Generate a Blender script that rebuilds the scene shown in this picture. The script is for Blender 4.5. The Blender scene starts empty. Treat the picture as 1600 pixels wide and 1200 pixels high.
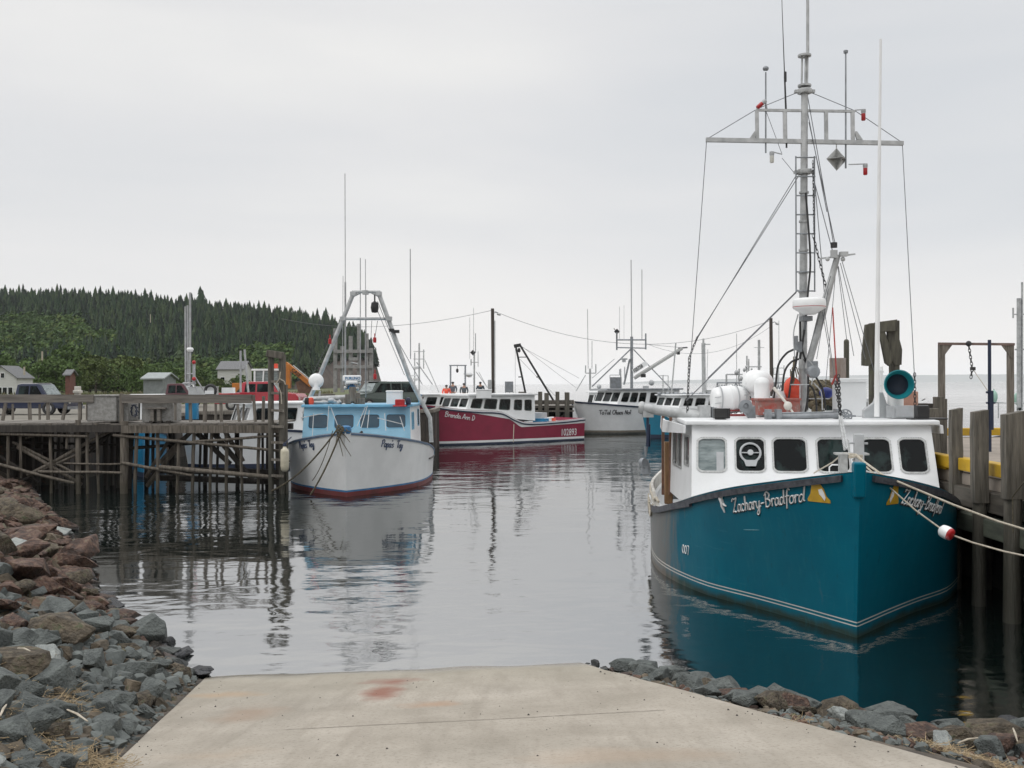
import bpy, bmesh, math, random
import numpy as np
from mathutils import Vector, Matrix, noise
from mathutils.geometry import tessellate_polygon
random.seed(7)
R = math.radians
sc = bpy.context.scene
col = sc.collection

# ------------------------------------------------------------------ camera
F = 1600.0; CZ = 3.7; ROLL = R(0.31)
cr, sr = math.cos(ROLL), math.sin(ROLL)
cam_d = bpy.data.cameras.new('camera'); cam = bpy.data.objects.new('camera', cam_d); col.objects.link(cam)
cam_d.sensor_width = 36; cam_d.lens = 36 * F / 1600.0; cam_d.clip_end = 40000; cam_d.clip_start = 0.05
cam.matrix_world = Matrix(((cr, sr, 0, 0), (0, 0, -1, 0), (-sr, cr, 0, CZ), (0, 0, 0, 1)))
sc.camera = cam
sc.render.resolution_x = 1024; sc.render.resolution_y = 768

# ------------------------------------------------------------------ world: overcast sky
w = bpy.data.worlds.new('World'); sc.world = w; w.use_nodes = True
nt = w.node_tree; N = nt.nodes; Lk = nt.links; N.clear()
out = N.new('ShaderNodeOutputWorld'); bg = N.new('ShaderNodeBackground')
sky = N.new('ShaderNodeTexSky'); sky.sky_type = 'NISHITA'; sky.sun_disc = False
SUN_EL = R(52); SUN_ROT = R(-118)
sky.sun_elevation = SUN_EL; sky.sun_rotation = SUN_ROT
tc = N.new('ShaderNodeTexCoord'); mp = N.new('ShaderNodeMapping'); mp.inputs['Scale'].default_value = (1.0, 1.0, 5.5)
mp.inputs['Location'].default_value = (3.1, 0.4, 0.35)
n1 = N.new('ShaderNodeTexNoise'); n1.inputs['Scale'].default_value = 1.15; n1.inputs['Detail'].default_value = 5
n1.inputs['Roughness'].default_value = 0.45; n1.inputs['Distortion'].default_value = 0.3
rp = N.new('ShaderNodeValToRGB'); e = rp.color_ramp.elements
e[0].position = 0.33; e[0].color = (0.70, 0.72, 0.745, 1); e[1].position = 0.68; e[1].color = (0.92, 0.91, 0.885, 1)
e.new(0.5).color = (0.80, 0.80, 0.805, 1)
sep = N.new('ShaderNodeSeparateXYZ')
hz = N.new('ShaderNodeMapRange'); hz.inputs['From Min'].default_value = 0.0; hz.inputs['From Max'].default_value = 0.16
hz.inputs['To Min'].default_value = 0.9; hz.inputs['To Max'].default_value = 0.0
mxh = N.new('ShaderNodeMix'); mxh.data_type = 'RGBA'; mxh.inputs[7].default_value = (0.97, 0.935, 0.915, 1)
mxs = N.new('ShaderNodeMix'); mxs.data_type = 'RGBA'; mxs.inputs[0].default_value = 0.94
skm = N.new('ShaderNodeMix'); skm.data_type = 'RGBA'; skm.blend_type = 'MULTIPLY'; skm.inputs[0].default_value = 1; skm.inputs[7].default_value = (.1, .1, .1, 1)
Lk.new(tc.outputs['Generated'], mp.inputs['Vector']); Lk.new(mp.outputs[0], n1.inputs['Vector']); Lk.new(n1.outputs['Fac'], rp.inputs[0])
Lk.new(tc.outputs['Generated'], sep.inputs[0]); Lk.new(sep.outputs['Z'], hz.inputs['Value']); Lk.new(hz.outputs[0], mxh.inputs[0])
Lk.new(rp.outputs[0], mxh.inputs[6]); Lk.new(sky.outputs[0], skm.inputs[6]); Lk.new(skm.outputs[2], mxs.inputs[6]); Lk.new(mxh.outputs[2], mxs.inputs[7])
zen = N.new('ShaderNodeMapRange'); zen.inputs['From Min'].default_value = 0.34; zen.inputs['From Max'].default_value = 0.9; zen.inputs['To Min'].default_value = 1.0; zen.inputs['To Max'].default_value = 2.1
Lk.new(sep.outputs['Z'], zen.inputs['Value']); Lk.new(zen.outputs[0], bg.inputs['Strength'])
Lk.new(mxs.outputs[2], bg.inputs['Color'])
Lk.new(bg.outputs[0], out.inputs['Surface'])
sun_d = bpy.data.lights.new('sun', 'SUN'); sun_d.energy = 0.95; sun_d.angle = R(28); sun_d.color = (1, .97, .92)
sun = bpy.data.objects.new('sun', sun_d); col.objects.link(sun)
sd = Vector((math.sin(SUN_ROT) * math.cos(SUN_EL), math.cos(SUN_ROT) * math.cos(SUN_EL), math.sin(SUN_EL)))
sun.rotation_euler = sd.to_track_quat('Z', 'Y').to_euler()
sc.view_settings.view_transform = 'Standard'; sc.view_settings.look = 'None'; sc.view_settings.exposure = 0; sc.view_settings.gamma = 1
sc.cycles.use_denoising = True; sc.cycles.max_bounces = 6; sc.cycles.volume_bounces = 3; sc.cycles.transparent_max_bounces = 12; sc.cycles.caustics_reflective = False; sc.cycles.caustics_refractive = False

# ------------------------------------------------------------------ helpers
def P(px, py, d):                      # point seen at pixel (px,py) at distance d along +Y
    u = px - 800.0; v = 600.0 - py
    return Vector(((u * cr + v * sr) / F * d, d, CZ + (-u * sr + v * cr - 1.0) / F * d))
def G(px, py, z=0.0):                  # point seen at pixel on the level z
    q = P(px, py, 1.0); k = (z - CZ) / (q.z - CZ)
    return Vector((q.x * k, k, z))
def PX(x, d, z):                       # world -> pixel (for checks)
    h = x / d * F; v = (z - CZ) / d * F + 1
    return (800 + h * cr - v * sr, 600 - (h * sr + v * cr))
def lin(c):
    return tuple(((x / 255) / 12.92 if x <= 10 else (((x / 255) + .055) / 1.055) ** 2.4) for x in c)
MATS = {}
def mat(name, c, c2=None, scale=3.0, rough=0.6, metal=0.0, bump=0.0, bscale=None, stretch=(1, 1, 1), detail=5, lo=.35, hi=.65, spots=None, spec=.5, coat=0):
    if name in MATS: return MATS[name]
    m = bpy.data.materials.new(name); m.use_nodes = True; t = m.node_tree; n = t.nodes; b = n['Principled BSDF']
    b.inputs['Roughness'].default_value = rough; b.inputs['Metallic'].default_value = metal
    b.inputs['Specular IOR Level'].default_value = spec; b.inputs['Coat Weight'].default_value = coat
    c = tuple(c) + (1,)
    tcn = n.new('ShaderNodeTexCoord'); mpn = n.new('ShaderNodeMapping'); mpn.inputs['Scale'].default_value = stretch
    t.links.new(tcn.outputs['Object'], mpn.inputs['Vector'])
    nz = n.new('ShaderNodeTexNoise'); nz.inputs['Scale'].default_value = scale; nz.inputs['Detail'].default_value = detail; nz.inputs['Roughness'].default_value = .6
    t.links.new(mpn.outputs[0], nz.inputs['Vector'])
    c2 = tuple(c2) + (1,) if c2 else tuple(x * .8 for x in c[:3]) + (1,)
    r = n.new('ShaderNodeValToRGB'); r.color_ramp.elements[0].position = lo; r.color_ramp.elements[1].position = hi
    r.color_ramp.elements[0].color = c2; r.color_ramp.elements[1].color = c
    t.links.new(nz.outputs['Fac'], r.inputs[0]); last = r.outputs[0]
    if spots:                           # spots = (colour, scale, threshold, stretch)
        mp2 = n.new('ShaderNodeMapping'); mp2.inputs['Scale'].default_value = spots[3] if len(spots) > 3 else (1, 1, 1)
        t.links.new(tcn.outputs['Object'], mp2.inputs['Vector'])
        nz2 = n.new('ShaderNodeTexNoise'); nz2.inputs['Scale'].default_value = spots[1]; nz2.inputs['Detail'].default_value = 6; nz2.inputs['Roughness'].default_value = .7
        t.links.new(mp2.outputs[0], nz2.inputs['Vector'])
        mr = n.new('ShaderNodeMapRange'); mr.inputs['From Min'].default_value = spots[2]; mr.inputs['From Max'].default_value = spots[2] + .1
        t.links.new(nz2.outputs['Fac'], mr.inputs['Value'])
        mx = n.new('ShaderNodeMix'); mx.data_type = 'RGBA'; mx.inputs[7].default_value = tuple(spots[0]) + (1,)
        t.links.new(mr.outputs[0], mx.inputs[0]); t.links.new(last, mx.inputs[6]); last = mx.outputs[2]
    t.links.new(last, b.inputs['Base Color'])
    if bump:
        bn = n.new('ShaderNodeBump'); bn.inputs['Distance'].default_value = bump
        nb = n.new('ShaderNodeTexNoise'); nb.inputs['Scale'].default_value = bscale or scale * 3; nb.inputs['Detail'].default_value = 6
        t.links.new(mpn.outputs[0], nb.inputs['Vector']); t.links.new(nb.outputs['Fac'], bn.inputs['Height']); t.links.new(bn.outputs[0], b.inputs['Normal'])
    MATS[name] = m
    return m
WHITE = mat('white_paint', (.74, .75, .76), (.66, .67, .67), 1.1, .38, spots=((.55, .52, .47), 7, .72, (1, 1, .2)))
WHITE2 = mat('white_gelcoat', (.80, .81, .81), (.72, .73, .73), 1.5, .3, spots=((.55, .53, .48), 5, .72, (1, 1, .2)))
CREAM = mat('cream_paint', (.62, .60, .55), (.48, .46, .41), 2, .5)
GALV = mat('galvanised', (.50, .51, .51), (.33, .34, .34), 5, .5, .25, spots=((.24, .17, .12), 7, .70))
STEEL = mat('grey_steel', (.28, .30, .32), (.18, .19, .2), 4, .45, .3)
LGREY = mat('light_grey_paint', (.46, .48, .49), (.36, .37, .38), 3, .5)
BLACK = mat('black_plastic', (.012, .012, .014), (.02, .02, .02), 4, .35)
RUBBER = mat('black_rubber', (.018, .018, .02), (.035, .035, .035), 8, .7)
GLASS = mat('dark_window_glass', (.001, .002, .002), (.020, .034, .032), 2.0, .05, spec=.2, stretch=(1, 1, .7), lo=.36, hi=.50)
GLASS2 = mat('pale_window_glass', (.26, .30, .30), (.10, .13, .13), 2.5, .05, stretch=(1, 1, 4), spec=.6)
ALU = mat('aluminium_frame', (.50, .51, .50), (.36, .36, .35), 12, .4, .6)
RAIL = mat('weathered_black_rail', (.022, .024, .034), (.075, .08, .09), 10, .65, bump=.004, spots=((.30, .30, .30), 22, .70))
WOOD = mat('grey_weathered_wood', (.24, .215, .185), (.10, .088, .072), 3, .85, bump=.012, bscale=14, stretch=(5, 5, .5), spots=((.05, .045, .035), 5, .62, (4, 4, .4)))
WOODH = mat('grey_weathered_boards', (.22, .20, .175), (.11, .10, .088), 3, .85, bump=.01, bscale=12, stretch=(.4, 5, 5))
WOODD = mat('tarred_wood', (.06, .052, .044), (.022, .019, .016), 2.5, .8, bump=.012, bscale=10, stretch=(4, 4, .5))
WOODB = mat('brown_timber', (.26, .15, .07), (.15, .085, .04), 3, .7, stretch=(6, 6, .5), bump=.004)
PILE = mat('pile_wood', (.16, .145, .12), (.06, .055, .045), 2.4, .88, bump=.02, bscale=9, stretch=(5, 5, .45), spots=((.06, .055, .045), 6, .60, (5, 5, .5)))
YEL = mat('yellow_curb_paint', (.52, .32, .012), (.36, .22, .012), 3, .6, spots=((.16, .13, .08), 6, .66))
ROPE = mat('pale_rope', (.50, .46, .38), (.34, .30, .24), 30, .9)
ROPED = mat('weedy_rope', (.13, .11, .075), (.06, .055, .035), 20, .9)
WIRE = mat('wire', (.16, .17, .18), (.10, .10, .11), 5, .5, .4)
WIREL = mat('pale_wire', (.42, .43, .44), (.3, .3, .3), 5, .5, .3)
REDP = mat('red_lens', (.42, .015, .02), (.3, .01, .012), 5, .3)
ORANGE = mat('orange_float', (.80, .10, .05), (.60, .06, .03), 4, .5)
BLUEP = mat('pale_blue_paint', (.16, .40, .58), (.13, .33, .48), 2, .45, spots=((.40, .50, .55), 6, .68))
BLUED = mat('mid_blue_paint', (.02, .16, .36), (.015, .11, .25), 3, .45)
BLUEB = mat('bright_blue_paint', (.01, .20, .38), (.01, .14, .28), 2, .45)
NAVY = mat('navy_paint', (.006, .014, .04), (.01, .02, .05), 3, .45)
BOOTR = mat('red_antifoul', (.15, .02, .02), (.08, .015, .014), 3, .6)
MAGENTA = mat('crimson_gelcoat', (.25, .012, .045), (.20, .010, .036), 1, .35)
TEALB = mat('teal_gelcoat', (.005, .18, .29), (.004, .15, .24), 1, .4)
TEALIN = mat('teal_paint_inside', (.01, .22, .25), (.008, .16, .19), 4, .4)

WOODP = mat('pier_pole_wood', (.19, .165, .135), (.07, .06, .047), 3, .88, bump=.012, bscale=14, stretch=(5, 5, .5), spots=((.13, .065, .035), 3, .64, (4, 4, .5)))
def tide_shade_band(m, z0, z1, dark, rough=.4, amp=.12):      # wet, weed stained zone close to the water; on PILE also painted shade
    t = m.node_tree; n = t.nodes; b = n['Principled BSDF']; src = b.inputs['Base Color'].links[0].from_socket
    g = n.new('ShaderNodeNewGeometry'); sx = n.new('ShaderNodeSeparateXYZ'); t.links.new(g.outputs['Position'], sx.inputs[0])
    nz = n.new('ShaderNodeTexNoise'); nz.inputs['Scale'].default_value = 2.5; nz.inputs['Detail'].default_value = 5; t.links.new(g.outputs['Position'], nz.inputs['Vector'])
    a = n.new('ShaderNodeMath'); a.operation = 'MULTIPLY_ADD'; a.inputs[1].default_value = amp * 4; t.links.new(nz.outputs['Fac'], a.inputs[0]); t.links.new(sx.outputs['Z'], a.inputs[2])
    mr = n.new('ShaderNodeMapRange'); mr.inputs['From Min'].default_value = z0 + amp * 2; mr.inputs['From Max'].default_value = z1 + amp * 2; mr.inputs['To Min'].default_value = .88; mr.inputs['To Max'].default_value = 0; t.links.new(a.outputs[0], mr.inputs['Value'])
    mx = n.new('ShaderNodeMix'); mx.data_type = 'RGBA'; mx.inputs[7].default_value = tuple(dark) + (1,); t.links.new(mr.outputs[0], mx.inputs[0]); t.links.new(src, mx.inputs[6]); t.links.new(mx.outputs[2], b.inputs['Base Color'])
    r0 = b.inputs['Roughness'].default_value; m2 = n.new('ShaderNodeMapRange'); m2.inputs['To Min'].default_value = r0; m2.inputs['To Max'].default_value = rough; t.links.new(mr.outputs[0], m2.inputs['Value']); t.links.new(m2.outputs[0], b.inputs['Roughness'])
    return m
tide_shade_band(PILE, .9, 2.3, (.030, .029, .02), .5, .2); tide_shade_band(WOODP, .25, .75, (.045, .038, .024), .5, .15)  # band on PILE set high to paint shade under the wharf, besides tide stain

class MB:
    def __init__(s): s.v = []; s.f = []; s.m = []; s.cur = 0
    def add(s, vs, fs):
        o = len(s.v); s.v += [tuple(x) for x in vs]
        for f in fs: s.f.append(tuple(o + i for i in f)); s.m.append(s.cur)
        return s
    def box(s, c, d, rz=0, rot=None):
        x, y, z = d[0] / 2, d[1] / 2, d[2] / 2
        M = rot if rot is not None else Matrix.Rotation(rz, 3, 'Z')
        vs = [Vector(c) + M @ Vector(q) for q in [(-x, -y, -z), (x, -y, -z), (x, y, -z), (-x, y, -z), (-x, -y, z), (x, -y, z), (x, y, z), (-x, y, z)]]
        return s.add(vs, [(0, 3, 2, 1), (4, 5, 6, 7), (0, 1, 5, 4), (1, 2, 6, 5), (2, 3, 7, 6), (3, 0, 4, 7)])
    def bar(s, a, b, wd, h, up=(0, 0, 1)):
        a = Vector(a); b = Vector(b); d = (b - a).normalized(); up = Vector(up)
        if abs(d.dot(up)) > .98: up = Vector((0, 1, 0))
        sx = d.cross(up).normalized() * wd / 2; sz = sx.cross(d).normalized() * h / 2
        vs = [a - sx - sz, a + sx - sz, a + sx + sz, a - sx + sz, b - sx - sz, b + sx - sz, b + sx + sz, b - sx + sz]
        return s.add(vs, [(0, 1, 2, 3), (7, 6, 5, 4), (0, 4, 5, 1), (1, 5, 6, 2), (2, 6, 7, 3), (3, 7, 4, 0)])
    def tube(s, pts, r, n=8, cap=True):
        pts = [Vector(p) for p in pts]; k = len(pts)
        rs = r if isinstance(r, (list, tuple)) else [r] * k
        ref = None; rings = []
        for i, p in enumerate(pts):
            d = (pts[min(i + 1, k - 1)] - pts[max(i - 1, 0)])
            d = d.normalized() if d.length > 1e-9 else Vector((0, 0, 1))
            if ref is None: ref = Vector((1, 0, 0)) if abs(d.x) < .9 else Vector((0, 1, 0))
            a = (ref - d * ref.dot(d)).normalized(); ref = a; b = d.cross(a)
            rings.append([p + (a * math.cos(2 * math.pi * j / n) + b * math.sin(2 * math.pi * j / n)) * rs[i] for j in range(n)])
        vs = [q for rg in rings for q in rg]; fs = []
        for i in range(k - 1):
            for j in range(n):
                j2 = (j + 1) % n; fs.append((i * n + j, i * n + j2, (i + 1) * n + j2, (i + 1) * n + j))
        if cap: fs.append(tuple(range(n - 1, -1, -1))); fs.append(tuple((k - 1) * n + j for j in range(n)))
        return s.add(vs, fs)
    def lathe(s, prof, o, axis=(0, 0, 1), n=24):       # prof [(radius, height)]
        ax = Vector(axis).normalized(); a = ax.orthogonal().normalized(); b = ax.cross(a); o = Vector(o)
        vs = [o + ax * h + (a * math.cos(2 * math.pi * j / n) + b * math.sin(2 * math.pi * j / n)) * max(r, 1e-4) for r, h in prof for j in range(n)]
        fs = [(i * n + j, i * n + (j + 1) % n, (i + 1) * n + (j + 1) % n, (i + 1) * n + j) for i in range(len(prof) - 1) for j in range(n)]
        return s.add(vs, fs)
    def sph(s, c, r, sc3=(1, 1, 1), nu=14, nv=9):
        return s.lathe2(c, r, sc3, nu, nv)
    def lathe2(s, c, r, k, nu, nv):
        vs = []; fs = []
        for i in range(nv + 1):
            t = math.pi * i / nv
            for j in range(nu):
                p = 2 * math.pi * j / nu
                vs.append((c[0] + r * k[0] * math.sin(t) * math.cos(p), c[1] + r * k[1] * math.sin(t) * math.sin(p), c[2] + r * k[2] * math.cos(t)))
        for i in range(nv):
            for j in range(nu): fs.append((i * nu + j, (i + 1) * nu + j, (i + 1) * nu + (j + 1) % nu, i * nu + (j + 1) % nu))
        return s.add(vs, fs)
    def prism(s, poly, d):                             # poly: 3D points, extruded by vector d
        n = len(poly); d = Vector(d); poly = [Vector(p) for p in poly]
        vs = poly + [p + d for p in poly]
        return s.add(vs, [tuple(range(n)), tuple(range(2 * n - 1, n - 1, -1))] + [(i, i + n, (i + 1) % n + n, (i + 1) % n) for i in range(n)])
    def grid(s, rows, matf=None):
        n = len(rows[0]); o = len(s.v); s.v += [tuple(q) for r in rows for q in r]
        for i in range(len(rows) - 1):
            for j in range(n - 1):
                s.f.append((o + i * n + j, o + i * n + j + 1, o + (i + 1) * n + j + 1, o + (i + 1) * n + j)); s.m.append(matf(i, j) if matf else s.cur)
        return s
    def build(s, name, mats, parent=None, smooth=None, bev=0, recalc=True):
        me = bpy.data.meshes.new(name)
        vs = s.v
        if parent is not None:
            M = parent['_mw']; M = Matrix([list(r) for r in M]).inverted(); vs = [M @ Vector(q) for q in vs]; o = None
        else:
            xs = [q[0] for q in vs]; ys = [q[1] for q in vs]; zs = [q[2] for q in vs]
            o = Vector(((min(xs) + max(xs)) / 2, (min(ys) + max(ys)) / 2, min(zs))); vs = [Vector(q) - o for q in vs]
        me.from_pydata([tuple(q) for q in vs], [], s.f)
        if not isinstance(mats, (list, tuple)): mats = [mats]
        for m in mats: me.materials.append(m)
        me.polygons.foreach_set('material_index', s.m); me.update()
        if recalc:
            bm = bmesh.new(); bm.from_mesh(me); bmesh.ops.recalc_face_normals(bm, faces=bm.faces); bm.to_mesh(me); bm.free()
        if smooth is not None:
            me.polygons.foreach_set('use_smooth', [True] * len(me.polygons)); me.set_sharp_from_angle(angle=R(smooth))
        ob = bpy.data.objects.new(name, me); col.objects.link(ob)
        if parent is not None:
            ob.parent = parent['_ob'] if isinstance(parent, dict) else parent
        else: ob.location = o
        if bev:
            b = ob.modifiers.new('bevel', 'BEVEL'); b.width = bev; b.segments = 2; b.limit_method = 'ANGLE'; b.angle_limit = R(40)
        return ob
class Root(dict): pass
def thing(name, loc, label, cat, group=None, rz=0):
    o = bpy.data.objects.new(name, None); col.objects.link(o); o.location = loc; o.rotation_euler = (0, 0, rz); o.empty_display_size = .3
    o['label'] = label; o['category'] = cat
    if group: o['group'] = group
    r = Root(); r['_ob'] = o; r['_mw'] = Matrix.Translation(loc) @ Matrix.Rotation(rz, 4, 'Z')
    return r
def sub(part, root):                   # use a part as parent (sub-part) : same local space as its thing
    r = Root(); r['_ob'] = part; r['_mw'] = root['_mw']; return r
def tag(o, label, cat, group=None, kind=None):
    o['label'] = label; o['category'] = cat
    if group: o['group'] = group
    if kind: o['kind'] = kind
    return o
def structure(o, label=None, cat=None):
    o['kind'] = 'structure'
    if label: o['label'] = label
    if cat: o['category'] = cat
    return o
def copy_tree(o, parent=None):
    c = o.copy(); col.objects.link(c)
    if parent: c.parent = parent
    for ch in list(o.children): copy_tree(ch, c)
    return c
def interp(t, xs, ys): return float(np.interp(t, xs, ys))
def spl(t, xs, ys):                    # catmull-rom through (xs, ys)
    n = len(xs)
    if t <= xs[0]: return ys[0]
    if t >= xs[-1]: return ys[-1]
    i = max(j for j in range(n - 1) if xs[j] <= t)
    h = xs[i + 1] - xs[i]; u = (t - xs[i]) / h
    m0 = (ys[i + 1] - ys[i - 1]) / (xs[i + 1] - xs[i - 1]) if i > 0 else (ys[i + 1] - ys[i]) / h
    m1 = (ys[i + 2] - ys[i]) / (xs[i + 2] - xs[i]) if i + 2 < n else (ys[i + 1] - ys[i]) / h
    u2 = u * u; u3 = u2 * u
    return (2 * u3 - 3 * u2 + 1) * ys[i] + (u3 - 2 * u2 + u) * h * m0 + (-2 * u3 + 3 * u2) * ys[i + 1] + (u3 - u2) * h * m1
def sag(a, b, s=0.0, n=12):
    a = Vector(a); b = Vector(b)
    return [a.lerp(b, i / n) - Vector((0, 0, s * 4 * (i / n) * (1 - i / n))) for i in range(n + 1)]
def smooth_line(pts, k=4):
    res = []
    n = len(pts); ts = list(range(n)); xs = [p[0] for p in pts]; ys = [p[1] for p in pts]
    for i in range((n - 1) * k + 1): res.append((spl(i / k, ts, xs), spl(i / k, ts, ys)))
    return res
def chain(mb, a, b, r=.02, pitch=.09):
    a = Vector(a); b = Vector(b); n = max(2, int((b - a).length / pitch)); d = (b - a).normalized(); e1 = d.orthogonal().normalized(); e2 = d.cross(e1)
    for i in range(n):
        c = a.lerp(b, (i + .5) / n); e = e1 if i % 2 else e2; L = pitch * .75
        pts = [c + d * math.cos(q) * L + e * math.sin(q) * r * 1.3 for q in [k * math.pi / 4 for k in range(9)]]
        mb.tube(pts, r * .45, 4, cap=False)

# rounded rectangle hole in unit coordinates
def rr(u0, u1, v0, v1, ru, rv, n=4, sk=0):
    pts = []
    for cx, cy, a0 in ((u1 - ru, v1 - rv, 0), (u0 + ru, v1 - rv, 90), (u0 + ru, v0 + rv, 180), (u1 - ru, v0 + rv, 270)):
        for i in range(n + 1):
            a = R(a0 + 90 * i / n); x = cx + ru * math.cos(a); y = cy + rv * math.sin(a); pts.append((x + sk * (y - v0), y))
    return pts
def bil(A, B, C, D, u, v): return (A.lerp(B, u)).lerp(D.lerp(C, u), v)
def panel(mb, A, B, C, D, holes, nrm, th):
    outer = [(0, 0), (1, 0), (1, 1), (0, 1)]
    loops = [outer] + holes
    flat = [p for l in loops for p in l]
    tris = tessellate_polygon([[Vector((p[0], p[1], 0)) for p in l] for l in loops])
    f3 = [bil(A, B, C, D, p[0], p[1]) for p in flat]; n = len(f3)
    mb.add(f3 + [p - nrm * th for p in f3], [tuple(t) for t in tris] + [tuple(n + i for i in reversed(t)) for t in tris])
    o = 0
    for l in loops:
        k = len(l)
        mb.add([f3[o + i] for i in range(k)] + [f3[o + i] - nrm * th for i in range(k)], [(i, (i + 1) % k, (i + 1) % k + k, i + k) for i in range(k)])
        o += k
def window(root, A, B, C, D, hole, nrm, fw=.03, glass=None, frame=None, rec=.03, proud=.012):
    pts = [bil(A, B, C, D, *p) for p in hole]; k = len(pts); c = sum(pts, Vector()) / k
    mb = MB(); inn = pts; outp = [p + (p - c).normalized() * fw for p in pts]
    hi = nrm * proud
    mb.add([p + hi for p in inn] + [p + hi for p in outp] + [p - nrm * .002 for p in outp] + [p - nrm * rec for p in inn],
           [(i, (i + 1) % k, (i + 1) % k + k, i + k) for i in range(k)] + [(k + i, k + (i + 1) % k, 2 * k + (i + 1) % k, 2 * k + i) for i in range(k)] + [(i, 3 * k + i, 3 * k + (i + 1) % k, (i + 1) % k) for i in range(k)])
    fr = mb.build('window', frame or ALU, root)
    g = MB().add([p - nrm * (rec - .004) for p in pts], [tuple(range(k))])
    g.build('pane', glass or GLASS, sub(fr, root), recalc=False)
    return fr

# ------------------------------------------------------------------ lettering
GLY = {
 'Z': (1.5, [[(.1, 1.6), (.4, 1.95), (.9, 1.85), (1.4, 1.95), (.8, 1.0), (.15, .1), (.6, .15), (1.0, 0), (1.5, .2)]]),
 'a': (1.1, [[(.85, .85), (.45, 1.0), (.1, .6), (.15, .1), (.5, .05), (.85, .6), (.9, 1.0), (.85, .3), (1.0, .02), (1.2, .25)]]),
 'c': (.9, [[(.8, .8), (.5, 1), (.15, .7), (.12, .25), (.4, 0), (.8, .15), (1, .4)]]),
 'h': (1.05, [[(.1, .3), (.35, 1.3), (.35, 1.95), (.2, 1.6), (.12, 0)], [(.14, .5), (.5, 1), (.75, .8), (.75, .1), (1, .15)]]),
 'r': (.8, [[(.05, .6), (.2, 1.05), (.2, .5), (.18, 0)], [(.2, .6), (.45, 1), (.8, .9)]]),
 'y': (1.05, [[(.1, 1), (.15, .3), (.45, .05), (.8, .5), (.85, 1), (.75, -.3), (.4, -.85), (.1, -.6), (.6, -.1), (1.05, .3)]]),
 '-': (1.1, [[(.2, .6), (.9, .65)]]),
 'B': (1.5, [[(.25, 0), (.3, 1), (.4, 1.9)], [(.05, 1.6), (.6, 2.05), (1.15, 1.7), (.95, 1.2), (.45, 1.05), (1.05, .95), (1.3, .5), (.8, 0), (.2, .1)]]),
 'd': (1.15, [[(.8, .85), (.45, 1), (.1, .6), (.15, .1), (.5, .05), (.85, .7), (1.0, 2), (.9, .3), (1.1, .1)]]),
 'f': (.85, [[(1.0, 1.8), (.7, 2), (.45, 1.4), (.35, 0), (.3, -.6)], [(.1, 1), (.85, 1.05)]]),
 'o': (1.0, [[(.5, 1), (.12, .7), (.15, .15), (.5, 0), (.85, .3), (.8, .85), (.5, 1), (.95, .95)]]),
 'P': (1.2, [[(.2, 0), (.3, 1.9)], [(0, 1.6), (.7, 2), (1.15, 1.5), (.8, 1.0), (.35, 1.0)]]),
 'p': (1.0, [[(.2, 1), (.15, -.8)], [(.2, .8), (.6, 1), (.85, .6), (.6, .05), (.2, .15)]]),
 "'": (.35, [[(.15, 2.0), (.05, 1.6)]]),
 's': (.8, [[(.7, .9), (.3, 1), (.15, .7), (.6, .4), (.6, .1), (.1, .05)]]),
 'T': (1.3, [[(.0, 1.75), (.3, 1.95), (1.3, 1.95)], [(.75, 1.9), (.65, 0)]]),
 'e': (.95, [[(.1, .5), (.8, .6), (.6, 1), (.2, .8), (.1, .3), (.4, 0), (.9, .25)]]),
 'n': (1.0, [[(.1, 1), (.15, 0)], [(.15, .6), (.5, 1), (.75, .8), (.8, 0), (1, .1)]]),
 'A': (1.3, [[(0, 0), (.35, 1), (.7, 2), (.95, 1), (1.2, 0)], [(.2, .7), (1.05, .7)]]),
 'D': (1.3, [[(.25, 0), (.25, 2)], [(.05, 1.9), (.9, 1.75), (1.15, .9), (.8, .15), (.1, 0)]]),
 't': (.75, [[(.35, 1.7), (.3, .2), (.7, .1)], [(0, 1.1), (.75, 1.1)]]),
 'l': (.5, [[(.2, 2), (.2, .2), (.5, .1)]]),
 'C': (1.25, [[(1.15, 1.6), (.7, 2), (.2, 1.4), (.2, .5), (.7, 0), (1.15, .35)]]),
 'N': (1.3, [[(.1, 0), (.15, 1.9)], [(.15, 1.9), (1.0, .05)], [(1.0, 0), (1.05, 1.9)]]),
 '1': (.6, [[(.1, 1.5), (.35, 1.9), (.35, 0)]]), '7': (.9, [[(.1, 1.9), (.8, 1.9), (.4, 0)]]), '0': (1.0, [[(.5, 1.9), (.1, 1.3), (.15, .4), (.5, 0), (.85, .6), (.85, 1.4), (.5, 1.9)]]),
 '9': (.9, [[(.75, 1.7), (.4, 1.9), (.1, 1.4), (.4, 1.0), (.8, 1.5), (.75, .8), (.4, 0)]]),
 ' ': (.7, []), 'K': (1.2, [[(.1, 0), (.1, 2)], [(1, 2), (.1, 1)], [(.3, 1.1), (1.1, 0)]]),
}
def script_text(mb, txt, mapf, size, r, shear=.2, k=4):   # mapf(u, v) -> world point
    x = 0
    for ch in txt:
        adv, strokes = GLY[ch]
        for st in strokes:
            pts = smooth_line(st, k) if len(st) > 2 else st
            pp = [mapf((x + a + shear * b) * size, b * size) for a, b in pts]
            mb.tube(pp, r, 6)
        x += adv
    return x * size
def font_text(mb, txt, mapf, size, bold=0.0):
    cu = bpy.data.curves.new('lettering', 'FONT'); cu.body = txt; cu.size = size; cu.offset = bold; cu.resolution_u = 3
    ob = bpy.data.objects.new('lettering', cu); col.objects.link(ob)
    dg = bpy.context.evaluated_depsgraph_get(); me = ob.evaluated_get(dg).to_mesh()
    vs = [mapf(q.co.x, q.co.y) for q in me.vertices]; fs = [tuple(p.vertices) for p in me.polygons]
    wd = max([q.co.x for q in me.vertices] or [0])
    mb.add(vs, fs); ob.evaluated_get(dg).to_mesh_clear(); bpy.data.objects.remove(ob); bpy.data.curves.remove(cu)
    return wd

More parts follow.
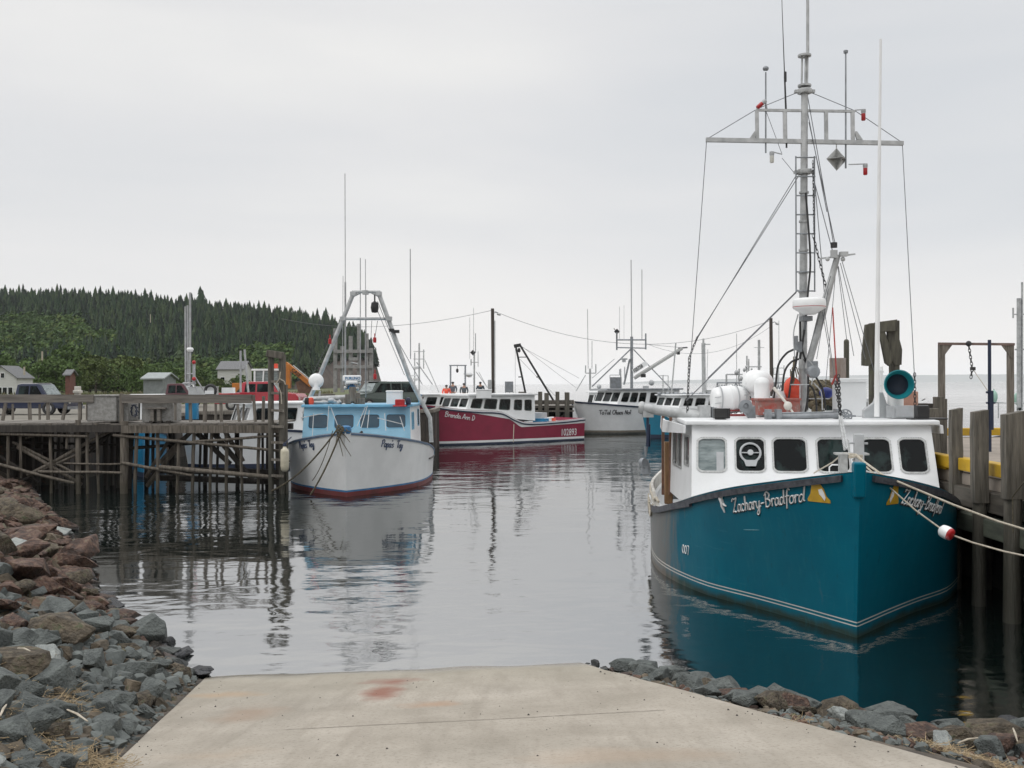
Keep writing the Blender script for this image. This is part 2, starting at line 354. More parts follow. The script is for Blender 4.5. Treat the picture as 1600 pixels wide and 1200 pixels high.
# ------------------------------------------------------------------ hull
class Boat:
    def __init__(s, name, stem, theta, L, T, B, Z, W, label, rake=.35, cat='fishing boat', group='fishing boats moored in the harbour'):
        s.stem = Vector(stem); s.th = R(theta); s.L = L; s.T = T; s.B = B; s.Z = Z; s.W = W; s.rake = rake
        s.aft = Vector((math.sin(s.th), math.cos(s.th), 0)); s.rt = Vector((math.cos(s.th), -math.sin(s.th), 0))
        s.root = thing(name, s.stem, label, cat, group, -s.th); s.root['_ob'].location = s.stem
    def W3(s, x, y, z): return s.stem + s.rt * x + s.aft * y + Vector((0, 0, z))
    def sheer(s, t): return spl(t, s.T, s.Z)
    def hb(s, t, z):
        zs = s.sheer(t); k = max(-1, min(1.0, z / zs)); b = spl(t, s.T, s.B); w_ = spl(t, s.T, s.W)
        if k >= 0: return w_ + (b - w_) * k ** 1.3
        return w_ * max(.05, (1 - (min(1, -z / .8)) ** 1.6))
    def yy(s, t, z):
        k = max(-.5, min(1, z / s.sheer(t))); return t + s.rake * (1 - k) * max(0, 1 - t / 3.0)
    def surf(s, side, t, z, off=0): 
        p = s.W3(side * s.hb(t, z), s.yy(t, z), z)
        if off:
            p2 = s.W3(side * s.hb(t + .05, z), s.yy(t + .05, z), z); p3 = s.W3(side * s.hb(t, z + .05), s.yy(t, z + .05), z + .05)
            n = (p2 - p).cross(p3 - p)
            n = n.normalized()
            if n.dot(s.rt * side) < 0: n = -n
            if t < .3 and n.dot(s.aft) > 0 and n.dot(s.rt * side) < .2: n = -n
            p = p + n * off
        return p
    def make_hull(s, bands, mats, deckmat, dz=.12, dz_aft=.5, t_aft=6, rail=None, rail_h=.13, rail_t=None, nt=46):
        # bands: list of (z top, material index); last is None = sheer
        ts = [s.L * (i / nt) ** 1.5 for i in range(nt + 1)]
        mb = MB()
        def levels(t):
            zs = s.sheer(t); lv = [(-.75, 0), (-.4, 0), (-.15, 0)]
            for z, m in bands: lv.append((z, m))
            z0 = bands[-1][0]
            for k in range(1, 9): lv.append((z0 + (zs - z0) * k / 8, len(mats) - 1))
            return lv
        for side in (-1, 1):
            rows = []
            for t in ts: rows.append([s.W3(side * (s.hb(t, z)), s.yy(t, z), z) for z, m in levels(t)])
            lv = levels(0)
            mb.grid(rows, lambda i, j: lv[j + 1][1])
        tr = [s.W3(-s.hb(s.L, z), s.L, z) for z, m in levels(s.L)]; tr2 = [s.W3(s.hb(s.L, z), s.L, z) for z, m in levels(s.L)]
        mb.grid([tr, tr2], lambda i, j: lv[j + 1][1])
        lv0 = levels(0)
        mb.grid([[s.W3(-s.hb(0, z) - .004, s.yy(0, z) - .0, z) for z, m in lv0], [s.W3(0, s.yy(0, z) - .045, z) for z, m in lv0], [s.W3(s.hb(0, z) + .004, s.yy(0, z) - .0, z) for z, m in lv0]], lambda i, j: lv0[j + 1][1])
        hull = mb.build('hull', mats, s.root, smooth=40)
        # deck with covering board and inner bulwark
        mb = MB(); rows = []
        for t in ts:
            zs = s.sheer(t); b = max(.02, s.hb(t, zs) - .01); bi = max(.01, b - .16); zd = zs - (dz if t < t_aft else dz_aft)
            y = s.yy(t, zs)
            rows.append([s.W3(-b, y, zs + .012), s.W3(-bi, y, zs + .012), s.W3(-bi, y, zd), s.W3(0, y, zd + .05), s.W3(bi, y, zd), s.W3(bi, y, zs + .012), s.W3(b, y, zs + .012)])
        mb.grid(rows); mb.build('deck', deckmat, s.root, smooth=30)
        if rail:
            for side in (-1, 1):
                mb = MB(); rr_ = []
                t0, t1 = rail_t or (0.12, s.L)
                for i in range(41):
                    t = t0 + (t1 - t0) * i / 40; zs = s.sheer(t)
                    o = s.surf(side, t, zs - .02, .05) ; inn = s.surf(side, t, zs - .02, -.02)
                    q = s.surf(side, t, zs - rail_h, .05); q2 = s.surf(side, t, zs - rail_h, -.02)
                    rr_.append([inn, o, q, q2, inn])
                mb.grid(rr_)
                for e_ in (0, -1): mb.add(rr_[e_][:4], [(0, 1, 2, 3)])
                mb.build('rub_rail', rail, s.root)
        return hull
    def wheelhouse(s, yf, rake, hf, ha, ln, z0, z1, fw=(), sw=(), wmat=None, rmat=None, over=.12, front_over=.25, roof_th=.09, roof_len=None, glass=None, fmat=None, fr=.03, sides=(-1, 1), rv=.12, zt_aft=None, tum=.04, frame=None, base_drop=0, front_mat=None):
        wmat = wmat or WHITE2; rmat = rmat or wmat
        zt_aft = zt_aft or z1
        FL0 = s.W3(-hf, yf, z0); FR0 = s.W3(hf, yf, z0); FR1 = s.W3(hf - tum, yf + rake, z1); FL1 = s.W3(-hf + tum, yf + rake, z1)
        AL0 = s.W3(-ha, yf + ln, z0 - base_drop); AR0 = s.W3(ha, yf + ln, z0 - base_drop); AL1 = s.W3(-ha + tum, yf + ln, zt_aft); AR1 = s.W3(ha - tum, yf + ln, zt_aft)
        def hole(q): 
            u0, u1, v0, v1 = q[:4]; return rr(u0, u1, v0, v1, min(.025 if len(q) < 5 else q[4], (u1 - u0) * .3), rv * .5)
        mb = MB(); fh = [hole(q) for q in fw]
        nF = (FR0 - FL0).cross(FL1 - FL0).normalized()
        if nF.dot(s.aft) > 0: nF = -nF
        panel(mb, FL0, FR0, FR1, FL1, fh, nF, .05); 
        mb.cur = 1
        sideinfo = []
        for side in sides:
            a0, a1, b0, b1 = (FL0, FL1, AL0, AL1) if side < 0 else (FR0, FR1, AR0, AR1)
            n_ = (b0 - a0).cross(a1 - a0).normalized()
            if n_.dot(s.rt * side) < 0: n_ = -n_
            sh = [hole(q) for q in sw]; panel(mb, a0, b0, b1, a1, sh, n_, .05); sideinfo.append((a0, b0, b1, a1, sh, n_))
        panel(mb, AL0, AR0, AR1, AL1, [], s.aft, .05)
        wh = mb.build('wheelhouse', [front_mat or wmat, wmat], s.root)
        for i, h in enumerate(fh):
            g = glass[i] if glass else GLASS
            window(s.root, FL0, FR0, FR1, FL1, h, nF, fr, g, frame=frame)
        for (a0, b0, b1, a1, sh, n_) in sideinfo:
            for h in sh: window(s.root, a0, b0, b1, a1, h, n_, fr, frame=frame)
        rl = roof_len or ln
        mb = MB(); th = Vector((0, 0, roof_th)); y0 = yf + rake - front_over; y1 = yf + rl + over
        zz = z1 + .001; prof = []
        ha2 = ha + (ha - hf) * (rl - ln) / ln if False else ha
        pts = [s.W3(-hf * .55, y0 - .08, zz), s.W3(hf * .55, y0 - .08, zz), s.W3(hf + over, y0 + .05, zz), s.W3(ha2 + over, y1, zt_aft + .001), s.W3(-ha2 - over, y1, zt_aft + .001), s.W3(-hf - over, y0 + .05, zz)]
        mb.prism(pts, th); mb.build('roof', rmat, s.root, bev=.025)
        return dict(FL0=FL0, FR0=FR0, FR1=FR1, FL1=FL1, AL0=AL0, AR0=AR0)

def hull_text(boat, mb, txt, side, t0, z0, size, r, tilt=0, shear=.2, sx=1.0):
    # side -1: image-left side reads toward the stem
    # reading direction: left side of picture -> text goes from aft to stem when side<0, from stem to aft when side>0
    def mp_(u, v):
        t = t0 + (-u * sx if side < 0 else u * sx)
        return boat.surf(side, max(.05, t), z0 + v + tilt * u, r * .5)
    return script_text(mb, txt, mp_, size, r, shear)

# ------------------------------------------------------------------ water
def water_mat():
    m = bpy.data.materials.new('harbour_water'); m.use_nodes = True; t = m.node_tree; n = t.nodes; b = n['Principled BSDF']
    b.inputs['Base Color'].default_value = (.005, .009, .008, 1); b.inputs['Roughness'].default_value = .035; b.inputs['IOR'].default_value = 7.5
    tcn = n.new('ShaderNodeTexCoord')
    def nz(scale, detail, stretch=(1, 1, 1), rough=.55):
        mpn = n.new('ShaderNodeMapping'); mpn.inputs['Scale'].default_value = stretch; t.links.new(tcn.outputs['Object'], mpn.inputs['Vector'])
        q = n.new('ShaderNodeTexNoise'); q.inputs['Scale'].default_value = scale; q.inputs['Detail'].default_value = detail; q.inputs['Roughness'].default_value = rough
        t.links.new(mpn.outputs[0], q.inputs['Vector']); return q.outputs['Fac']
    def mth(op, a, b_=None):
        q = n.new('ShaderNodeMath'); q.operation = op
        for i, x in enumerate((a, b_)):
            if x is None: continue
            if isinstance(x, (int, float)): q.inputs[i].default_value = x
            else: t.links.new(x, q.inputs[i])
        return q.outputs[0]
    small = nz(5.2, 3, (.8, 1.1, 1)); mid = nz(1.0, 2, (.7, 1.2, 1)); big = nz(.38, 1, (.6, 1.2, 1)); patch = nz(.075, 2, (1.4, .8, 1))
    mr = n.new('ShaderNodeMapRange'); mr.inputs['From Min'].default_value = .40; mr.inputs['From Max'].default_value = .62; mr.inputs['To Min'].default_value = .30; mr.inputs['To Max'].default_value = 1.35
    t.links.new(patch, mr.inputs['Value'])
    sx = n.new('ShaderNodeSeparateXYZ'); t.links.new(tcn.outputs['Object'], sx.inputs[0])
    near = n.new('ShaderNodeMapRange'); near.inputs['From Min'].default_value = 16; near.inputs['From Max'].default_value = 30; near.inputs['To Min'].default_value = .17; near.inputs['To Max'].default_value = 1.0
    t.links.new(sx.outputs['Y'], near.inputs['Value'])
    amp = mth('MULTIPLY', mr.outputs[0], near.outputs[0])
    h = mth('ADD', mth('ADD', mth('MULTIPLY', small, .022), mth('MULTIPLY', mid, .20)), mth('MULTIPLY', big, .24))
    h = mth('MULTIPLY', h, amp)
    bn = n.new('ShaderNodeBump'); bn.inputs['Distance'].default_value = 1.0; bn.inputs['Strength'].default_value = 1.0
    t.links.new(h, bn.inputs['Height']); t.links.new(bn.outputs[0], b.inputs['Normal'])
    return m
mb = MB(); xs = [-14000, -300, -60, 0, 60, 300, 14000]; ys = [-60, 0, 30, 80, 300, 1500, 15000]
mb.grid([[(x, y, 0) for x in xs] for y in ys])
wt = mb.build('water', water_mat(), recalc=False); structure(wt, 'calm grey green harbour water with small ripples', 'water')
for me in [wt.data]:
    if me.polygons[0].normal.z < 0: me.flip_normals()

# far coast
mb = MB(); rows = []; 
for i in range(61):
    px = 960 + i * 14; x = (px - 800) / F * 13600
    hgt = 108 * min(1, i / 30) ** .6 * (.9 + .1 * noise.noise((i * .13, 0, 0)) + .05 * noise.noise((i * .6, 3, 0))) * (1 if i < 60 else .9)
    rows.append([(x, 13600, -1), (x, 13700, hgt), (x, 14300, hgt * .9), (x, 14700, -1)])
mb.grid(rows); structure(mb.build('far_coast', mat('far_land', (.03, .05, .04), (.05, .07, .05), .01, .9)), 'low blue far coast on the horizon', 'coast')

# ------------------------------------------------------------------ launching ramp
def rampz(x, y): return 2.067 - .159 * y + .02 * (x + 3.9)
def rampL(y): return -1.71 - .1685 * y
def rampR(y): return 5.22 - .319 * y
def ramp_mat():
    m = bpy.data.materials.new('ramp_concrete'); m.use_nodes = True; t = m.node_tree; n = t.nodes; b = n['Principled BSDF']
    tcn = n.new('ShaderNodeTexCoord'); g = n.new('ShaderNodeNewGeometry'); sx = n.new('ShaderNodeSeparateXYZ'); t.links.new(g.outputs['Position'], sx.inputs[0])
    def nz(scale, detail, st=(1, 1, 1), rough=.6):
        mpn = n.new('ShaderNodeMapping'); mpn.inputs['Scale'].default_value = st; t.links.new(g.outputs['Position'], mpn.inputs['Vector'])
        q = n.new('ShaderNodeTexNoise'); q.inputs['Scale'].default_value = scale; q.inputs['Detail'].default_value = detail; q.inputs['Roughness'].default_value = rough; t.links.new(mpn.outputs[0], q.inputs['Vector']); return q.outputs['Fac']
    def ramp(f, a, b_, c0, c1):
        r = n.new('ShaderNodeValToRGB'); r.color_ramp.elements[0].position = a; r.color_ramp.elements[1].position = b_; r.color_ramp.elements[0].color = tuple(c0) + (1,); r.color_ramp.elements[1].color = tuple(c1) + (1,); t.links.new(f, r.inputs[0]); return r.outputs[0]
    def mix(f, a, b_):
        q = n.new('ShaderNodeMix'); q.data_type = 'RGBA'; t.links.new(f, q.inputs[0])
        for i, x in ((6, a), (7, b_)):
            if isinstance(x, tuple): q.inputs[i].default_value = x + (1,)
            else: t.links.new(x, q.inputs[i])
        return q.outputs[2]
    def mr(f, a, b_, c0=0, c1=1):
        q = n.new('ShaderNodeMapRange'); t.links.new(f, q.inputs['Value'])
        q.inputs['From Min'].default_value = a; q.inputs['From Max'].default_value = b_; q.inputs['To Min'].default_value = c0; q.inputs['To Max'].default_value = c1; return q.outputs[0]
    def mth(op, a, b_):
        q = n.new('ShaderNodeMath'); q.operation = op
        for i, x in enumerate((a, b_)):
            if isinstance(x, (int, float)): q.inputs[i].default_value = x
            else: t.links.new(x, q.inputs[i])
        return q.outputs[0]
    c = ramp(nz(.9, 8), .33, .67, (.275, .245, .20), (.40, .36, .305))
    c = mix(mr(nz(1.6, 5, (3, .35, 1)), .48, .72, 0, .6), c, (.235, .205, .165)); c = mix(mr(nz(.45, 3, (1, .5, 1)), .5, .7, 0, .35), c, (.20, .185, .155))
    c = mix(mr(nz(30, 4), .52, .68, 0, .6), c, (.20, .175, .14))
    c = mix(mr(nz(90, 2), .68, .72, 0, .6), c, (.08, .07, .06))
    def blot(cx, cy, rx, ry, col_, amt, thr=.45):
        mpn = n.new('ShaderNodeMapping'); mpn.vector_type = 'POINT'; mpn.inputs['Location'].default_value = (-cx / rx, -cy / ry, 0); mpn.inputs['Scale'].default_value = (1 / rx, 1 / ry, 0)
        t.links.new(g.outputs['Position'], mpn.inputs['Vector'])
        ln_ = n.new('ShaderNodeVectorMath'); ln_.operation = 'LENGTH'; t.links.new(mpn.outputs[0], ln_.inputs[0])
        a = mth('SUBTRACT', mth('ADD', mr(ln_.outputs['Value'], 0, 1.6, 1, 0), mth('MULTIPLY', nz(1.7, 5), 1.0)), 1.05)
        return mix(mr(a, 0, .38, 0, amt), c, col_)
    for q in [(598, 1078, .34, 1.0, (.22, .09, .06), 1.0), (618, 1064, .62, .5, (.22, .085, .06), 1.0), (665, 1100, .45, .42, (.36, .21, .12), .6), (345, 1085, .75, .36, (.36, .24, .14), .6), (400, 1112, .55, .9, (.26, .18, .125), .6), (960, 1180, 1.2, .5, (.36, .26, .18), .35), (330, 1180, .9, .5, (.34, .25, .17), .35)]:
        v = math.tan(0); # pixel position on the ramp plane
        p0 = P(q[0], q[1], 1.0) - Vector((0, 0, CZ)); k = (2.067 + .078 - CZ) / (p0.z + .159 - .02 * p0.x); c = blot(p0.x * k, k, q[2], q[3], q[4], q[5])
    # wet dark band at the water line
    wetn = mth('ADD', sx.outputs['Z'], mth('MULTIPLY', mth('SUBTRACT', nz(1.3, 4, (1, 1, 0)), .5), .09))
    wet = mr(wetn, .015, .085, 1, 0)
    c = mix(mr(wet, 0, 1, 0, .55), c, (.15, .135, .11))
    alg = mr(wetn, .10, .45, .30, 0); c = mix(alg, c, (.27, .25, .19))
    t.links.new(c, b.inputs['Base Color']); t.links.new(mr(wet, 0, 1, .85, .16), b.inputs['Roughness'])
    bn = n.new('ShaderNodeBump'); bn.inputs['Distance'].default_value = .003; t.links.new(nz(60, 4), bn.inputs['Height']); t.links.new(bn.outputs[0], b.inputs['Normal'])
    return m
mb = MB(); rows = []
for i in range(121):
    y = -8 + 25 * i / 120; r_ = []
    for j in range(41):
        x = rampL(y) + (rampR(y) - rampL(y)) * j / 40
        z = rampz(x, y) + .008 * noise.noise((x * .7, y * .7, 0)) + (.014 * noise.noise((x * 1.3, y * 1.6, 4)) if 11.5 < y < 15 else 0)
        r_.append((x, y, z))
    rows.append([(r_[0][0], y, r_[0][2] - .3)] + r_ + [(r_[-1][0], y, r_[-1][2] - .3)])
mb.grid(rows); rm = mb.build('launch_ramp', ramp_mat()); structure(rm, 'pale concrete launching ramp running down into the water', 'ramp')
# joints as thin dark sealed strips
mb = MB()
def onramp(px, py, off=0):
    p0 = P(px, py, 1.0) - Vector((0, 0, CZ)); k = (2.067 + .078 - CZ + off) / (p0.z + .159 - .02 * p0.x); q = Vector((p0.x * k, k, 0)); q.z = rampz(q.x, q.y) + off; return q
a = onramp(395, 1143); b_ = onramp(1040, 1108); nn = 60; pr = []
for i in range(nn + 1):
    q = a.lerp(b_, i / nn); wv = .006 * noise.noise((i * .7, 0, 0)); wd = .006 + .007 * (1 - i / nn) * 0 + .004 * noise.noise((i * .9, 5, 0))
    if i < 8: wd *= i / 8
    zt = lambda p: rampz(p.x, p.y) + .008 * noise.noise((p.x * .7, p.y * .7, 0)) + .004
    p1 = Vector((q.x, q.y - wd + wv, 0)); p2 = Vector((q.x, q.y + wd + wv, 0)); p1.z = zt(p1); p2.z = zt(p2); pr.append([p1, p2])
mb.grid(pr)
structure(mb.build('ramp_joint', mat('joint_dark', (.10, .085, .07), (.2, .17, .14), 12, .9)), 'thin dark joint line across the concrete ramp', 'joint')

mb = MB(); rnd = random.Random(12)
for _ in range(210):
    y = rnd.uniform(6.5, 12.6); x = rampL(y) + (rampR(y) - rampL(y)) * (rnd.random() if rnd.random() < .6 else rnd.choice((rnd.uniform(0, .06), rnd.uniform(.95, 1)))); s = rnd.choice((.004, .005, .007, .009, .015)) ; z = rampz(x, y) + s * .4
    mb.add([(x + s * rnd.uniform(.6, 1.3) * math.cos(a), y + s * math.sin(a), z - s * .6) for a in (0, 1.3, 2.5, 3.8, 5.1)] + [(x, y, z + s * .5)], [(k, (k + 1) % 5, 5) for k in range(5)])
tag(mb.build('pebbles', mat('dark_pebble', (.08, .07, .06), (.03, .028, .025), 9, .9)), 'dark pebbles and grit scattered on the concrete ramp', 'pebbles', kind='stuff')
# ------------------------------------------------------------------ banks
BL = [(-8, 13.0), (13.0, 13.0)]
WLL = [(12.9, -3.95), (13.3, -4.15), (14.7, -4.95), (17.3, -6.75), (19.5, -7.9), (21.8, -9.0), (26.7, -11.6), (31, -14.2), (36, -16.8), (40, -18.2)]
def bankL(x, y):
    if y < 12.9: xb = rampL(y); zb = rampz(xb, y)
    else: xb = interp(y, [p[0] for p in WLL], [p[1] for p in WLL]); zb = max(-.05, rampz(xb, y))
    s = xb - x; z = zb - .04 + (.40 if y < 13 else .43) * s if s > 0 else zb + .5 * s
    z = min(z, 2.3 + .25 * noise.noise((x * .12, y * .12, 3)) if s > 0 else 9)
    return z + (.06 * noise.noise((x * 1.1, y * 1.1, 0)) + .12 * noise.noise((x * .4, y * .4, 8))) * min(1, max(0, s))
WLR = [(.85, 13.6), (1.83, 12.7), (2.87, 12.1), (3.6, 11.5), (4.4, 11.0), (5.5, 10.7), (7, 10.5), (14, 10.5), (30, 10)]
def bankR(x, y):
    yw = interp(x, [p[0] for p in WLR], [p[1] for p in WLR]); z = .2 * (yw - y) - .02; xr = rampR(y)
    if y < 13: 
        k = max(0, min(1, (x - xr) / 1.0)); z = z * k + (rampz(xr, y) - .03) * (1 - k)
    z = min(z, 2.4)
    return z + .05 * noise.noise((x * 1.3, y * 1.3, 0)) * min(1, max(0, (x - xr)))
soil = mat('bank_soil', (.13, .105, .08), (.05, .042, .034), 2.2, .95, bump=.05, bscale=6, spots=((.25, .2, .13), 9, .6))
mb = MB(); rows = []
for i in range(110):
    y = -12 + 52 * i / 109; row = []
    for j in range(60):
        xb = rampL(y) if y < 12.9 else interp(y, [p[0] for p in WLL], [p[1] for p in WLL]); s = -1.2 + 45 * (j / 59) ** 2.0
        if y < 12.9: s = max(s, -.02)
        x = xb - s; row.append((x, y, bankL(x, y) if s > -.5 else bankL(x, y) - .3))
    rows.append(row)
mb.grid(rows); structure(mb.build('left_bank', soil, smooth=180), 'steep earth bank under the riprap left of the ramp', 'bank')
mb = MB(); rows = []
for i in range(70):
    y = -12 + 27 * i / 69; row = []
    for j in range(50):
        xb = rampR(y) + .01 if y < 13.6 else .85; x = xb + 26 * (j / 49) ** 1.7
        row.append((x, y, bankR(x, y)))
    rows.append(row)
mb.grid(rows); structure(mb.build('right_bank', soil, smooth=180), 'low earth shore right of the ramp', 'bank')
mb = MB(); mb.grid([[(-600, -300, 1.6), (600, -300, 1.6)], [(-600, -11.9, 1.9), (600, -11.9, 1.9)]]); structure(mb.build('ground', mat('gravel_lot', (.22, .2, .17), (.15, .135, .11), 4, .95)), 'gravel ground behind the ramp', 'ground')

# rocks -------------------------------------------------------------
def rock_mesh(name, seed, m, flat=.7, npts=15, rough=.035):
    rnd = random.Random(seed); bm = bmesh.new()
    for i in range(npts):
        a = Vector((rnd.gauss(0, 1), rnd.gauss(0, 1), rnd.gauss(0, 1))).normalized() * rnd.uniform(.8, 1.05); a.z *= flat; a.x *= 1.2
        bm.verts.new(a)
    rr_ = bmesh.ops.convex_hull(bm, input=bm.verts)
    bmesh.ops.delete(bm, geom=[v for v in bm.verts if not v.link_faces], context='VERTS')
    bmesh.ops.dissolve_limit(bm, angle_limit=R(14), verts=bm.verts, edges=bm.edges)
    bmesh.ops.bevel(bm, geom=list(bm.edges), offset=.035, segments=2, affect='EDGES', profile=.5)
    bmesh.ops.triangulate(bm, faces=bm.faces)
    bmesh.ops.subdivide_edges(bm, edges=[e for e in bm.edges if e.calc_length() > .25], cuts=2, use_grid_fill=True)
    bmesh.ops.triangulate(bm, faces=bm.faces)
    for v in bm.verts:
        n_ = v.co.normalized(); v.co += n_ * (rough * 1.6 * noise.noise(v.co * 2.3 + Vector((seed, 0, 0))) + rough * noise.noise(v.co * 6 + Vector((0, seed, 0))))
    bmesh.ops.recalc_face_normals(bm, faces=bm.faces)
    me = bpy.data.meshes.new(name); bm.to_mesh(me); bm.free(); me.materials.append(m)
    me.polygons.foreach_set('use_smooth', [True] * len(me.polygons)); me.set_sharp_from_angle(angle=R(18))
    return me
RG = mat('grey_green_basalt', (.135, .15, .142), (.06, .068, .066), 1.2, .8, bump=.035, bscale=9, detail=12, lo=.35, hi=.65, spots=((.20, .205, .185), 5, .66))
RD = mat('dark_wet_rock', (.02, .022, .028), (.035, .036, .036), 3, .3, bump=.03, bscale=9)
RR = mat('red_brown_sandstone', (.145, .083, .06), (.048, .032, .026), 3.0, .88, bump=.08, bscale=6, detail=12, lo=.4, hi=.62, spots=((.15, .13, .09), 3.0, .56))
RO = mat('olive_brown_rock', (.15, .12, .085), (.055, .045, .032), 3.0, .9, bump=.08, bscale=7, detail=12, lo=.4, hi=.62, spots=((.085, .09, .05), 3.2, .55))
RW = mat('pale_grey_stone', (.34, .36, .34), (.2, .215, .21), 2, .85, bump=.04, bscale=7)
RT = {k: [rock_mesh('rock', s * 13 + i, m, fl) for i in range(n_)] for k, s, m, fl, n_ in (('g', 1, RG, .7, 8), ('d', 2, RD, .6, 3), ('r', 3, RR, .55, 6), ('o', 4, RO, .6, 4), ('w', 5, RW, .6, 2))}
nrock = [0]
for m_ in (RG, RR, RO, RW): tide_shade_band(m_, .06, .20, (.016, .017, .016), .3, .05)
LAB = {('g', 'L'): ('dark grey green angular riprap stone on the left bank beside the ramp', 'grey riprap stones on the left bank'),
       ('r', 'L'): ('reddish brown boulder on the left bank below the timber pier', 'red brown boulders on the left bank'),
       ('o', 'L'): ('mossy olive brown boulder on the left bank', 'olive boulders on the left bank'),
       ('w', 'L'): ('pale grey stone among the darker rocks of the left bank', 'pale stones on the left bank'),
       ('d', 'L'): ('small wet black stone at the water edge of the left bank', 'wet black stones at the left water edge'),
       ('g', 'R'): ('grey riprap stone on the shore right of the ramp', 'grey stones right of the ramp'),
       ('r', 'R'): ('red brown stone on the shore right of the ramp', 'red brown stones right of the ramp'),
       ('o', 'R'): ('olive brown stone on the shore right of the ramp', 'olive stones right of the ramp'),
       ('w', 'R'): ('pale stone among grey stones right of the ramp', 'pale stones right of the ramp'),
       ('d', 'R'): ('wet dark stone at the water edge right of the ramp', 'wet dark stones right of the ramp')}
rk = random.Random(5)
def rock(kind, side, x, y, s, z=None, flat=1, label=None, sink=.25):
    me = rk.choice(RT[kind]); o = bpy.data.objects.new('boulder' if s > .45 else 'stone', me); col.objects.link(o)
    zz = z if z is not None else (bankL if side == 'L' else bankR)(x, y)
    o.location = (x, y, zz + s * (.5 - sink) * flat); o.scale = (s * rk.uniform(.85, 1.25), s * rk.uniform(.75, 1.05), s * rk.uniform(.75, 1.15) * flat)
    o.rotation_euler = (rk.uniform(-.35, .35), rk.uniform(-.35, .35), rk.uniform(0, 6.28))
    lb, gp = LAB[(kind, side)]
    tag(o, label or lb, 'rock', None if label else gp); nrock[0] += 1
    return o
# left bank, poisson style
placed = []
def scatter(n_, fn, spacing, tries=9000):
    c = 0
    for _ in range(tries):
        if c >= n_: break
        q = fn()
        if q is None: continue
        x, y, s = q
        if any((x - a) ** 2 + (y - b) ** 2 < (spacing * (s + sc_)) ** 2 for a, b, sc_ in placed): continue
        placed.append((x, y, s)); c += 1; yield x, y, s
def lb(y): return rampL(y) if y < 12.9 else interp(y, [p[0] for p in WLL], [p[1] for p in WLL])
# signature boulders
for px, py, d, s, k, lab in ((30, 990, 9.4, .31, 'o', 'large mossy olive boulder lying low at the left edge of the left bank'),
                             (95, 925, 11.6, .48, 'o', 'largest olive brown boulder in the middle of the left bank'),
                             (313, 1036, 13.0, .17, 'd', 'wet black stone at the upper left corner of the ramp where it meets the water'),
                             (8, 845, 18.5, .42, 'w', 'pale blue grey boulder at the left edge of the photo above the red rocks'),
                             (228, 980, 14.6, .36, 'g', 'upright dark grey block at the outermost water edge of the left bank')):
    q = P(px, py, d); o = rock(k, 'L', q.x, q.y, s, label=lab, sink=.2); placed.append((q.x, q.y, s))
def fA():
    y = rk.uniform(14.5, 36); s = rk.choice((.22, .28, .34, .42, .55)) * (.75 if y > 26 else 1); x = lb(y) + .02 - s * .62 - rk.uniform(0, 1) * (abs(-.53 * y - lb(y)) + .3)
    return x, y, s
for x, y, s in scatter(135, fA, .43):
    k = rk.choices('rrrogw', (5, 4, 3, 3, .5, .4 if s < .35 else 0))[0]
    rock(k, 'L', x, y, s, sink=.15)
def fB():
    y = 6.2 + 9 * rk.random() ** .8; w_ = abs(-.53 * y - lb(y)) + .25; x = lb(y) - rk.random() * w_
    s = rk.uniform(.09, .20) if lb(y) - x < .6 else rk.uniform(.12, .27); x -= s * .85
    return x, y, s
for x, y, s in scatter(128, fB, .50):
    k = rk.choices('gow', (10, 1.0, .35))[0] if y < 11.5 or lb(y) - x < 1.5 else rk.choices('gor', (4, 2, 3))[0]
    rock(k, 'L', x, y, s, sink=.12)
for px, py in ((165, 932), (182, 945), (175, 965), (283, 1022), (142, 905), (250, 1012), (306, 1050), (262, 1001)):
    q = G(px, py, .02); rock('d', 'L', q.x, q.y, rk.uniform(.12, .2), z=-.02)
# right shore
placed2 = placed; placed = []
def fC():
    x = .95 + 5.8 * rk.random(); yw = interp(x, [p[0] for p in WLR], [p[1] for p in WLR]); dd = rk.random() * 2.6; y = yw + .12 - dd
    if x < rampR(y) + .1: return None
    if P(1640, 1100, y).x < x or y < 7: return None
    e_ = x - rampR(y); s = min(rk.uniform(.10, .26), .11 + e_ * .22); return x, y, s
for px, py, s, k, lab in ((1135, 1083, .22, 'g', 'upright pale grey block standing highest at the water edge right of the ramp'),
                         (1444, 1160, .25, 'r', 'red brown squarish stone near the bottom right of the right shore'),
                         (1562, 1152, .30, 'o', 'large rounded brown boulder in the bottom right corner')):
    q = G(px, py, .3); rock(k, 'R', q.x, q.y, s, label=lab, sink=.2); placed.append((q.x, q.y, s))
for x, y, s in scatter(72, fC, .42):
    yw = interp(x, [p[0] for p in WLR], [p[1] for p in WLR])
    k = 'd' if y > yw - .06 and rk.random() < .4 else rk.choices('gorw', (8, 1.6, 1.2, .7))[0]
    rock(k, 'R', x, y, s, sink=.15)
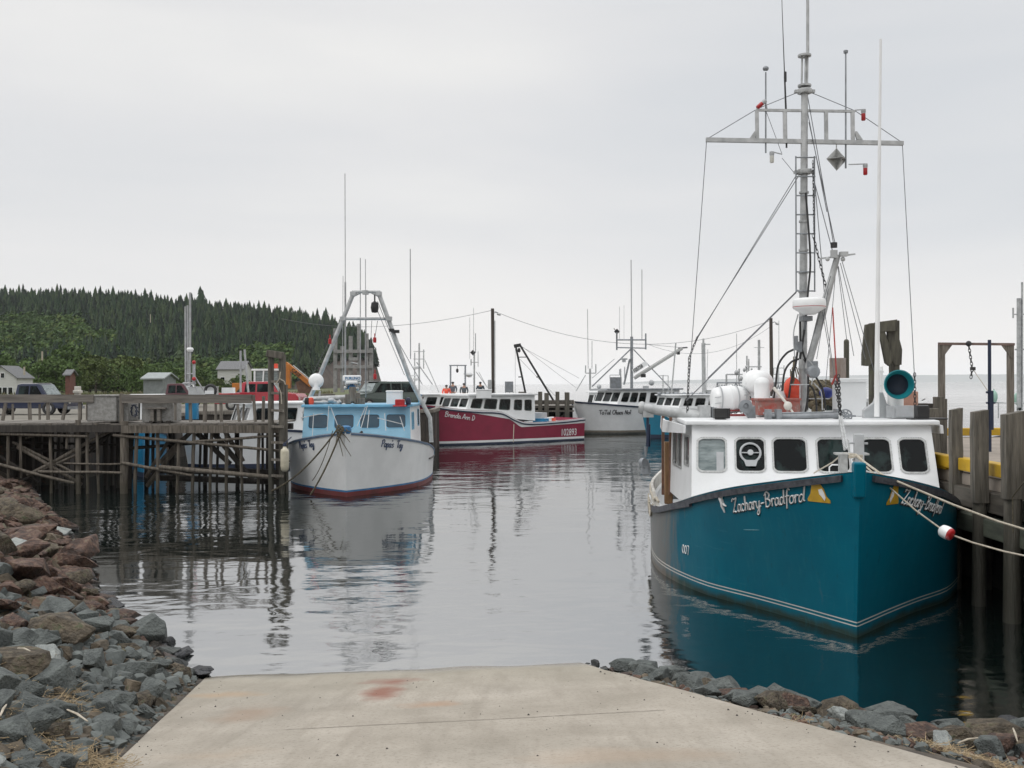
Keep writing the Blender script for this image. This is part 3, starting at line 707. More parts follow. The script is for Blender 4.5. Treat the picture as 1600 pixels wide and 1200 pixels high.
# gravel between the stones
def merge_stones(name, pts, m, seed):
    rnd = random.Random(seed); mb = MB()
    tm = [[tuple(v.co) for v in me.vertices] for me in [rock_small(i) for i in range(4)]]; fmz = [[tuple(p.vertices) for p in me.polygons] for me in [rock_small(i) for i in range(4)]]
    for x, y, z, s in pts:
        k = rnd.randrange(4); a = rnd.uniform(0, 6.28); ca, sa = math.cos(a), math.sin(a); sx, sy, sz = [s * rnd.uniform(.7, 1.2) for _ in range(3)]
        mb.cur = rnd.randrange(len(m))
        mb.add([(x + (q[0] * sx * ca - q[1] * sy * sa), y + (q[0] * sx * sa + q[1] * sy * ca), z + q[2] * sz) for q in tm[k]], fmz[k])
    return mb.build(name, m, recalc=False)
def rock_small(i):
    nm = 'small_%d' % i
    if nm in MATS: return MATS[nm]
    rnd = random.Random(i + 90); bm = bmesh.new()
    for _ in range(11): 
        a = Vector((rnd.gauss(0, 1), rnd.gauss(0, 1), rnd.gauss(0, 1))).normalized(); a.z *= .65; bm.verts.new(a)
    bmesh.ops.convex_hull(bm, input=bm.verts); bmesh.ops.delete(bm, geom=[v for v in bm.verts if not v.link_faces], context='VERTS'); bmesh.ops.recalc_face_normals(bm, faces=bm.faces)
    me = bpy.data.meshes.new('pebble'); bm.to_mesh(me); bm.free(); MATS[nm] = me; return me
gp = []
for _ in range(3600):
    y = 6 + 30 * rk.random() ** 1.5; w_ = abs(-.53 * y - lb(y)) + .3; x = lb(y) - .05 - rk.random() ** 1.5 * w_; gp.append((x, y, bankL(x, y) + .01, (rk.uniform(.03, .10) if lb(y) - x > .15 else rk.uniform(.015, .045)) * (1 + y / 22) * (1.4 if y > 13.5 else 1)))
gp2 = [q for q in gp if q[1] >= 13.5]; gp = [q for q in gp if q[1] < 13.5]
tag(merge_stones('gravel', gp2, [RR, RO, RR], 1), 'small red brown stones filling gaps between the boulders of the left bank', 'gravel', kind='stuff')
tag(merge_stones('gravel', gp, [RG, RG, RO, RG], 1), 'small grey stones and gravel between the left bank rocks beside the ramp', 'gravel', kind='stuff')
gp = []
for _ in range(2400):
    x = .9 + 6.0 * rk.random(); yw = interp(x, [p[0] for p in WLR], [p[1] for p in WLR]); y = yw + .1 - rk.random() * 4.2
    if x < rampR(y) + .02: continue
    gp.append((x, y, bankR(x, y) + .01, rk.uniform(.02, .085)))
tag(merge_stones('gravel', gp, [RG, RG, RO, RR], 2), 'small grey stones and gravel on the right shore', 'gravel', kind='stuff')
# dry straw
STRAW = mat('dry_straw', (.40, .31, .18), (.20, .14, .08), 20, .9)
def straw(pts, seed, name, label):
    rnd = random.Random(seed); mb = MB()
    for x, y, z, r0, n_ in pts:
        for _ in range(n_):
            cx = x + rnd.gauss(0, r0); cy = y + rnd.gauss(0, r0); a = rnd.uniform(0, 6.28); L = rnd.uniform(.05, .16); zz = z(cx, cy) + rnd.uniform(.01, .08)
            d = Vector((math.cos(a), math.sin(a), rnd.uniform(-.25, .35))) * L; p = Vector((cx, cy, zz)); s_ = Vector((-math.sin(a), math.cos(a), 0)) * .0028
            mb.add([p - s_, p + s_, p + d + s_ * .3 + Vector((0, 0, .004)), p + d - s_ * .3], [(0, 1, 2, 3)])
    tag(mb.build(name, STRAW, recalc=False), label, 'dry grass', kind='stuff')
sp = []
for px, py, d, r0, n_ in ((70, 1175, 7.3, .22, 420), (150, 1160, 7.5, .16, 320), (165, 1180, 7.2, .1, 200), (20, 1130, 8.0, .2, 200), (115, 1080, 9.0, .12, 160), (108, 1060, 9.4, .1, 120), (20, 1065, 9.3, .16, 160), (60, 1030, 9.8, .12, 100)):
    q = P(px, py, d); sp.append((q.x, q.y, bankL, r0, n_))
straw(sp, 3, 'dry_grass', 'dry straw and dead grass lying among the left bank stones')
sp = []
for px, py, r0, n_ in ((1500, 1190, .16, 200), (1560, 1190, .14, 160), (1460, 1180, .10, 90), (1245, 1134, .05, 30)):
    q = G(px, py, .75); sp.append((q.x, q.y, bankR, r0, n_))
straw(sp, 4, 'dry_grass', 'dry straw lying between the stones at the bottom right')
# driftwood sticks
DW = mat('driftwood', (.48, .43, .35), (.30, .26, .2), 12, .9, stretch=(1, 1, 1))
for px, py, px2, py2, z0, f_, lab in ((1372, 1161, 1386, 1172, .55, bankR, 'short pale driftwood stick between grey stones right of the ramp'), (1497, 1160, 1528, 1152, .55, bankR, 'pale driftwood branch leaning on the big red boulder'), (1490, 1175, 1530, 1182, .6, bankR, 'thin pale stick lying on the straw at the bottom right'), (1583, 1137, 1590, 1158, .45, bankR, 'pale stick standing beside the corner boulder at right'),
                              (105, 1108, 137, 1126, 1.05, bankL, 'thin pale stick lying across the straw on the left bank'), (28, 1012, 47, 1016, 1.2, bankL, 'short white stick resting on the olive boulder at left'), (0, 1118, 10, 1100, 1.3, bankL, 'bleached wood piece at the far left edge of the bank')):
    a = G(px, py, z0 + .15); b_ = G(px2, py2, z0 + .17); mb = MB(); m_ = a.lerp(b_, .5) + Vector((0, 0, .01)); mb.tube([a, m_, b_], [.007, .010, .005], 6); tag(mb.build('driftwood_stick', DW, smooth=60), lab, 'driftwood')

# ------------------------------------------------------------------ land, hill and forest
GRASSM = mat('meadow_grass', (.085, .10, .035), (.12, .11, .055), .06, .95, spots=((.05, .075, .022), .3, .5))
LOTM = mat('quay_gravel', (.20, .185, .155), (.13, .12, .10), .8, .95)
LZ = 2.12
mb = MB(); poly = [(-700, 38.6), (-17.4, 38.6), (-17.4, 56), (-4.6, 57), (-4.6, 73), (-4.6, 95), (-58, 440), (-66, 640), (-700, 640)]
mb.prism([(x, y, -1.5) for x, y in poly], (0, 0, LZ + 1.5)); structure(mb.build('ground', LOTM), 'gravel quay and flat land behind the pier', 'ground')
mb = MB(); mb.grid([[(-700, 88, LZ + .004), (-14, 88, LZ + .004)], [(-700, 430, LZ + .3), (-62, 430, LZ + .3)]]); structure(mb.build('meadow', GRASSM), 'green and tan meadow below the wooded hill', 'meadow')
RID = [(-400, 425), (-100, 440), (0, 447), (100, 447), (200, 452), (300, 463), (350, 470), (400, 475), (450, 480), (500, 490), (530, 498), (552, 506), (568, 522), (580, 540), (588, 560), (597, 592)]
def ridge_y(px): return interp(px, [p[0] for p in RID], [p[1] for p in RID])
def D1(px): return interp(px, [-400, 0, 500, 600], [640, 600, 500, 470])
def D0(px): return interp(px, [-400, 300, 470, 520, 600], [270, 285, 330, 420, 458])
TH = 10.0
def hill(px, t):          # t 0 base .. 1 ridge .. 1.3 behind
    d1 = D1(px); d0 = D0(px); d = d0 + (d1 - d0) * t
    zr = CZ + (599 - ridge_y(px)) / F * d1 - interp(px, [520, 590], [TH * .85, 2])
    zr = max(zr, .5); z0 = LZ + .4 if px < 560 else interp(px, [560, 600], [LZ, 0])
    k = min(t, 1); z = z0 + (zr - z0) * (k ** .95) - max(0, t - 1) * 40
    x = (px - 800) / F * d
    return Vector((x, d, z + 1.2 * noise.noise((x * .03, d * .03, 0)) * (1 if .02 < k < .98 else 0)))
def bare(px, q): return px > 462 and PX(q.x, q.y, q.z)[1] > interp(px, [462, 480, 500, 530, 560, 585, 600], [596, 584, 566, 556, 553, 562, 590]) + 3 * noise.noise((px * .07, q.z * .3, 0))
mb = MB(); pxs = [-400 + i * 12.5 for i in range(64)] + [400 + i * 4 for i in range(50)] + [597.5]; ts_ = [i / 60 * 1.3 for i in range(61)]
pts = [[hill(p, t) for t in ts_] for p in pxs]
mb.grid(pts, lambda i, j: 1 if bare(pxs[i] + 6, pts[i][j]) else 0)
structure(mb.build('hill', [mat('forest_floor', (.03, .045, .02), (.05, .045, .03), .05, .95), mat('bare_cliff', (.11, .088, .075), (.06, .048, .042), .12, .95, bump=.8, bscale=.5)], smooth=60), 'long wooded hill ending in a bare earth cliff above the sea', 'hill')
GC = [mat('spruce_a', (.010, .030, .016), (.030, .058, .026), .05, .9), mat('spruce_b', (.028, .055, .024), (.052, .078, .034), .05, .9), mat('spruce_c', (.006, .016, .011), (.016, .032, .020), .05, .9)]
GD = [mat('leaf_a', (.048, .095, .018), (.08, .13, .028), .1, .85), mat('leaf_b', (.030, .065, .016), (.048, .088, .022), .12, .85), mat('leaf_c', (.09, .12, .025), (.06, .09, .02), .1, .85)]
BARK = mat('bark', (.09, .075, .06), (.05, .042, .034), 2, .9)
def conifer(mb, p, h, rnd, tiers=6, arms=6):
    p = Vector(p); r0 = h * rnd.uniform(.19, .27)
    for i in range(tiers):
        z0 = h * (.12 + .82 * i / tiers); r = r0 * (1 - (i / tiers) ** 1.1) * rnd.uniform(.85, 1.15) + h * .015; z1 = z0 + h * .22
        a0 = rnd.uniform(0, 6.28); apex = p + Vector((0, 0, min(h, z1)))
        for k in range(arms):
            a = a0 + 6.283 * k / arms; b_ = a + 6.283 / arms * .85; rk_ = r * rnd.uniform(.7, 1.25)
            mb.add([apex, p + Vector((math.cos(a) * rk_, math.sin(a) * rk_, z0 + rnd.uniform(-.3, .2))), p + Vector((math.cos(b_) * rk_ * .8, math.sin(b_) * rk_ * .8, z0 + .2))], [(0, 1, 2)])
def leafy(mb, p, rx, rz, n_, size, rnd, lobes=None):
    p = Vector(p); lobes = lobes or [(Vector((rnd.uniform(-.5, .5) * rx, rnd.uniform(-.5, .5) * rx, rz * rnd.uniform(.35, 1.35))), rnd.uniform(.35, .6)) for _ in range(7)]
    for _ in range(n_):
        c, k = rnd.choice(lobes); v = Vector((rnd.gauss(0, 1), rnd.gauss(0, 1), rnd.gauss(0, 1))).normalized() * rnd.uniform(.55, 1) ** .6
        q = p + c + Vector((v.x * rx * k, v.y * rx * k, v.z * rz * k)); a = Vector((rnd.gauss(0, 1), rnd.gauss(0, 1), rnd.gauss(0, 1))).normalized(); b_ = a.orthogonal().normalized(); c2 = a.cross(b_); s = size * rnd.uniform(.6, 1.3)
        mb.add([q - b_ * s, q - c2 * s * .6, q + b_ * s, q + c2 * s * .6], [(0, 1, 2, 3)])
rf = random.Random(11); mbs = MB()
for _ in range(6400):
    px = rf.uniform(-60, 596); t = rf.random() ** .85 * 1.0
    q = hill(px, t)
    if bare(px, q + Vector((0, 0, 2))): continue
    h = rf.uniform(.6, 1.1) * TH * (1 if t > .5 else .85)
    if px > 540: h *= .8
    yl = ridge_y(px); 
    mixk = noise.noise((q.x * .012, q.y * .012, 2)) + (.42 - t) * 1.3
    if mixk > .06 - .25 * (rf.random() < .12) and px < 460:
        mbs.cur = 3 + rf.choices((0, 1, 2), (3, 5, 1))[0]; leafy(mbs, q, h * .34, h * .33, 46, .75, rf)
    else:
        mbs.cur = rf.choices((0, 1, 2), (4, 3, 3))[0]; conifer(mbs, q - Vector((0, 0, .5)), h, rf, 6, 5)
tag(mbs.build('forest', GC + GD, recalc=False), 'dense dark spruce forest covering the hillside', 'forest', kind='stuff')
# ridge line spruces that stand out, individually
protos = []
for i in range(4):
    mb = MB(); mb.cur = 0; conifer(mb, (0, 0, 0), 1.0 * 10, rf, 11, 8); root = thing('spruce_tree', (0, 0, 0), 'tall pointed spruce standing out against the sky on the hill ridge', 'tree', 'spruces along the hill ridge')
    mb.build('crown', GC[i % 3], root, recalc=False); tb = MB(); tb.tube([(0, 0, -1), (0, 0, 9)], [.16, .03], 6); tb.build('trunk', BARK, root); protos.append(root['_ob'])
rdx = [10, 30, 38, 52, 75, 92, 97, 118, 131, 148, 158, 178, 188, 205, 212, 226, 238, 252, 262, 269, 281, 292, 300, 314, 317, 329, 342, 355, 361, 372, 384, 392, 404, 415, 421, 432, 446, 455, 464, 470, 480, 489, 497, 505, 511, 518, 524, 531, 538, 545, 551, 558, 563, 569, 574, 579]
for i, px in enumerate(rdx):
    px = px + rf.uniform(-2, 2); o = protos[i] if i < 4 else copy_tree(protos[i % 4]); q = hill(px, .985 if px < 540 else .96); s = rf.uniform(.95, 1.3) * (1.35 if abs(px - 315) < 3 or abs(px - 511) < 2 else 1) * (1 if px < 530 else .72)
    o.location = q - Vector((0, 0, .6)); o.scale = (s * rf.uniform(.85, 1.1), s, s); o.rotation_euler = (0, 0, rf.uniform(0, 6))
# broadleaf trees at the hill foot, individually
pd = []
for i in range(4):
    root = thing('broadleaf_tree', (0, 0, 0), 'rounded light green broadleaf tree at the foot of the hill', 'tree', 'broadleaf trees at the hill foot')
    mb = MB(); rnd = random.Random(40 + i); lobes = [(Vector((rnd.uniform(-.55, .55) * 4, rnd.uniform(-.55, .55) * 4, 3.9 + rnd.uniform(-2.3, 2.8))), rnd.uniform(.3, .5)) for _ in range(12)]
    leafy(mb, (0, 0, 0), 4, 3.6, 1500, .34, rnd, lobes); mb.build('crown', GD[i % 3], root, recalc=False)
    tb = MB(); tb.tube([(0, 0, -.5), (.1, 0, 2), (0, .1, 4.5)], [.28, .2, .08], 7)
    for c, k in lobes[:6]: tb.tube([(0, 0, 2.2), tuple(c * .6 + Vector((0, 0, 1))), tuple(c)], [.1, .07, .03], 5)
    tb.build('trunk', BARK, root); pd.append(root['_ob'])
bt = [(30, 590, 205, 1.0), (52, 575, 230, 1.05), (75, 560, 236, 1.15), (98, 556, 232, 1.5), (120, 585, 205, 1.0), (140, 575, 235, 1.3), (160, 560, 240, 1.1), (178, 568, 236, 1.35), (200, 575, 225, 1.2), (88, 595, 198, .95), (60, 600, 195, .9), (150, 598, 197, .95), (222, 565, 236, 1.0), (245, 580, 225, .95), (265, 575, 235, 1.1), (285, 590, 215, .9), (205, 600, 197, .75), (185, 600, 200, .9), (310, 580, 240, .9), (228, 598, 205, .65), (395, 580, 250, .85), (420, 585, 250, .9), (350, 595, 240, .7), (300, 598, 205, .6), (18, 602, 190, .7), (338, 596, 200, .5), (352, 598, 202, .42), (366, 597, 204, .48), (380, 596, 203, .55), (-10, 580, 205, 1.2)]
for i, (px, py, d, s) in enumerate(bt):
    o = pd[i] if i < 4 else copy_tree(pd[rf.randrange(4)]); o.location = ((px - 800) / F * d, d, LZ - .2); o.scale = (s, s, s * rf.uniform(.85, 1.05)); o.rotation_euler = (0, 0, rf.uniform(0, 6))
# weeds at the meadow edge
mb = MB(); 
for _ in range(5000):
    d = rf.uniform(88, 190); px = rf.uniform(-20, 520); x = (px - 800) / F * d; h = rf.uniform(.2, .6) * (.6 + d / 200); a = rf.uniform(0, 3.1); s_ = Vector((math.cos(a), math.sin(a), 0)) * .12
    mb.cur = rf.choices((0, 1), (3, 2))[0]; p = Vector((x, d, LZ)); mb.add([p - s_, p + s_, p + Vector((rf.uniform(-.1, .1), 0, h))], [(0, 1, 2)])
tag(mb.build('weeds', [mat('weed_green', (.07, .09, .03), (.1, .11, .04), .4, .9), mat('weed_tan', (.20, .17, .10), (.14, .12, .07), .4, .9)], recalc=False), 'tall green and tan weeds across the meadow', 'weeds', kind='stuff')
# ================================================================== BOATS
def strip(b, side, t0, t1, zlo, zhi, m, name, off=.012, th=.02, n=36, parent=None):
    mb = MB(); rows = []
    for i in range(n + 1):
        t = t0 + (t1 - t0) * i / n; lo = zlo(t); hi = zhi(t)
        rows.append([b.surf(side, t, lo, -.01), b.surf(side, t, lo, off), b.surf(side, t, hi, off), b.surf(side, t, hi, -.01)])
    mb.grid(rows)
    for e_ in (0, -1): mb.add(rows[e_], [(0, 1, 2, 3)])
    return mb.build(name, m, parent or b.root)
def cyl(mb, a, b, r, r2=None, n=12):
    mb.tube([a, b], [r, r if r2 is None else r2], n); return mb
def part(name, m, root, fn, smooth=45, bev=0):
    mb = MB(); fn(mb); return mb.build(name, m, root, smooth=smooth, bev=bev)

# ------------------------------------------------------------------ the big teal boat
def teal_mat():
    m = mat('teal_hull', (.0005, .125, .185), (.0005, .10, .155), .8, .36, spec=.10, spots=((.006, .09, .13), 9, .60, (1, 1, .3)))
    tide_shade_band(m, .03, .13, (.03, .045, .03), .5, .05)
    t = m.node_tree; n = t.nodes; b = n['Principled BSDF']; src = b.inputs['Base Color'].links[0].from_socket
    tcn = n.new('ShaderNodeTexCoord'); sx = n.new('ShaderNodeSeparateXYZ'); t.links.new(tcn.outputs['Object'], sx.inputs[0])
    mp_ = n.new('ShaderNodeMapping'); mp_.inputs['Scale'].default_value = (1, 1.6, .35); t.links.new(tcn.outputs['Object'], mp_.inputs['Vector'])
    nz = n.new('ShaderNodeTexNoise'); nz.inputs['Scale'].default_value = 2.2; nz.inputs['Detail'].default_value = 7; nz.inputs['Roughness'].default_value = .65; t.links.new(mp_.outputs[0], nz.inputs['Vector'])
    a = n.new('ShaderNodeMapRange'); a.inputs['From Min'].default_value = 3.3; a.inputs['From Max'].default_value = 5.2; a.inputs['To Min'].default_value = -.24; a.inputs['To Max'].default_value = .34; t.links.new(sx.outputs['Y'], a.inputs['Value'])
    s = n.new('ShaderNodeMath'); s.operation = 'ADD'; t.links.new(a.outputs[0], s.inputs[0]); t.links.new(nz.outputs['Fac'], s.inputs[1])
    f = n.new('ShaderNodeMapRange'); f.inputs['From Min'].default_value = .44; f.inputs['From Max'].default_value = .72; f.inputs['To Max'].default_value = .75; t.links.new(s.outputs[0], f.inputs['Value'])
    mx = n.new('ShaderNodeMix'); mx.data_type = 'RGBA'; mx.inputs[7].default_value = (.185, .15, .125, 1); t.links.new(f.outputs[0], mx.inputs[0]); t.links.new(src, mx.inputs[6])
    # fine scratches and grime streaks
    mp2 = n.new('ShaderNodeMapping'); mp2.inputs['Scale'].default_value = (5, 5, .6); t.links.new(tcn.outputs['Object'], mp2.inputs['Vector'])
    n2 = n.new('ShaderNodeTexNoise'); n2.inputs['Scale'].default_value = 3; n2.inputs['Detail'].default_value = 8; t.links.new(mp2.outputs[0], n2.inputs['Vector'])
    f2 = n.new('ShaderNodeMapRange'); f2.inputs['From Min'].default_value = .55; f2.inputs['From Max'].default_value = .8; f2.inputs['To Max'].default_value = .35; t.links.new(n2.outputs['Fac'], f2.inputs['Value'])
    mx2 = n.new('ShaderNodeMix'); mx2.data_type = 'RGBA'; mx2.inputs[7].default_value = (.03, .16, .19, 1); t.links.new(f2.outputs[0], mx2.inputs[0]); t.links.new(mx.outputs[2], mx2.inputs[6])
    t.links.new(mx2.outputs[2], b.inputs['Base Color'])
    mp4 = n.new('ShaderNodeMapping'); mp4.inputs['Scale'].default_value = (.6, .9, 14); t.links.new(tcn.outputs['Object'], mp4.inputs['Vector'])
    n4 = n.new('ShaderNodeTexNoise'); n4.inputs['Scale'].default_value = 1.6; n4.inputs['Detail'].default_value = 9; n4.inputs['Roughness'].default_value = .7; t.links.new(mp4.outputs[0], n4.inputs['Vector'])
    f4 = n.new('ShaderNodeMapRange'); f4.inputs['From Min'].default_value = .60; f4.inputs['From Max'].default_value = .74; f4.inputs['To Max'].default_value = .45; t.links.new(n4.outputs['Fac'], f4.inputs['Value'])
    mx4 = n.new('ShaderNodeMix'); mx4.data_type = 'RGBA'; mx4.inputs[7].default_value = (.05, .20, .25, 1); t.links.new(f4.outputs[0], mx4.inputs[0]); t.links.new(mx2.outputs[2], mx4.inputs[6]); t.links.new(mx4.outputs[2], b.inputs['Base Color'])
    bn = n.new('ShaderNodeBump'); bn.inputs['Distance'].default_value = .012; n3 = n.new('ShaderNodeTexNoise'); n3.inputs['Scale'].default_value = 1.3; n3.inputs['Detail'].default_value = 2; t.links.new(tcn.outputs['Object'], n3.inputs['Vector'])
    t.links.new(n3.outputs['Fac'], bn.inputs['Height']); t.links.new(bn.outputs[0], b.inputs['Normal'])
    return m
TEAL = teal_mat()
Z = Boat('fishing_boat', (4.93, 14.55, 0), 8.0, 13.5,
         [0, .5, 1, 2, 3, 4, 5, 6, 7.5, 10, 13.5], [.05, .60, 1.02, 1.66, 2.12, 2.44, 2.68, 2.84, 2.98, 2.98, 2.6],
         [2.42, 2.30, 2.19, 1.98, 1.75, 1.52, 1.32, 1.18, 1.10, 1.08, 1.15], [.04, .33, .62, 1.25, 1.95, 2.42, 2.75, 2.92, 2.98, 2.95, 2.5],
         'large teal fishing boat with white wheelhouse, tall mast and Zachary-Bradford on its bow', rake=.32)
Z.make_hull([(0, 0), (.16, 0), (.178, 1), (.215, 0), (.233, 1), (.33, 0)], [TEAL, CREAM, TEAL], WHITE, dz=.10, dz_aft=.65, t_aft=7.4)
DW_ = mat('scuffed_white_deck', (.55, .54, .50), (.35, .33, .29), 3, .6)
for side in (-1, 1):
    strip(Z, side, .14, 5.35, lambda t: Z.sheer(t) - .11, lambda t: Z.sheer(t) - .02, RAIL, 'rub_rail', .055)
    strip(Z, side, 3.35, 6.6, lambda t: 1.62 - (t - 3.3) * .185 - .10 + max(0, t - 5) ** 2 * .04, lambda t: 1.62 - (t - 3.3) * .185 + .02 + max(0, t - 5) ** 2 * .04, RAIL, 'rub_rail', .055)
def f(mb):
    p = Z.W3(0, -.06, 0); r_ = Z.rt * .085; a_ = Z.aft * .11
    q = Z.W3(0, .085, 2.05); t_ = Z.W3(0, .03, 2.56)
    mb.prism([q - r_ - a_, q + r_ - a_, q + r_ + a_, q - r_ + a_], t_ - q)
stem = part('stem_post', TEAL, Z.root, f, None, .03)
gl = [GLASS2, GLASS, GLASS, GLASS, GLASS, GLASS]
wz = Z.wheelhouse(4.12, .66, 2.22, 2.58, 3.35, 1.35, 2.90,
    fw=[(.028, .142, .455, .83), (.188, .305, .455, .83), (.345, .478, .455, .83), (.527, .652, .455, .83), (.712, .822, .455, .83), (.862, .965, .455, .83)],
    sw=[(.10, .30, .50, .84), (.42, .62, .42, .92), (.64, .84, .42, .92)], wmat=WHITE, over=.10, front_over=.16, roof_th=.085, roof_len=6.0, glass=gl, fr=.042, rv=.10)
# screw heads around the front window frames are part of the frame look
def f(mb):
    A, B, C, D = wz['FL0'], wz['FR0'], wz['FR1'], wz['FL1']
    nF = (B - A).cross(D - A).normalized()
    if nF.dot(Z.aft) > 0: nF = -nF
    for (u0, u1) in ((.028, .142), (.188, .305), (.345, .478), (.527, .652), (.712, .822), (.862, .965)):
        for k in range(9):
            for (u, v) in ((u0 - .006, .48 + .33 * k / 8), (u1 + .006, .48 + .33 * k / 8), (u0 + .012 + (u1 - u0 - .024) * k / 8, .438), (u0 + .012 + (u1 - u0 - .024) * k / 8, .847)):
                p = bil(A, B, C, D, u, v) + nF * .012; mb.box(p, (.009, .009, .009))
part('window_screws', STEEL, Z.root, f, None)['kind'] = 'stuff'
# fascia of the roof along the sides
for side in (-1, 1):
    def f(mb):
        a = [Z.W3(side * 2.30, 4.55, 2.90), Z.W3(side * 2.66, 7.6, 2.90), Z.W3(side * 2.70, 10.2, 2.90)]
        for k in range(2):
            d = Vector((0, 0, -.27)) + Z.rt * side * .02
            mb.prism([a[k], a[k + 1], a[k + 1] + d, a[k] + (d if k else d * .55)], Z.rt * side * .04)
    part('fascia', WHITE, Z.root, f, None)
# clear view screen in the second window
def onfront(u, v, off=.02):
    A, B, C, D = wz['FL0'], wz['FR0'], wz['FR1'], wz['FL1']; nF = (B - A).cross(D - A).normalized()
    if nF.dot(Z.aft) > 0: nF = -nF
    return bil(A, B, C, D, u, v) + nF * off
c = onfront(.247, .665)
def f(mb):
    A = onfront(0, 0); ex = (onfront(1, .6) - onfront(0, .6)).normalized(); ez = (onfront(.5, 1) - onfront(.5, 0)).normalized(); ny = ex.cross(ez)
    mb.tube([c + ex * .185 * math.cos(q * math.pi / 14) + ez * .185 * math.sin(q * math.pi / 14) for q in range(29)], .022, 6)
    mb.tube([c - ex * .17, c + ex * .17], .012, 6); mb.lathe([(0, -.01), (.055, -.01), (.055, .03), (0, .03)], c, ny, 16)
    mb.prism([c - ex * .13 - ez * .15, c + ex * .13 - ez * .15, c + ex * .09 - ez * .27, c - ex * .09 - ez * .27], ny * .02)
part('clear_view_screen', LGREY, Z.root, f)
# curtain / box seen in first window
def f(mb):
    p = onfront(.105, .46, -.024); q = onfront(.135, .46, -.024); r_ = onfront(.135, .68, -.024); s_ = onfront(.105, .68, -.024); mb.add([p, q, r_, s_], [(0, 1, 2, 3)])
part('chart_box', LGREY, Z.root, f, None)
# name on both bows, with the emblems
NAMEW = mat('white_lettering', (.80, .80, .80), (.68, .68, .68), 8, .4); NAMEK = mat('dark_lettering', (.012, .014, .018), (.02, .02, .02), 8, .4)
GOLD = mat('gold_lettering', (.55, .33, .02), (.42, .25, .015), 8, .4)
for side in (-1, 1):
    for (m_, dx, dr, off) in ((NAMEK, .014, .014, 0), (NAMEW, 0, .012, .005)):
        mb = MB()
        if side < 0: mp_ = lambda u, v: Z.surf(-1, 2.08 - u / 1.3 + dx, 1.565 + v + .19 * u - dx, .004 + off)
        else: mp_ = lambda u, v: Z.surf(1, .70 + u / 1.3 - dx, 1.90 + v - .17 * u - dx, .004 + off)
        script_text(mb, 'Zachary-Bradford', mp_, .112, dr, .22)
        mb.build('name_lettering', m_, Z.root, smooth=60)
    # gold bell shaped badge with a white figure
    def em(u, v, off=.012): 
        return Z.surf(-1, .44 - u * .72, 2.06 + v * .95, off) if side < 0 else Z.surf(1, .53 + u * .72, 2.03 + v * .95, off)
    def f(mb):
        o = [(-.19, -.13), (.21, -.13), (.21, -.09), (.15, -.03), (.12, .08), (.07, .15), (.05, .19), (-.02, .205), (-.08, .18), (-.09, .10), (-.12, .0), (-.19, -.09)]
        if side > 0: o = [(-a * .8, b) for a, b in o]
        mb.prism([em(a, b, .006) for a, b in o], em(0, 0, .014) - em(0, 0, .006))
    bd = part('badge', GOLD, Z.root, f, None)
    def f(mb):
        o = [(.03, .07), (.09, .09), (.12, .03), (.14, -.05), (.12, -.10), (.07, -.03), (.04, 0)]
        if side > 0: o = [(-a * .8, b) for a, b in o]
        mb.prism([em(a, b, .015) for a, b in o], em(0, 0, .02) - em(0, 0, .015))
    part('badge_figure', NAMEW, sub(bd, Z.root), f, None)
    if side < 0:
        def em2(u, v, off=.012): return Z.surf(-1, 2.30 - u * .8, 1.71 + v * .85, off)
        def f(mb):
            mb.tube([em2(*q) for q in [(-.06, .17), (-.03, .12), (0, .06), (.01, 0), (-.02, -.07), (0, -.14), (.01, -.2)]], [.018, .035, .04, .04, .03, .02, .012], 6)
            mb.tube([em2(*q) for q in [(0, .06), (.05, .10), (.06, .16)]], .012, 6); mb.tube([em2(*q) for q in [(.01, 0), (.06, -.05), (.11, -.06)]], [.025, .02, .012], 6); mb.tube([em2(*q) for q in [(-.03, .08), (-.08, .04)]], .012, 6)
        part('white_figure', NAMEW, Z.root, f)
mb = MB(); script_text(mb, '007', lambda u, v: Z.surf(-1, 3.9 - u * 1.3, .60 + v, .006), .08, .009, 0); mb.build('hull_number', NAMEW, Z.root, smooth=60)
# pale scratch on the bow
mb = MB(); mb.tube([Z.surf(-1, 1.95 - i * .06, 1.30 + i * .008, .002) for i in range(7)], [.002, .006, .008, .006, .007, .005, .002], 5); mb.build('scratch', mat('chalk', (.2, .38, .42), (.1, .3, .35), 20, .8), Z.root)
# samson post with cross pins, plate on the foredeck
d0 = 15.9
def f(mb):
    a = P(1342, 745, d0); mb.box((a.x, a.y, 2.42), (.14, .14, .95), rz=-.14); mb.tube([P(1326, 691, d0), P(1356, 692, d0)], .018, 8)
part('samson_post', LGREY, Z.root, f, None, .012)
def f(mb):
    a = P(1330, 708, d0 + .1); mb.box(a, (.5, .25, .03), rz=-.14); mb.box(a + Vector((-.13, 0, -.22)), (.12, .16, .42), rz=-.14)
    for k in range(3): mb.tube([P(1333 + 4 * k, 716 + 3 * k, d0), P(1337 + 4 * k, 726, d0)], .02, 6)
part('anchor_roller', ALU, Z.root, f, None, .006)
def f(mb):
    a = P(1296, 737, 16.4); b_ = P(1316, 737, 16.4); u_ = Vector((0, 0, .12)); mb.tube([a, a + u_ * .7, a + u_ + Vector((.04, 0, 0)), b_ + u_], .012, 8)
part('bow_rail', WHITE, Z.root, f)
# ---- roof gear
ZR = 2.99
def base(px, d): q = P(px, 600, d); return Vector((q.x, q.y, ZR))
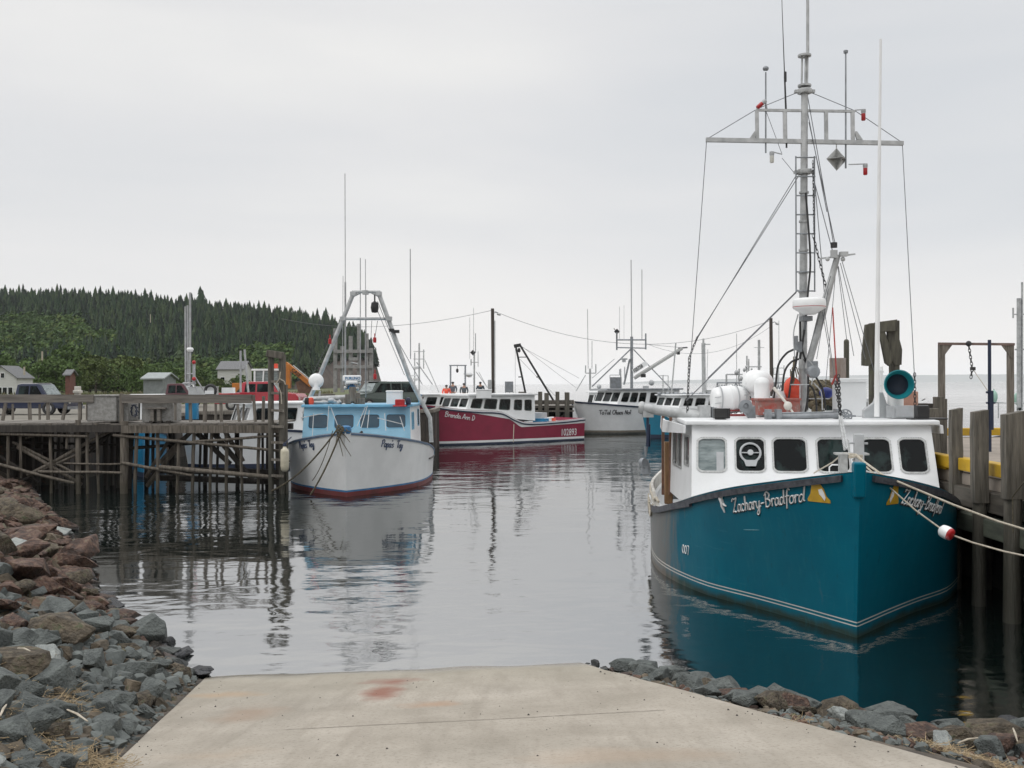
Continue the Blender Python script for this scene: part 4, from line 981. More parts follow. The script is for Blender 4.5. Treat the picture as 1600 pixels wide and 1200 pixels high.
# horizontal outrigger pipe hanging out to the side
def f(mb):
    a = P(1003, 636, 21.5); b_ = P(1104, 651, 21.2); m_ = a.lerp(b_, .55); cyl(mb, a, b_, .105, .12, 14); mb.lathe([(0, 0), (.12, 0), (.14, .05), (.12, .10), (0, .10)], a - (b_ - a).normalized() * .06, b_ - a, 12)
    mb.box(P(1012, 645, 21.5), (.22, .2, .16)); mb.box(P(1100, 645, 21.2), (.22, .28, .34))
orp = part('outrigger', GALV, Z.root, f)
part('outrigger_hinge', STEEL, sub(orp, Z.root), lambda mb: [mb.box(P(1112 + i * 4, 646 - i, 21.2), (.04, .3, .3 - .05 * i)) for i in range(3)], None)
def f(mb):
    c = P(1140, 623, 22.2); ax = Vector((1, .12, 0)).normalized()
    mb.lathe([(0, -.40), (.16, -.40), (.24, -.36), (.285, -.22), (.30, -.03), (.315, -.03), (.315, .03), (.30, .03), (.285, .22), (.24, .36), (.16, .40), (0, .40)], c, ax, 28)
raft = part('life_raft', WHITE2, Z.root, f, 50)
def f(mb):
    c = P(1140, 623, 22.2)
    for s in (-.25, .12, .28): mb.lathe([(.305, -.012), (.312, -.012), (.312, .012), (.305, .012)], c + Vector((s, s * .12, 0)), (1, .12, 0), 28)
    for z in (.05, -.08): mb.tube([c + Vector((-.38, -.3, z)), c + Vector((.36, -.3 + .08, z + .05))], .008, 5)
part('strap', LGREY, sub(raft, Z.root), f)
def f(mb):
    c = P(1140, 640, 22.2)
    for s in (-.28, .28):
        mb.bar(c + Vector((s, -.28, -.12)), c + Vector((s, .28, -.12)), .05, .05); mb.bar(c + Vector((s, -.25, -.12)), c + Vector((s, 0, .02)), .04, .04)
    mb.bar(c + Vector((-.35, -.22, -.1)), c + Vector((.5, -.22, -.1)), .05, .05); mb.bar(c + Vector((-.35, -.22, -.02)), c + Vector((.45, -.22, .02)), .03, .03)
part('raft_cradle', mat('red_frame_paint', (.30, .03, .03), (.18, .02, .02), 5, .6), Z.root, f, None)
# white ventilation cowl
def f(mb):
    b_ = P(1191, 640, 21.5); b_.z = ZR; r = .165
    mb.lathe([(r, 0), (r, .18), (r + .008, .185), (r + .008, .2), (r, .205), (r, .68)], b_, n=26)
    c = P(1187, 598, 22.0); mb.sph(c, .285, (1.03, .9, 1.0), 26, 16); mb.sph(b_ + Vector((0, 0, .68)), .165, (1, 1, .9), 26, 12)
    mb.lathe([(.27, 0), (.29, .22), (.30, .24), (.28, .24), (.25, .1)], c, (-.2, 1, 0), 26)
part('vent_cowl', WHITE2, Z.root, f, 60)
# round grey float reel
def f(mb):
    c = P(1165, 634, 20.6); mb.lathe([(0, -.02), (.135, -.02), (.14, 0), (.135, .04), (.06, .05), (.05, .02), (0, .03)], c, (0, -1, .1), 22)
    mb.prism([P(1160, 640, 20.7), P(1180, 633, 20.7), P(1181, 654, 20.7), P(1172, 654, 20.7)], (0, .15, 0))
part('reel', STEEL, Z.root, f, 40)
# black flood light
def f(mb):
    c = P(1126, 645, 20.0); mb.box(c, (.28, .22, .20)); mb.box(c + Vector((0, 0, -.13)), (.2, .16, .05)); mb.box(c + Vector((-.02, -.115, 0)), (.22, .02, .15)); mb.bar(c + Vector((.17, 0, -.1)), c + Vector((.17, 0, .1)), .03, .03)
part('flood_light', BLACK, Z.root, f, None, .015)
RUSTR = mat('faded_red_paint', (.32, .05, .035), (.22, .15, .13), 5, .75, spots=((.35, .33, .31), 6, .56))
def f(mb):
    c = P(1212, 643, 21.4); c.z = ZR + .19; mb.box(c, (.86, .6, .30)); mb.box(c + Vector((0, 0, .17)), (.9, .64, .05))
part('deck_box', RUSTR, Z.root, f, None, .01)
def f(mb):
    for (a, b_, r) in ((P(1196, 651, 20.2), P(1312, 648, 19.8), .055), (P(1192, 645, 20.4), P(1318, 643, 20.0), .018)): mb.tube([a, b_], r, 14)
    for px in (1200, 1216, 1308): c = P(px, 652, 20.0); mb.box((c.x, c.y, ZR + .09), (.10, .18, .2))
part('hauling_roller', STEEL, Z.root, f, 40)
def f(mb):
    c = P(1321, 649, 19.9); R_ = .125
    for rr_ in (R_, R_ * .55): mb.tube([c + Vector((math.cos(a) * rr_, 0, math.sin(a) * rr_)) for a in [k * math.pi / 12 for k in range(25)]], .014, 6)
    for k in range(4): a = k * math.pi / 4 + .3; mb.tube([c + Vector((math.cos(a) * R_, 0, math.sin(a) * R_)), c - Vector((math.cos(a) * R_, 0, math.sin(a) * R_))], .012, 6)
    mb.tube([c + Vector((-.2, 0, 0)), c + Vector((.2, 0, 0))], .018, 8)
part('hand_wheel', STEEL, Z.root, f)
def f(mb):
    c = P(1327, 630, 21.4); mb.box((c.x, c.y, ZR + .36), (.56, .5, .72)); mb.box((c.x, c.y, ZR + .75), (.62, .56, .09))
part('exhaust_housing', WHITE, Z.root, f, None, .015)
def f(mb):
    poly = [(1350, 655), (1350, 640), (1366, 628), (1372, 612), (1380, 612), (1386, 630), (1400, 636), (1400, 655)]
    mb.prism([P(a, b_, 20.3) for a, b_ in poly], (0, .12, 0)); a = P(1408, 646, 20.0); mb.box((a.x, a.y, ZR + .125), (.46, .35, .24))
    mb.box((a.x + .02, a.y - .19, ZR + .12), (.40, .02, .18))
part('mast_bracket', LGREY, Z.root, f, None, .01)
def f(mb):
    c = P(1405, 640, 20.2); c.z = ZR + .2; mb.lathe([(.155, 0), (.155, .22), (.15, .4)], c + Vector((0, .2, 0)), n=24); q = P(1402, 601, 20.1)
    mb.sph(q + Vector((.02, .24, -.06)), .15, (1, 1, 1), 20, 12)
cw = part('horn_cowl', WHITE2, Z.root, f, 60)
def f(mb):
    q = P(1401, 600, 20.1); ax = Vector((-.12, -1, .02)); mb.lathe([(.285, .20), (.27, .205), (.255, .17), (.20, .05), (.15, -.05), (0, -.06)], q, ax, 32); mb.lathe([(.17, -.08), (.24, .05), (.285, .17), (.287, .20)], q, ax, 32)
mb = MB(); f(mb); mb.build('horn_mouth', TEALIN, sub(cw, Z.root), smooth=60)
mb = MB(); mb.lathe([(.205, .062), (.16, -.02), (0, -.035)], P(1401, 600, 20.1), (-.12, -1, .02), 28); mb.build('horn_throat', mat('dark_throat', (.002, .012, .03), (.001, .006, .015), 3, .6), sub(cw, Z.root), smooth=60)
def f(mb):
    c = P(1440, 652, 19.4); mb.box((c.x, c.y, ZR + .14), (.22, .2, .24)); mb.lathe([(0, -.1), (.10, -.1), (.10, .1), (0, .1)], Vector((c.x + .02, c.y, ZR + .17)), (1, 0, 0), 14); mb.box((c.x + .1, c.y, ZR + .01), (.7, .25, .03))
part('winch', BLACK, Z.root, f, None, .012)
def f(mb):
    mb.box(P(1411, 630, 22.5) , (.5, .4, .55), rz=.2)
part('bait_box', mat('salmon_box', (.48, .27, .2), (.36, .2, .15), 4, .7), Z.root, f, None, .02)
def f(mb):
    mb.box(P(1427, 640, 22.6), (.75, .5, .3)); mb.bar(P(1440, 625, 22.6), P(1446, 622, 22.6), .02, .02)
part('pot_crate', WOODD, Z.root, f, None, .01)
# nets, floats and gear heap round the mast foot
NET = mat('brown_net_rope', (.22, .19, .13), (.10, .085, .055), 18, .95, bump=.03, bscale=20)
def f(mb):
    c = P(1272, 612, 22.6); mb.lathe([(.10, -.62), (.30, -.6), (.30, -.56), (.22, -.54), (.25, -.25), (.23, 0), (.26, .25), (.22, .54), (.30, .56), (.30, .6), (.10, .62)], c, (1, .1, 0), 20)
    rnd = random.Random(3)
    for k in range(26):
        a = rnd.uniform(0, 6.28); x = rnd.uniform(-.5, .5); pts = [c + Vector((x + rnd.uniform(-.1, .1) + .02 * j, .27 * math.cos(a + j * .35), .27 * math.sin(a + j * .35))) for j in range(10)]; mb.tube(pts, .016, 5)
part('net_drum', NET, Z.root, f, 50)
def f(mb):
    rnd = random.Random(8)
    for k in range(16):
        p = P(rnd.uniform(1268, 1302), rnd.uniform(612, 642), rnd.uniform(22, 23)); mb.sph(p, rnd.uniform(.07, .13), (1, 1, .8), 8, 6)
        q = p + Vector((rnd.uniform(-.2, .2), 0, rnd.uniform(-.3, .1))); mb.tube(sag(p, q, .05, 6), .014, 5)
part('net_heap', NET, Z.root, f, 50)
for (px, py, d, r, m_, k_, cat_) in ((1291, 613, 22.0, .14, mat('blue_float', (.015, .03, .22), (.01, .02, .15), 5, .4), (1.1, .9, .9), 'small dark blue round float on the net pile beside the mast'),):
    mb = MB(); mb.sph(P(px, py, d), r, k_, 16, 10); mb.lathe([(.02, -.05), (.05, 0), (.05, .05), (.02, .06)], P(px + 11, py, d), (1, 0, 0), 10)
    tag(mb.build('float_buoy', m_, smooth=60), cat_, 'buoy')
mb = MB(); c = P(1238, 612, 21.6); mb.lathe([(.02, -.34), (.10, -.30), (.16, -.18), (.175, 0), (.165, .18), (.11, .28), (.045, .32), (.045, .38), (0, .38)], c, n=18)
ob = tag(mb.build('buoy', ORANGE, smooth=60), 'bright orange inflatable buoy hanging beside the mast of the teal boat', 'buoy')
mb = MB(); mb.tube([c + Vector((0, 0, .36)), c + Vector((.03, -.02, .5)), c + Vector((.08, .1, .75))], .03, 7)
rnd = random.Random(4)
for k in range(12): p = c + Vector((rnd.uniform(-.08, .08), rnd.uniform(-.2, -.05), rnd.uniform(.25, .6))); mb.tube([p, p + Vector((rnd.uniform(-.06, .06), -.02, -rnd.uniform(.1, .4)))], .013, 5)
tag(mb.build('rope_bundle', NET, smooth=60), 'brown rope bundle looped over the orange buoy', 'rope')
mb = MB(); c = P(1217, 620, 21.5); mb.lathe([(0, -.2), (.12, -.15), (.15, 0), (.10, .14), (0, .18)], c, (0, 0, 1), 14); tag(mb.build('float_buoy', WHITE, smooth=60), 'small white float between the vent cowl and the orange buoy', 'buoy')
def f(mb): mb.tube([P(1209, 605, 21.2), P(1228, 628, 21.0), P(1240, 645, 20.8)], [.035, .03, .02], 8); mb.sph(P(1231, 633, 20.9), .09, nu=10, nv=7)
part('boat_hook', WOODB if False else CREAM, Z.root, f)
# ---- mast
DM = 21.6
MT = P(1257.5, 82, DM); MBt = P(1254, 645, DM)
def mp(y): return MBt.lerp(MT, (645 - y) / 563.0)
def f(mb):
    mb.tube([MBt - Vector((0, 0, .1)), mp(560), mp(300), mp(140)], [.092, .088, .076, .07], 16)
    for y in (268, 142): mb.lathe([(.09, -.05), (.15, -.04), (.16, 0), (.15, .05), (.09, .06)], mp(y), n=14); mb.box(mp(y), (.42, .10, .06))
    for y in (300, 345, 390, 425, 455, 575): mb.lathe([(.09, -.02), (.102, -.02), (.102, .02), (.09, .02)], mp(y), n=16)
mast = part('mast', GALV, Z.root, f, 50)
def f(mb):
    for dx in (-3.5, 2, 5): mb.tube([P(1256 + dx, 140, DM), P(1257 + dx, 84, DM)], .022, 7)
    mb.lathe([(0, -.02), (.14, -.02), (.14, .02), (0, .02)], P(1257, 86, DM), n=12); mb.lathe([(0, -.02), (.14, -.02), (.14, .02), (0, .02)], P(1257, 133, DM), n=12)
    mb.tube([P(1262, 84, DM), P(1262, -60, DM), P(1262, -140, DM)], [.035, .03, .02], 10)
part('topmast', GALV, sub(mast, Z.root), f, 50)
def f(mb):
    a, b_ = P(1103, 217.5, DM), P(1411, 223, DM); mb.bar(a, b_, .09, .085); mb.bar(P(1181, 171, DM), P(1336, 173, DM), .06, .05)
    for px in (1182.5, 1226, 1290.5, 1332): mb.bar(P(px, 172, DM), P(px + .6, 219, DM), .07, .065)
    for s, px in ((-1, 1178), (1, 1338)): mb.prism([P(px, 205, DM + .02), P(px + s * -4, 205, DM + .02), P(px, 218, DM + .02), P(px + s * 9, 218, DM + .02)], (0, -.05, 0))
part('crosstree', GALV, sub(mast, Z.root), f, None)
def f(mb):
    for px in (1244, 1273): mb.tube([P(px - .5, 243, DM - .12), P(px, 455, DM - .12)], .016, 6)
    for k in range(8): y = 245 + k * 29.8; mb.tube([P(1243, y, DM - .12), P(1274, y, DM - .12)], .016, 6)
part('ladder', STEEL, sub(mast, Z.root), f)
def f(mb):
    mb.tube([P(1196.5, 238, DM), P(1196.5, 112, DM)], [.018, .016], 7); mb.lathe([(.0, 0), (.05, 0), (.065, .03), (.06, .06), (.035, .085), (0, .09)], P(1196.5, 109, DM), n=14)
    mb.tube([P(1321.5, 262, DM), P(1321.5, 82, DM)], [.02, .016], 7); mb.lathe([(0, 0), (.045, 0), (.05, .05), (.03, .065), (0, .065)], P(1321.5, 82, DM), n=14)
part('antenna', STEEL, Z.root, f, 50)
def f(mb):
    mb.tube([P(1229, 230, DM), P(1228, 170, DM), P(1226, 118, DM)], [.02, .022, .018], 7); mb.tube([P(1226, 120, DM), P(1222, 10, DM), P(1219, -120, DM)], [.012, .007, .005], 6); mb.lathe([(0, -.12), (.03, -.1), (.03, .1), (0, .12)], P(1227, 119, DM), n=8)
part('whip_antenna', BLACK, Z.root, f)
def lamp(px, py, ang, col_, r=.045, h=.17, arm=None):
    c = P(px, py, DM - .02); ax = Vector((math.sin(ang), 0, -math.cos(ang)))
    mb = MB(); mb.lathe([(0, 0), (r * 1.1, 0), (r * 1.15, .06), (r, .07), (r, .09)], c, ax, 14)
    if arm: mb.tube([c - ax * .0, P(arm[0], arm[1], DM)], .014, 6)
    o = mb.build('mast_lamp', LGREY, Z.root, smooth=50)
    mb = MB(); mb.lathe([(r * .95, .075), (r, .09), (r, .09 + h * .75), (r * .8, .09 + h * .85), (0, .09 + h * .86)], c, ax, 14); mb.build('lens', col_, sub(o, Z.root), smooth=50)
WLENS = mat('milky_lens', (.6, .6, .55), (.5, .5, .46), 5, .3)
lamp(1196, 156, -.85, REDP, arm=(1199, 172)); lamp(1349, 170, 0, REDP, arm=(1336, 171)); lamp(1352, 255, 0, REDP, arm=(1326, 256)); lamp(1206, 236, 0, WLENS, arm=(1222, 240))
def f(mb):
    c = P(1307, 248, DM); s = .24; ex = Vector((1, .25, 0)).normalized() * s; ey = Vector((-.25, 1, 0)).normalized() * s; ez = Vector((0, 0, s))
    for a, b_ in ((ex, ez), (ey, ez), (ex, ey)): mb.prism([c + a, c + b_, c - a, c - b_], (a.cross(b_)).normalized() * .006)
    mb.tube([c + ez, P(1307, 222, DM)], .012, 6)
part('radar_reflector', ALU, Z.root, f, None)
def f(mb):
    c = P(1264.5, 489, 21.0); mb.lathe([(0, -.02), (.12, -.02), (.20, .03), (.315, .10), (.33, .12), (.33, .135)], c, n=32)
    mb.lathe([(.33, .14), (.335, .16), (.33, .27), (.31, .30), (.2, .32), (0, .33)], c, n=32)
rd = part('radar_dome', WHITE2, Z.root, f, 50)
part('stripe', REDP, sub(rd, Z.root), lambda mb: mb.lathe([(.330, .130), (.3335, .134), (.3335, .140), (.330, .144)], P(1264.5, 489, 21.0), n=32))
def f(mb): mb.box(P(1259, 497, 21.2), (.2, .3, .1)); mb.bar(P(1259, 500, 21.1), P(1256, 520, 21.5), .05, .06)
part('radar_bracket', STEEL, Z.root, f, None)
def f(mb):
    a = P(1262, 575, 21.3); b_ = P(1309, 397, 21.0); mb.tube([a, a.lerp(b_, .5), b_], [.065, .085, .06], 12)
    c = P(1309, 397, 21.0); mb.bar(P(1282, 403, 21.0), P(1336, 396, 21.0), .05, .03); mb.box(P(1318, 396, 20.95), (.16, .12, .09)); mb.box(P(1303, 396, 20.95), (.12, .1, .16)); mb.sph(P(1317, 404, 20.95), .05, nu=8, nv=6); mb.sph(P(1293, 404, 20.95), .045, nu=8, nv=6)
part('derrick_boom', GALV, Z.root, f, 45)
def f(mb):
    mb.tube([P(1370, 650, 19.6), P(1370, 600, 19.6), P(1376, 64, 19.6)], [.05, .048, .022], 12); mb.tube([P(1376, 66, 19.6), P(1376, 60, 19.6)], .024, 8)
    mb.tube([P(1377, 612, 19.8), P(1377, 572, 19.8)], .03, 8); mb.box(P(1374, 580, 19.7), (.16, .06, .03)); mb.box(P(1373, 602, 19.7), (.16, .06, .03))
part('whip_pole', WHITE2, Z.root, f, 50)
# hoses and cables round the mast
def f(mb):
    for q in (((1240, 545), (1228, 552), (1216, 570), (1212, 600), (1208, 630)), ((1248, 560), (1236, 565), (1226, 580), (1222, 610)), ((1250, 500), (1252, 540), (1262, 575), (1262, 620), (1258, 645)), ((1256, 560), (1276, 590), (1286, 610), (1290, 640)), ((1262, 600), (1270, 606), (1275, 625), (1276, 645)), ((1259, 300), (1266, 400), (1263, 450), (1256, 520), (1250, 560)), ((1246, 548), (1243, 570), (1237, 590), (1230, 640))):
        s_ = smooth_line(q, 5); mb.tube([P(a, b_, 21.35) for a, b_ in s_], .022, 6)
part('hose', RUBBER, Z.root, f)
def f(mb):
    for q in (((1247, 490), (1240, 520), (1242, 560)), ((1285, 640), (1283, 612), (1272, 598)), ((1262, 560), (1272, 575), (1268, 600))): mb.tube([P(a, b_, 21.2) for a, b_ in smooth_line(q, 5)], .013, 6)
    mb.tube([P(1250, 632, 21.2), P(1250, 600, 21.2)], .012, 6); mb.tube([P(1235, 600, 21.2), P(1264, 600, 21.2)], .012, 6); mb.tube([P(1264, 622, 21.9), P(1296, 622, 21.9)], .012, 6)
part('cable', LGREY, Z.root, f)
def f(mb):
    mb.box(P(1268, 573, 21.3), (.22, .2, .26)); mb.lathe([(0, 0), (.10, 0), (.13, .05), (.13, .18), (.08, .2), (0, .2)], P(1268, 580, 21.1), (0, -1, 0), 14); mb.box(P(1249, 541, 21.3), (.1, .1, .22)); mb.box(P(1244, 535, 21.2), (.06, .1, .3))
part('flood_light', STEEL, Z.root, f, None, .01)
# standing rigging
def f(mb):
    W = lambda q, d1=DM, d2=DM, r=.008: mb.tube([P(q[0], q[1], d1), P(q[2], q[3], d2)], r, 5)
    W((1104, 219, 1077, 590), DM, 21.3); W((1410, 224, 1429, 590), DM, 20.5)
    W((1105, 216, 1180, 171)); W((1410, 222, 1336, 172)); W((1181, 170, 1247, 143)); W((1336, 172, 1266, 143))
    W((1247, 268, 1082, 540), DM, 21.4, .009); W((1249, 272, 1088, 528), DM, 21.4, .009)
    W((1247, 452, 1106, 590), DM, 21.0, .013); W((1244, 456, 1072, 625), DM, 20.8, .011)
    for q in ((1262, 150, 1303, 383), (1264, 190, 1306, 385), (1267, 262, 1301, 392), (1262, 175, 1292, 330), (1272, 270, 1290, 480)): W(q, DM, 21.2, .009)
    for q in ((1310, 415, 1334, 555), (1313, 410, 1352, 560), (1316, 408, 1372, 600), (1309, 415, 1323, 530), (1300, 415, 1276, 560), (1306, 420, 1290, 600), (1286, 470, 1306, 600), (1284, 480, 1298, 560), (1260, 560, 1298, 430)): W(q, 21.1, 20.8, .007)
    W((1196, 170, 1222, 240), DM, DM, .006); W((1222, 246, 1240, 268), DM, DM, .006)
part('rigging', WIRE, Z.root, f, None)
def f(mb):
    chain(mb, P(1077, 560, 21.3), P(1074, 645, 21.2), .018, .07); chain(mb, P(1090, 525, 21.4), P(1076, 560, 21.3), .015, .07); chain(mb, P(1429, 582, 20.5), P(1430, 655, 20.2), .018, .07); chain(mb, P(1270, 365, 21.3), P(1291, 450, 21.1), .018, .08)
    chain(mb, P(1310, 585, 19.6), P(1313, 650, 19.3), .022, .06); chain(mb, P(1305, 595, 19.7), P(1312, 640, 19.4), .02, .06); chain(mb, P(1270, 250, DM - .1), P(1272, 365, 21.4), .012, .07)
    mb.tube([P(1303, 378, 21.1), P(1303, 386, 21.1)], .07, 8)
part('chain', RUBBER, Z.root, f, None)
# chain stay down to the bow
mb = MB(); chain(mb, P(1313, 650, 19.3), P(1322, 700, 16.5), .03, .07); mb.build('chain', GALV, Z.root)
part('tackle', mat('red_rope', (.35, .05, .04), (.2, .03, .03), 9, .9), Z.root, lambda mb: [mb.tube([P(1301, 480, 20.6), P(1307, 585, 19.8)], .014, 6), mb.tube([P(1306, 585, 19.8), P(1300, 600, 19.8)], .02, 6), mb.tube([P(1307, 585, 19.8), P(1309, 600, 19.8)], .02, 6)])
# timbers standing in the side deck and work deck gear on the left side
def f(mb): a = P(1041, 770, 22.3); mb.box((a.x + .05, a.y, 1.75), (.17, .15, 1.35))
part('side_post', WOODB, Z.root, f, None, .01)
def f(mb):
    pass
for q in ((1036, 648, 1036, 772, 23.2), (1048, 642, 1047, 772, 22.2)): part('gallows_post', mat('rusty_post', (.22, .11, .07), (.12, .07, .05), 5, .8), Z.root, lambda mb: mb.bar(P(q[0], q[1], q[4]), P(q[2], q[3], q[4]), .06, .06), None)
def f(mb):
    mb.tube([P(1012, 648, 21.5), P(1012, 662, 21.5)], .03, 6); mb.tube([P(1013, 662, 21.5), P(1013, 697, 21.5)], .045, 8)
part('fender_strap', NAVY, Z.root, f)
def f(mb):
    mb.tube([P(1009, 697, 21.5), P(1009, 712, 21.5)], [.05, .02], 8); mb.lathe([(0, .1), (.06, .08), (.10, -.1), (.11, -.2), (.06, -.24), (0, -.24)], P(1009, 724, 21.5), n=12); mb.lathe([(0, -.04), (.1, -.04), (.1, .04), (0, .04)], P(1005, 722, 21.4), (1, -1, 0), 14)
part('hauling_block', STEEL, Z.root, f, 45)
def f(mb):
    for t0 in (6.6, 7.4, 8.3):
        pts = [Z.surf(-1, t0 + .9 * k / 10, Z.sheer(t0) + .02 - .30 * math.sin(k / 10 * 3.14), .03) for k in range(11)]; mb.tube(pts, .022, 6)
    mb.tube([Z.surf(-1, 6 + 4 * k / 12, Z.sheer(6) + .10 + .05 * math.sin(k * 2), -.02) for k in range(13)], .03, 6)
part('side_rope', ROPE, Z.root, f)
BUL = strip(Z, -1, 6.4, 13.4, lambda t: Z.sheer(t) - .02, lambda t: Z.sheer(t), WHITE, 'bulwark', 0.02)
def f(mb):
    rows = []
    for i in range(30):
        t = 6.2 + 7.2 * i / 29; z = Z.sheer(t); h = .30 * min(1, (t - 6.2) / 1.2); p = Z.surf(-1, t, z, -.02); rows.append([p, p + Vector((0, 0, h)), p + Vector((0, 0, h)) + Z.rt * .06, p + Z.rt * .06])
    mb.grid(rows); mb.add(rows[-1], [(0, 1, 2, 3)])
part('bulwark', DW_, Z.root, f, None)

# ------------------------------------------------------------------ small helper for mid distance boats
def pipe_bits(root, m, segs, name='rigging', r=.02, n=6):
    return part(name, m, root, lambda mb: [mb.tube([P(a, b_, d), P(c, e_, d2)], r_ if r_ else r, n) for (a, b_, c, e_, d, d2, r_) in segs], 50)

# ------------------------------------------------------------------ white boat with pale blue wheelhouse
T1 = [0, .4, .8, 1.6, 2.6, 3.8, 5, 6.5, 8, 11]
A = Boat('fishing_boat', (-5.47, 33.55, 0), -3.3, 11, T1, [.05, .56, .95, 1.52, 2.06, 2.45, 2.64, 2.74, 2.74, 2.4], [2.14, 2.08, 2.02, 1.90, 1.76, 1.60, 1.46, 1.24, 1.02, 1.02], [.03, .36, .68, 1.24, 1.84, 2.32, 2.55, 2.68, 2.66, 2.3],
         "white fishing boat with pale blue wheelhouse and A-frame, Papa's Toy on its bow", rake=.28)
A.make_hull([(0, 0), (.155, 0), (.215, 1), (.3, 2)], [BOOTR, BLUED, WHITE2], WHITE2, dz=.1, dz_aft=.5, t_aft=7)
for side in (-1, 1):
    strip(A, side, .1, 10.9, lambda t: A.sheer(t) - .07, lambda t: A.sheer(t) - .01, mat('blue_grey_rail', (.10, .16, .26), (.06, .09, .14), 5, .5), 'rub_rail', .03)
    strip(A, side, 5.0 if side > 0 else 3.9, 7.6, lambda t: .98 - .02 * t, lambda t: 1.03 - .02 * t, mat('worn_rail', (.14, .13, .12), (.07, .07, .07), 5, .7), 'rub_strake', .04)
    strip(A, side, 7.4, 10.6, lambda t: A.sheer(t) - .26, lambda t: A.sheer(t) - .08, BLUEP, 'side_panel', .015)
gl2 = mat('blue_window_glass', (.012, .035, .06), (.02, .06, .09), 1.5, .05)
wa = A.wheelhouse(3.75, .5, 1.98, 2.24, 3.4, 1.35, 2.88, fw=[(.05, .225, .50, .82), (.29, .47, .50, .82), (.53, .71, .50, .82), (.775, .955, .50, .82)], sw=[(.12, .17, .45, .85), (.21, .26, .45, .85), (.30, .35, .45, .85), (.72, .88, .5, .9)],
             wmat=WHITE2, rmat=BLUEP, over=.06, front_over=.14, roof_th=.10, glass=[gl2] * 4, fr=.03, frame=BLUEP, front_mat=mat('pale_blue_front', (.19, .36, .47), (.16, .31, .41), 2, .45))
nm = mat('grey_blue_lettering', (.07, .10, .18), (.05, .07, .12), 6, .5)
for side in (-1, 1):
    mb = MB()
    if side > 0: script_text(mb, "Papa's  Toy", lambda u, v: A.surf(1, 1.05 + u / 1.25, 1.60 + v - .09 * u, .012), .126, .017, .1)
    else: script_text(mb, "Papa's  Toy", lambda u, v: A.surf(-1, 2.15 - u / 1.25, 1.50 + v + .09 * u, .012), .120, .017, .1)
    mb.build('name_lettering', nm, A.root, smooth=60)
part('bow_cap', BLUED, A.root, lambda mb: [mb.lathe([(0, -.1), (.17, -.1), (.19, 0), (.17, .12), (.1, .16), (0, .17)], A.W3(0, .15, 2.2), (0, 0, 1), 12)], 50)
def f(mb):
    for q in ((514, 633, 511, 672), (517, 636, 528, 665), (574, 633, 564, 668), (571, 635, 558, 665), (601, 645, 603, 672), (625, 650, 632, 672), (490, 645, 488, 680), (577, 640, 574, 668)): mb.tube([P(q[0], q[1], 36.6), P(q[2], q[3], 36.3)], .014, 6)
    mb.tube([P(470, 652, 37), P(505, 645, 36.6)], .015, 6); mb.tube([P(590, 652, 36.4), P(630, 662, 36.6)], .015, 6)
part('hand_rail', LGREY, A.root, f)
part('bow_chock', RUBBER, A.root, lambda mb: mb.bar(P(566, 673, 34.2), P(559, 682, 34.1), .07, .07), None)
# A-frame gantry
def f(mb):
    q = lambda a, b_, d=40: P(a, b_, d)
    mb.tube([q(474, 645), q(500, 585), q(530, 512), q(552, 458)], .085, 10); mb.tube([q(592, 458), q(612, 512), q(640, 590), q(672, 652), q(674, 690)], .085, 10)
    mb.tube([q(550, 455), q(594, 455)], .06, 10); mb.tube([q(536, 497), q(608, 497)], .06, 10); mb.tube([q(551, 462), q(563, 456)], .05, 8); mb.tube([q(581, 456), q(593, 462)], .05, 8)
    for x, y in ((552, 458), (592, 458), (536, 497), (608, 497), (571, 456)): mb.box(q(x, y), (.22, .22, .16))
gan = part('gantry', GALV, A.root, f, 50)
def f(mb):
    mb.lathe([(0, -.3), (.12, -.28), (.16, -.1), (.13, .1), (.05, .15), (0, .2)], P(585.5, 476, 40), n=10); mb.tube([P(585.5, 456, 40), P(585.5, 470, 40)], .03, 6)
    for x, y in ((612, 515), (620, 517)): mb.box(P(x, y, 39.9), (.2, .15, .12))
part('block', BLACK, sub(gan, A.root), f)
for px, py in ((515.5, 532), (585.5, 530), (586, 587)):
    mb = MB(); c = P(px, py, 39.8); mb.lathe([(0, -.11), (.06, -.11), (.07, 0), (.06, .09), (0, .11)], c, n=12); mb.tube([c, c + Vector((0, 0, .25))], .02, 5); mb.build('mast_lamp', REDP, sub(gan, A.root), smooth=50)
pipe_bits(A.root, WIREL, [(539.5, 600, 539.5, 440, 40, 40, .035), (539.5, 440, 539, 270, 40, 40, .016), (563, 600, 563, 402, 40.5, 40.5, .018), (571.5, 620, 571, 404, 40.2, 40.2, .014), (641.5, 560, 641, 388, 41, 41, .02), (535, 600, 536, 430, 41, 41, .012)], 'whip_antenna')
pipe_bits(A.root, WIRE, [(588, 480, 632, 585, 40, 39, .012), (590, 470, 626, 560, 40, 39.5, .012), (612, 515, 660, 600, 40, 41, .012), (581, 500, 579, 540, 40, 40, .01), (590, 500, 586, 525, 40, 40, .01), (572, 456, 572, 620, 40, 40, .012), (480, 600, 552, 458, 40.2, 40, .008)], 'rigging')
def f(mb):
    c = P(494, 594, 38.8); mb.lathe([(0, -.13), (.2, -.12), (.27, -.06), (.285, 0), (.25, .05), (.15, .09), (0, .1)], c, (.15, -1, .12), 26); mb.lathe([(.15, -.35), (.12, -.2), (.12, 0)], c, n=12)
part('satellite_dome', WHITE2, A.root, f, 60)
def f(mb):
    c = P(550, 590, 38.6); mb.box(c, (.68, .2, .22)); mb.box(c + Vector((0, 0, -.16)), (.46, .25, .12))
rb = part('radar_scanner', WHITE2, A.root, f, None, .04)
mb = MB(); font_text(mb, 'FURUNO', lambda u, v: P(550, 590, 38.49) + Vector((-.26 + u, 0, -.05 + v)), .14, .004); mb.build('lettering', BLUED, sub(rb, A.root), recalc=False)
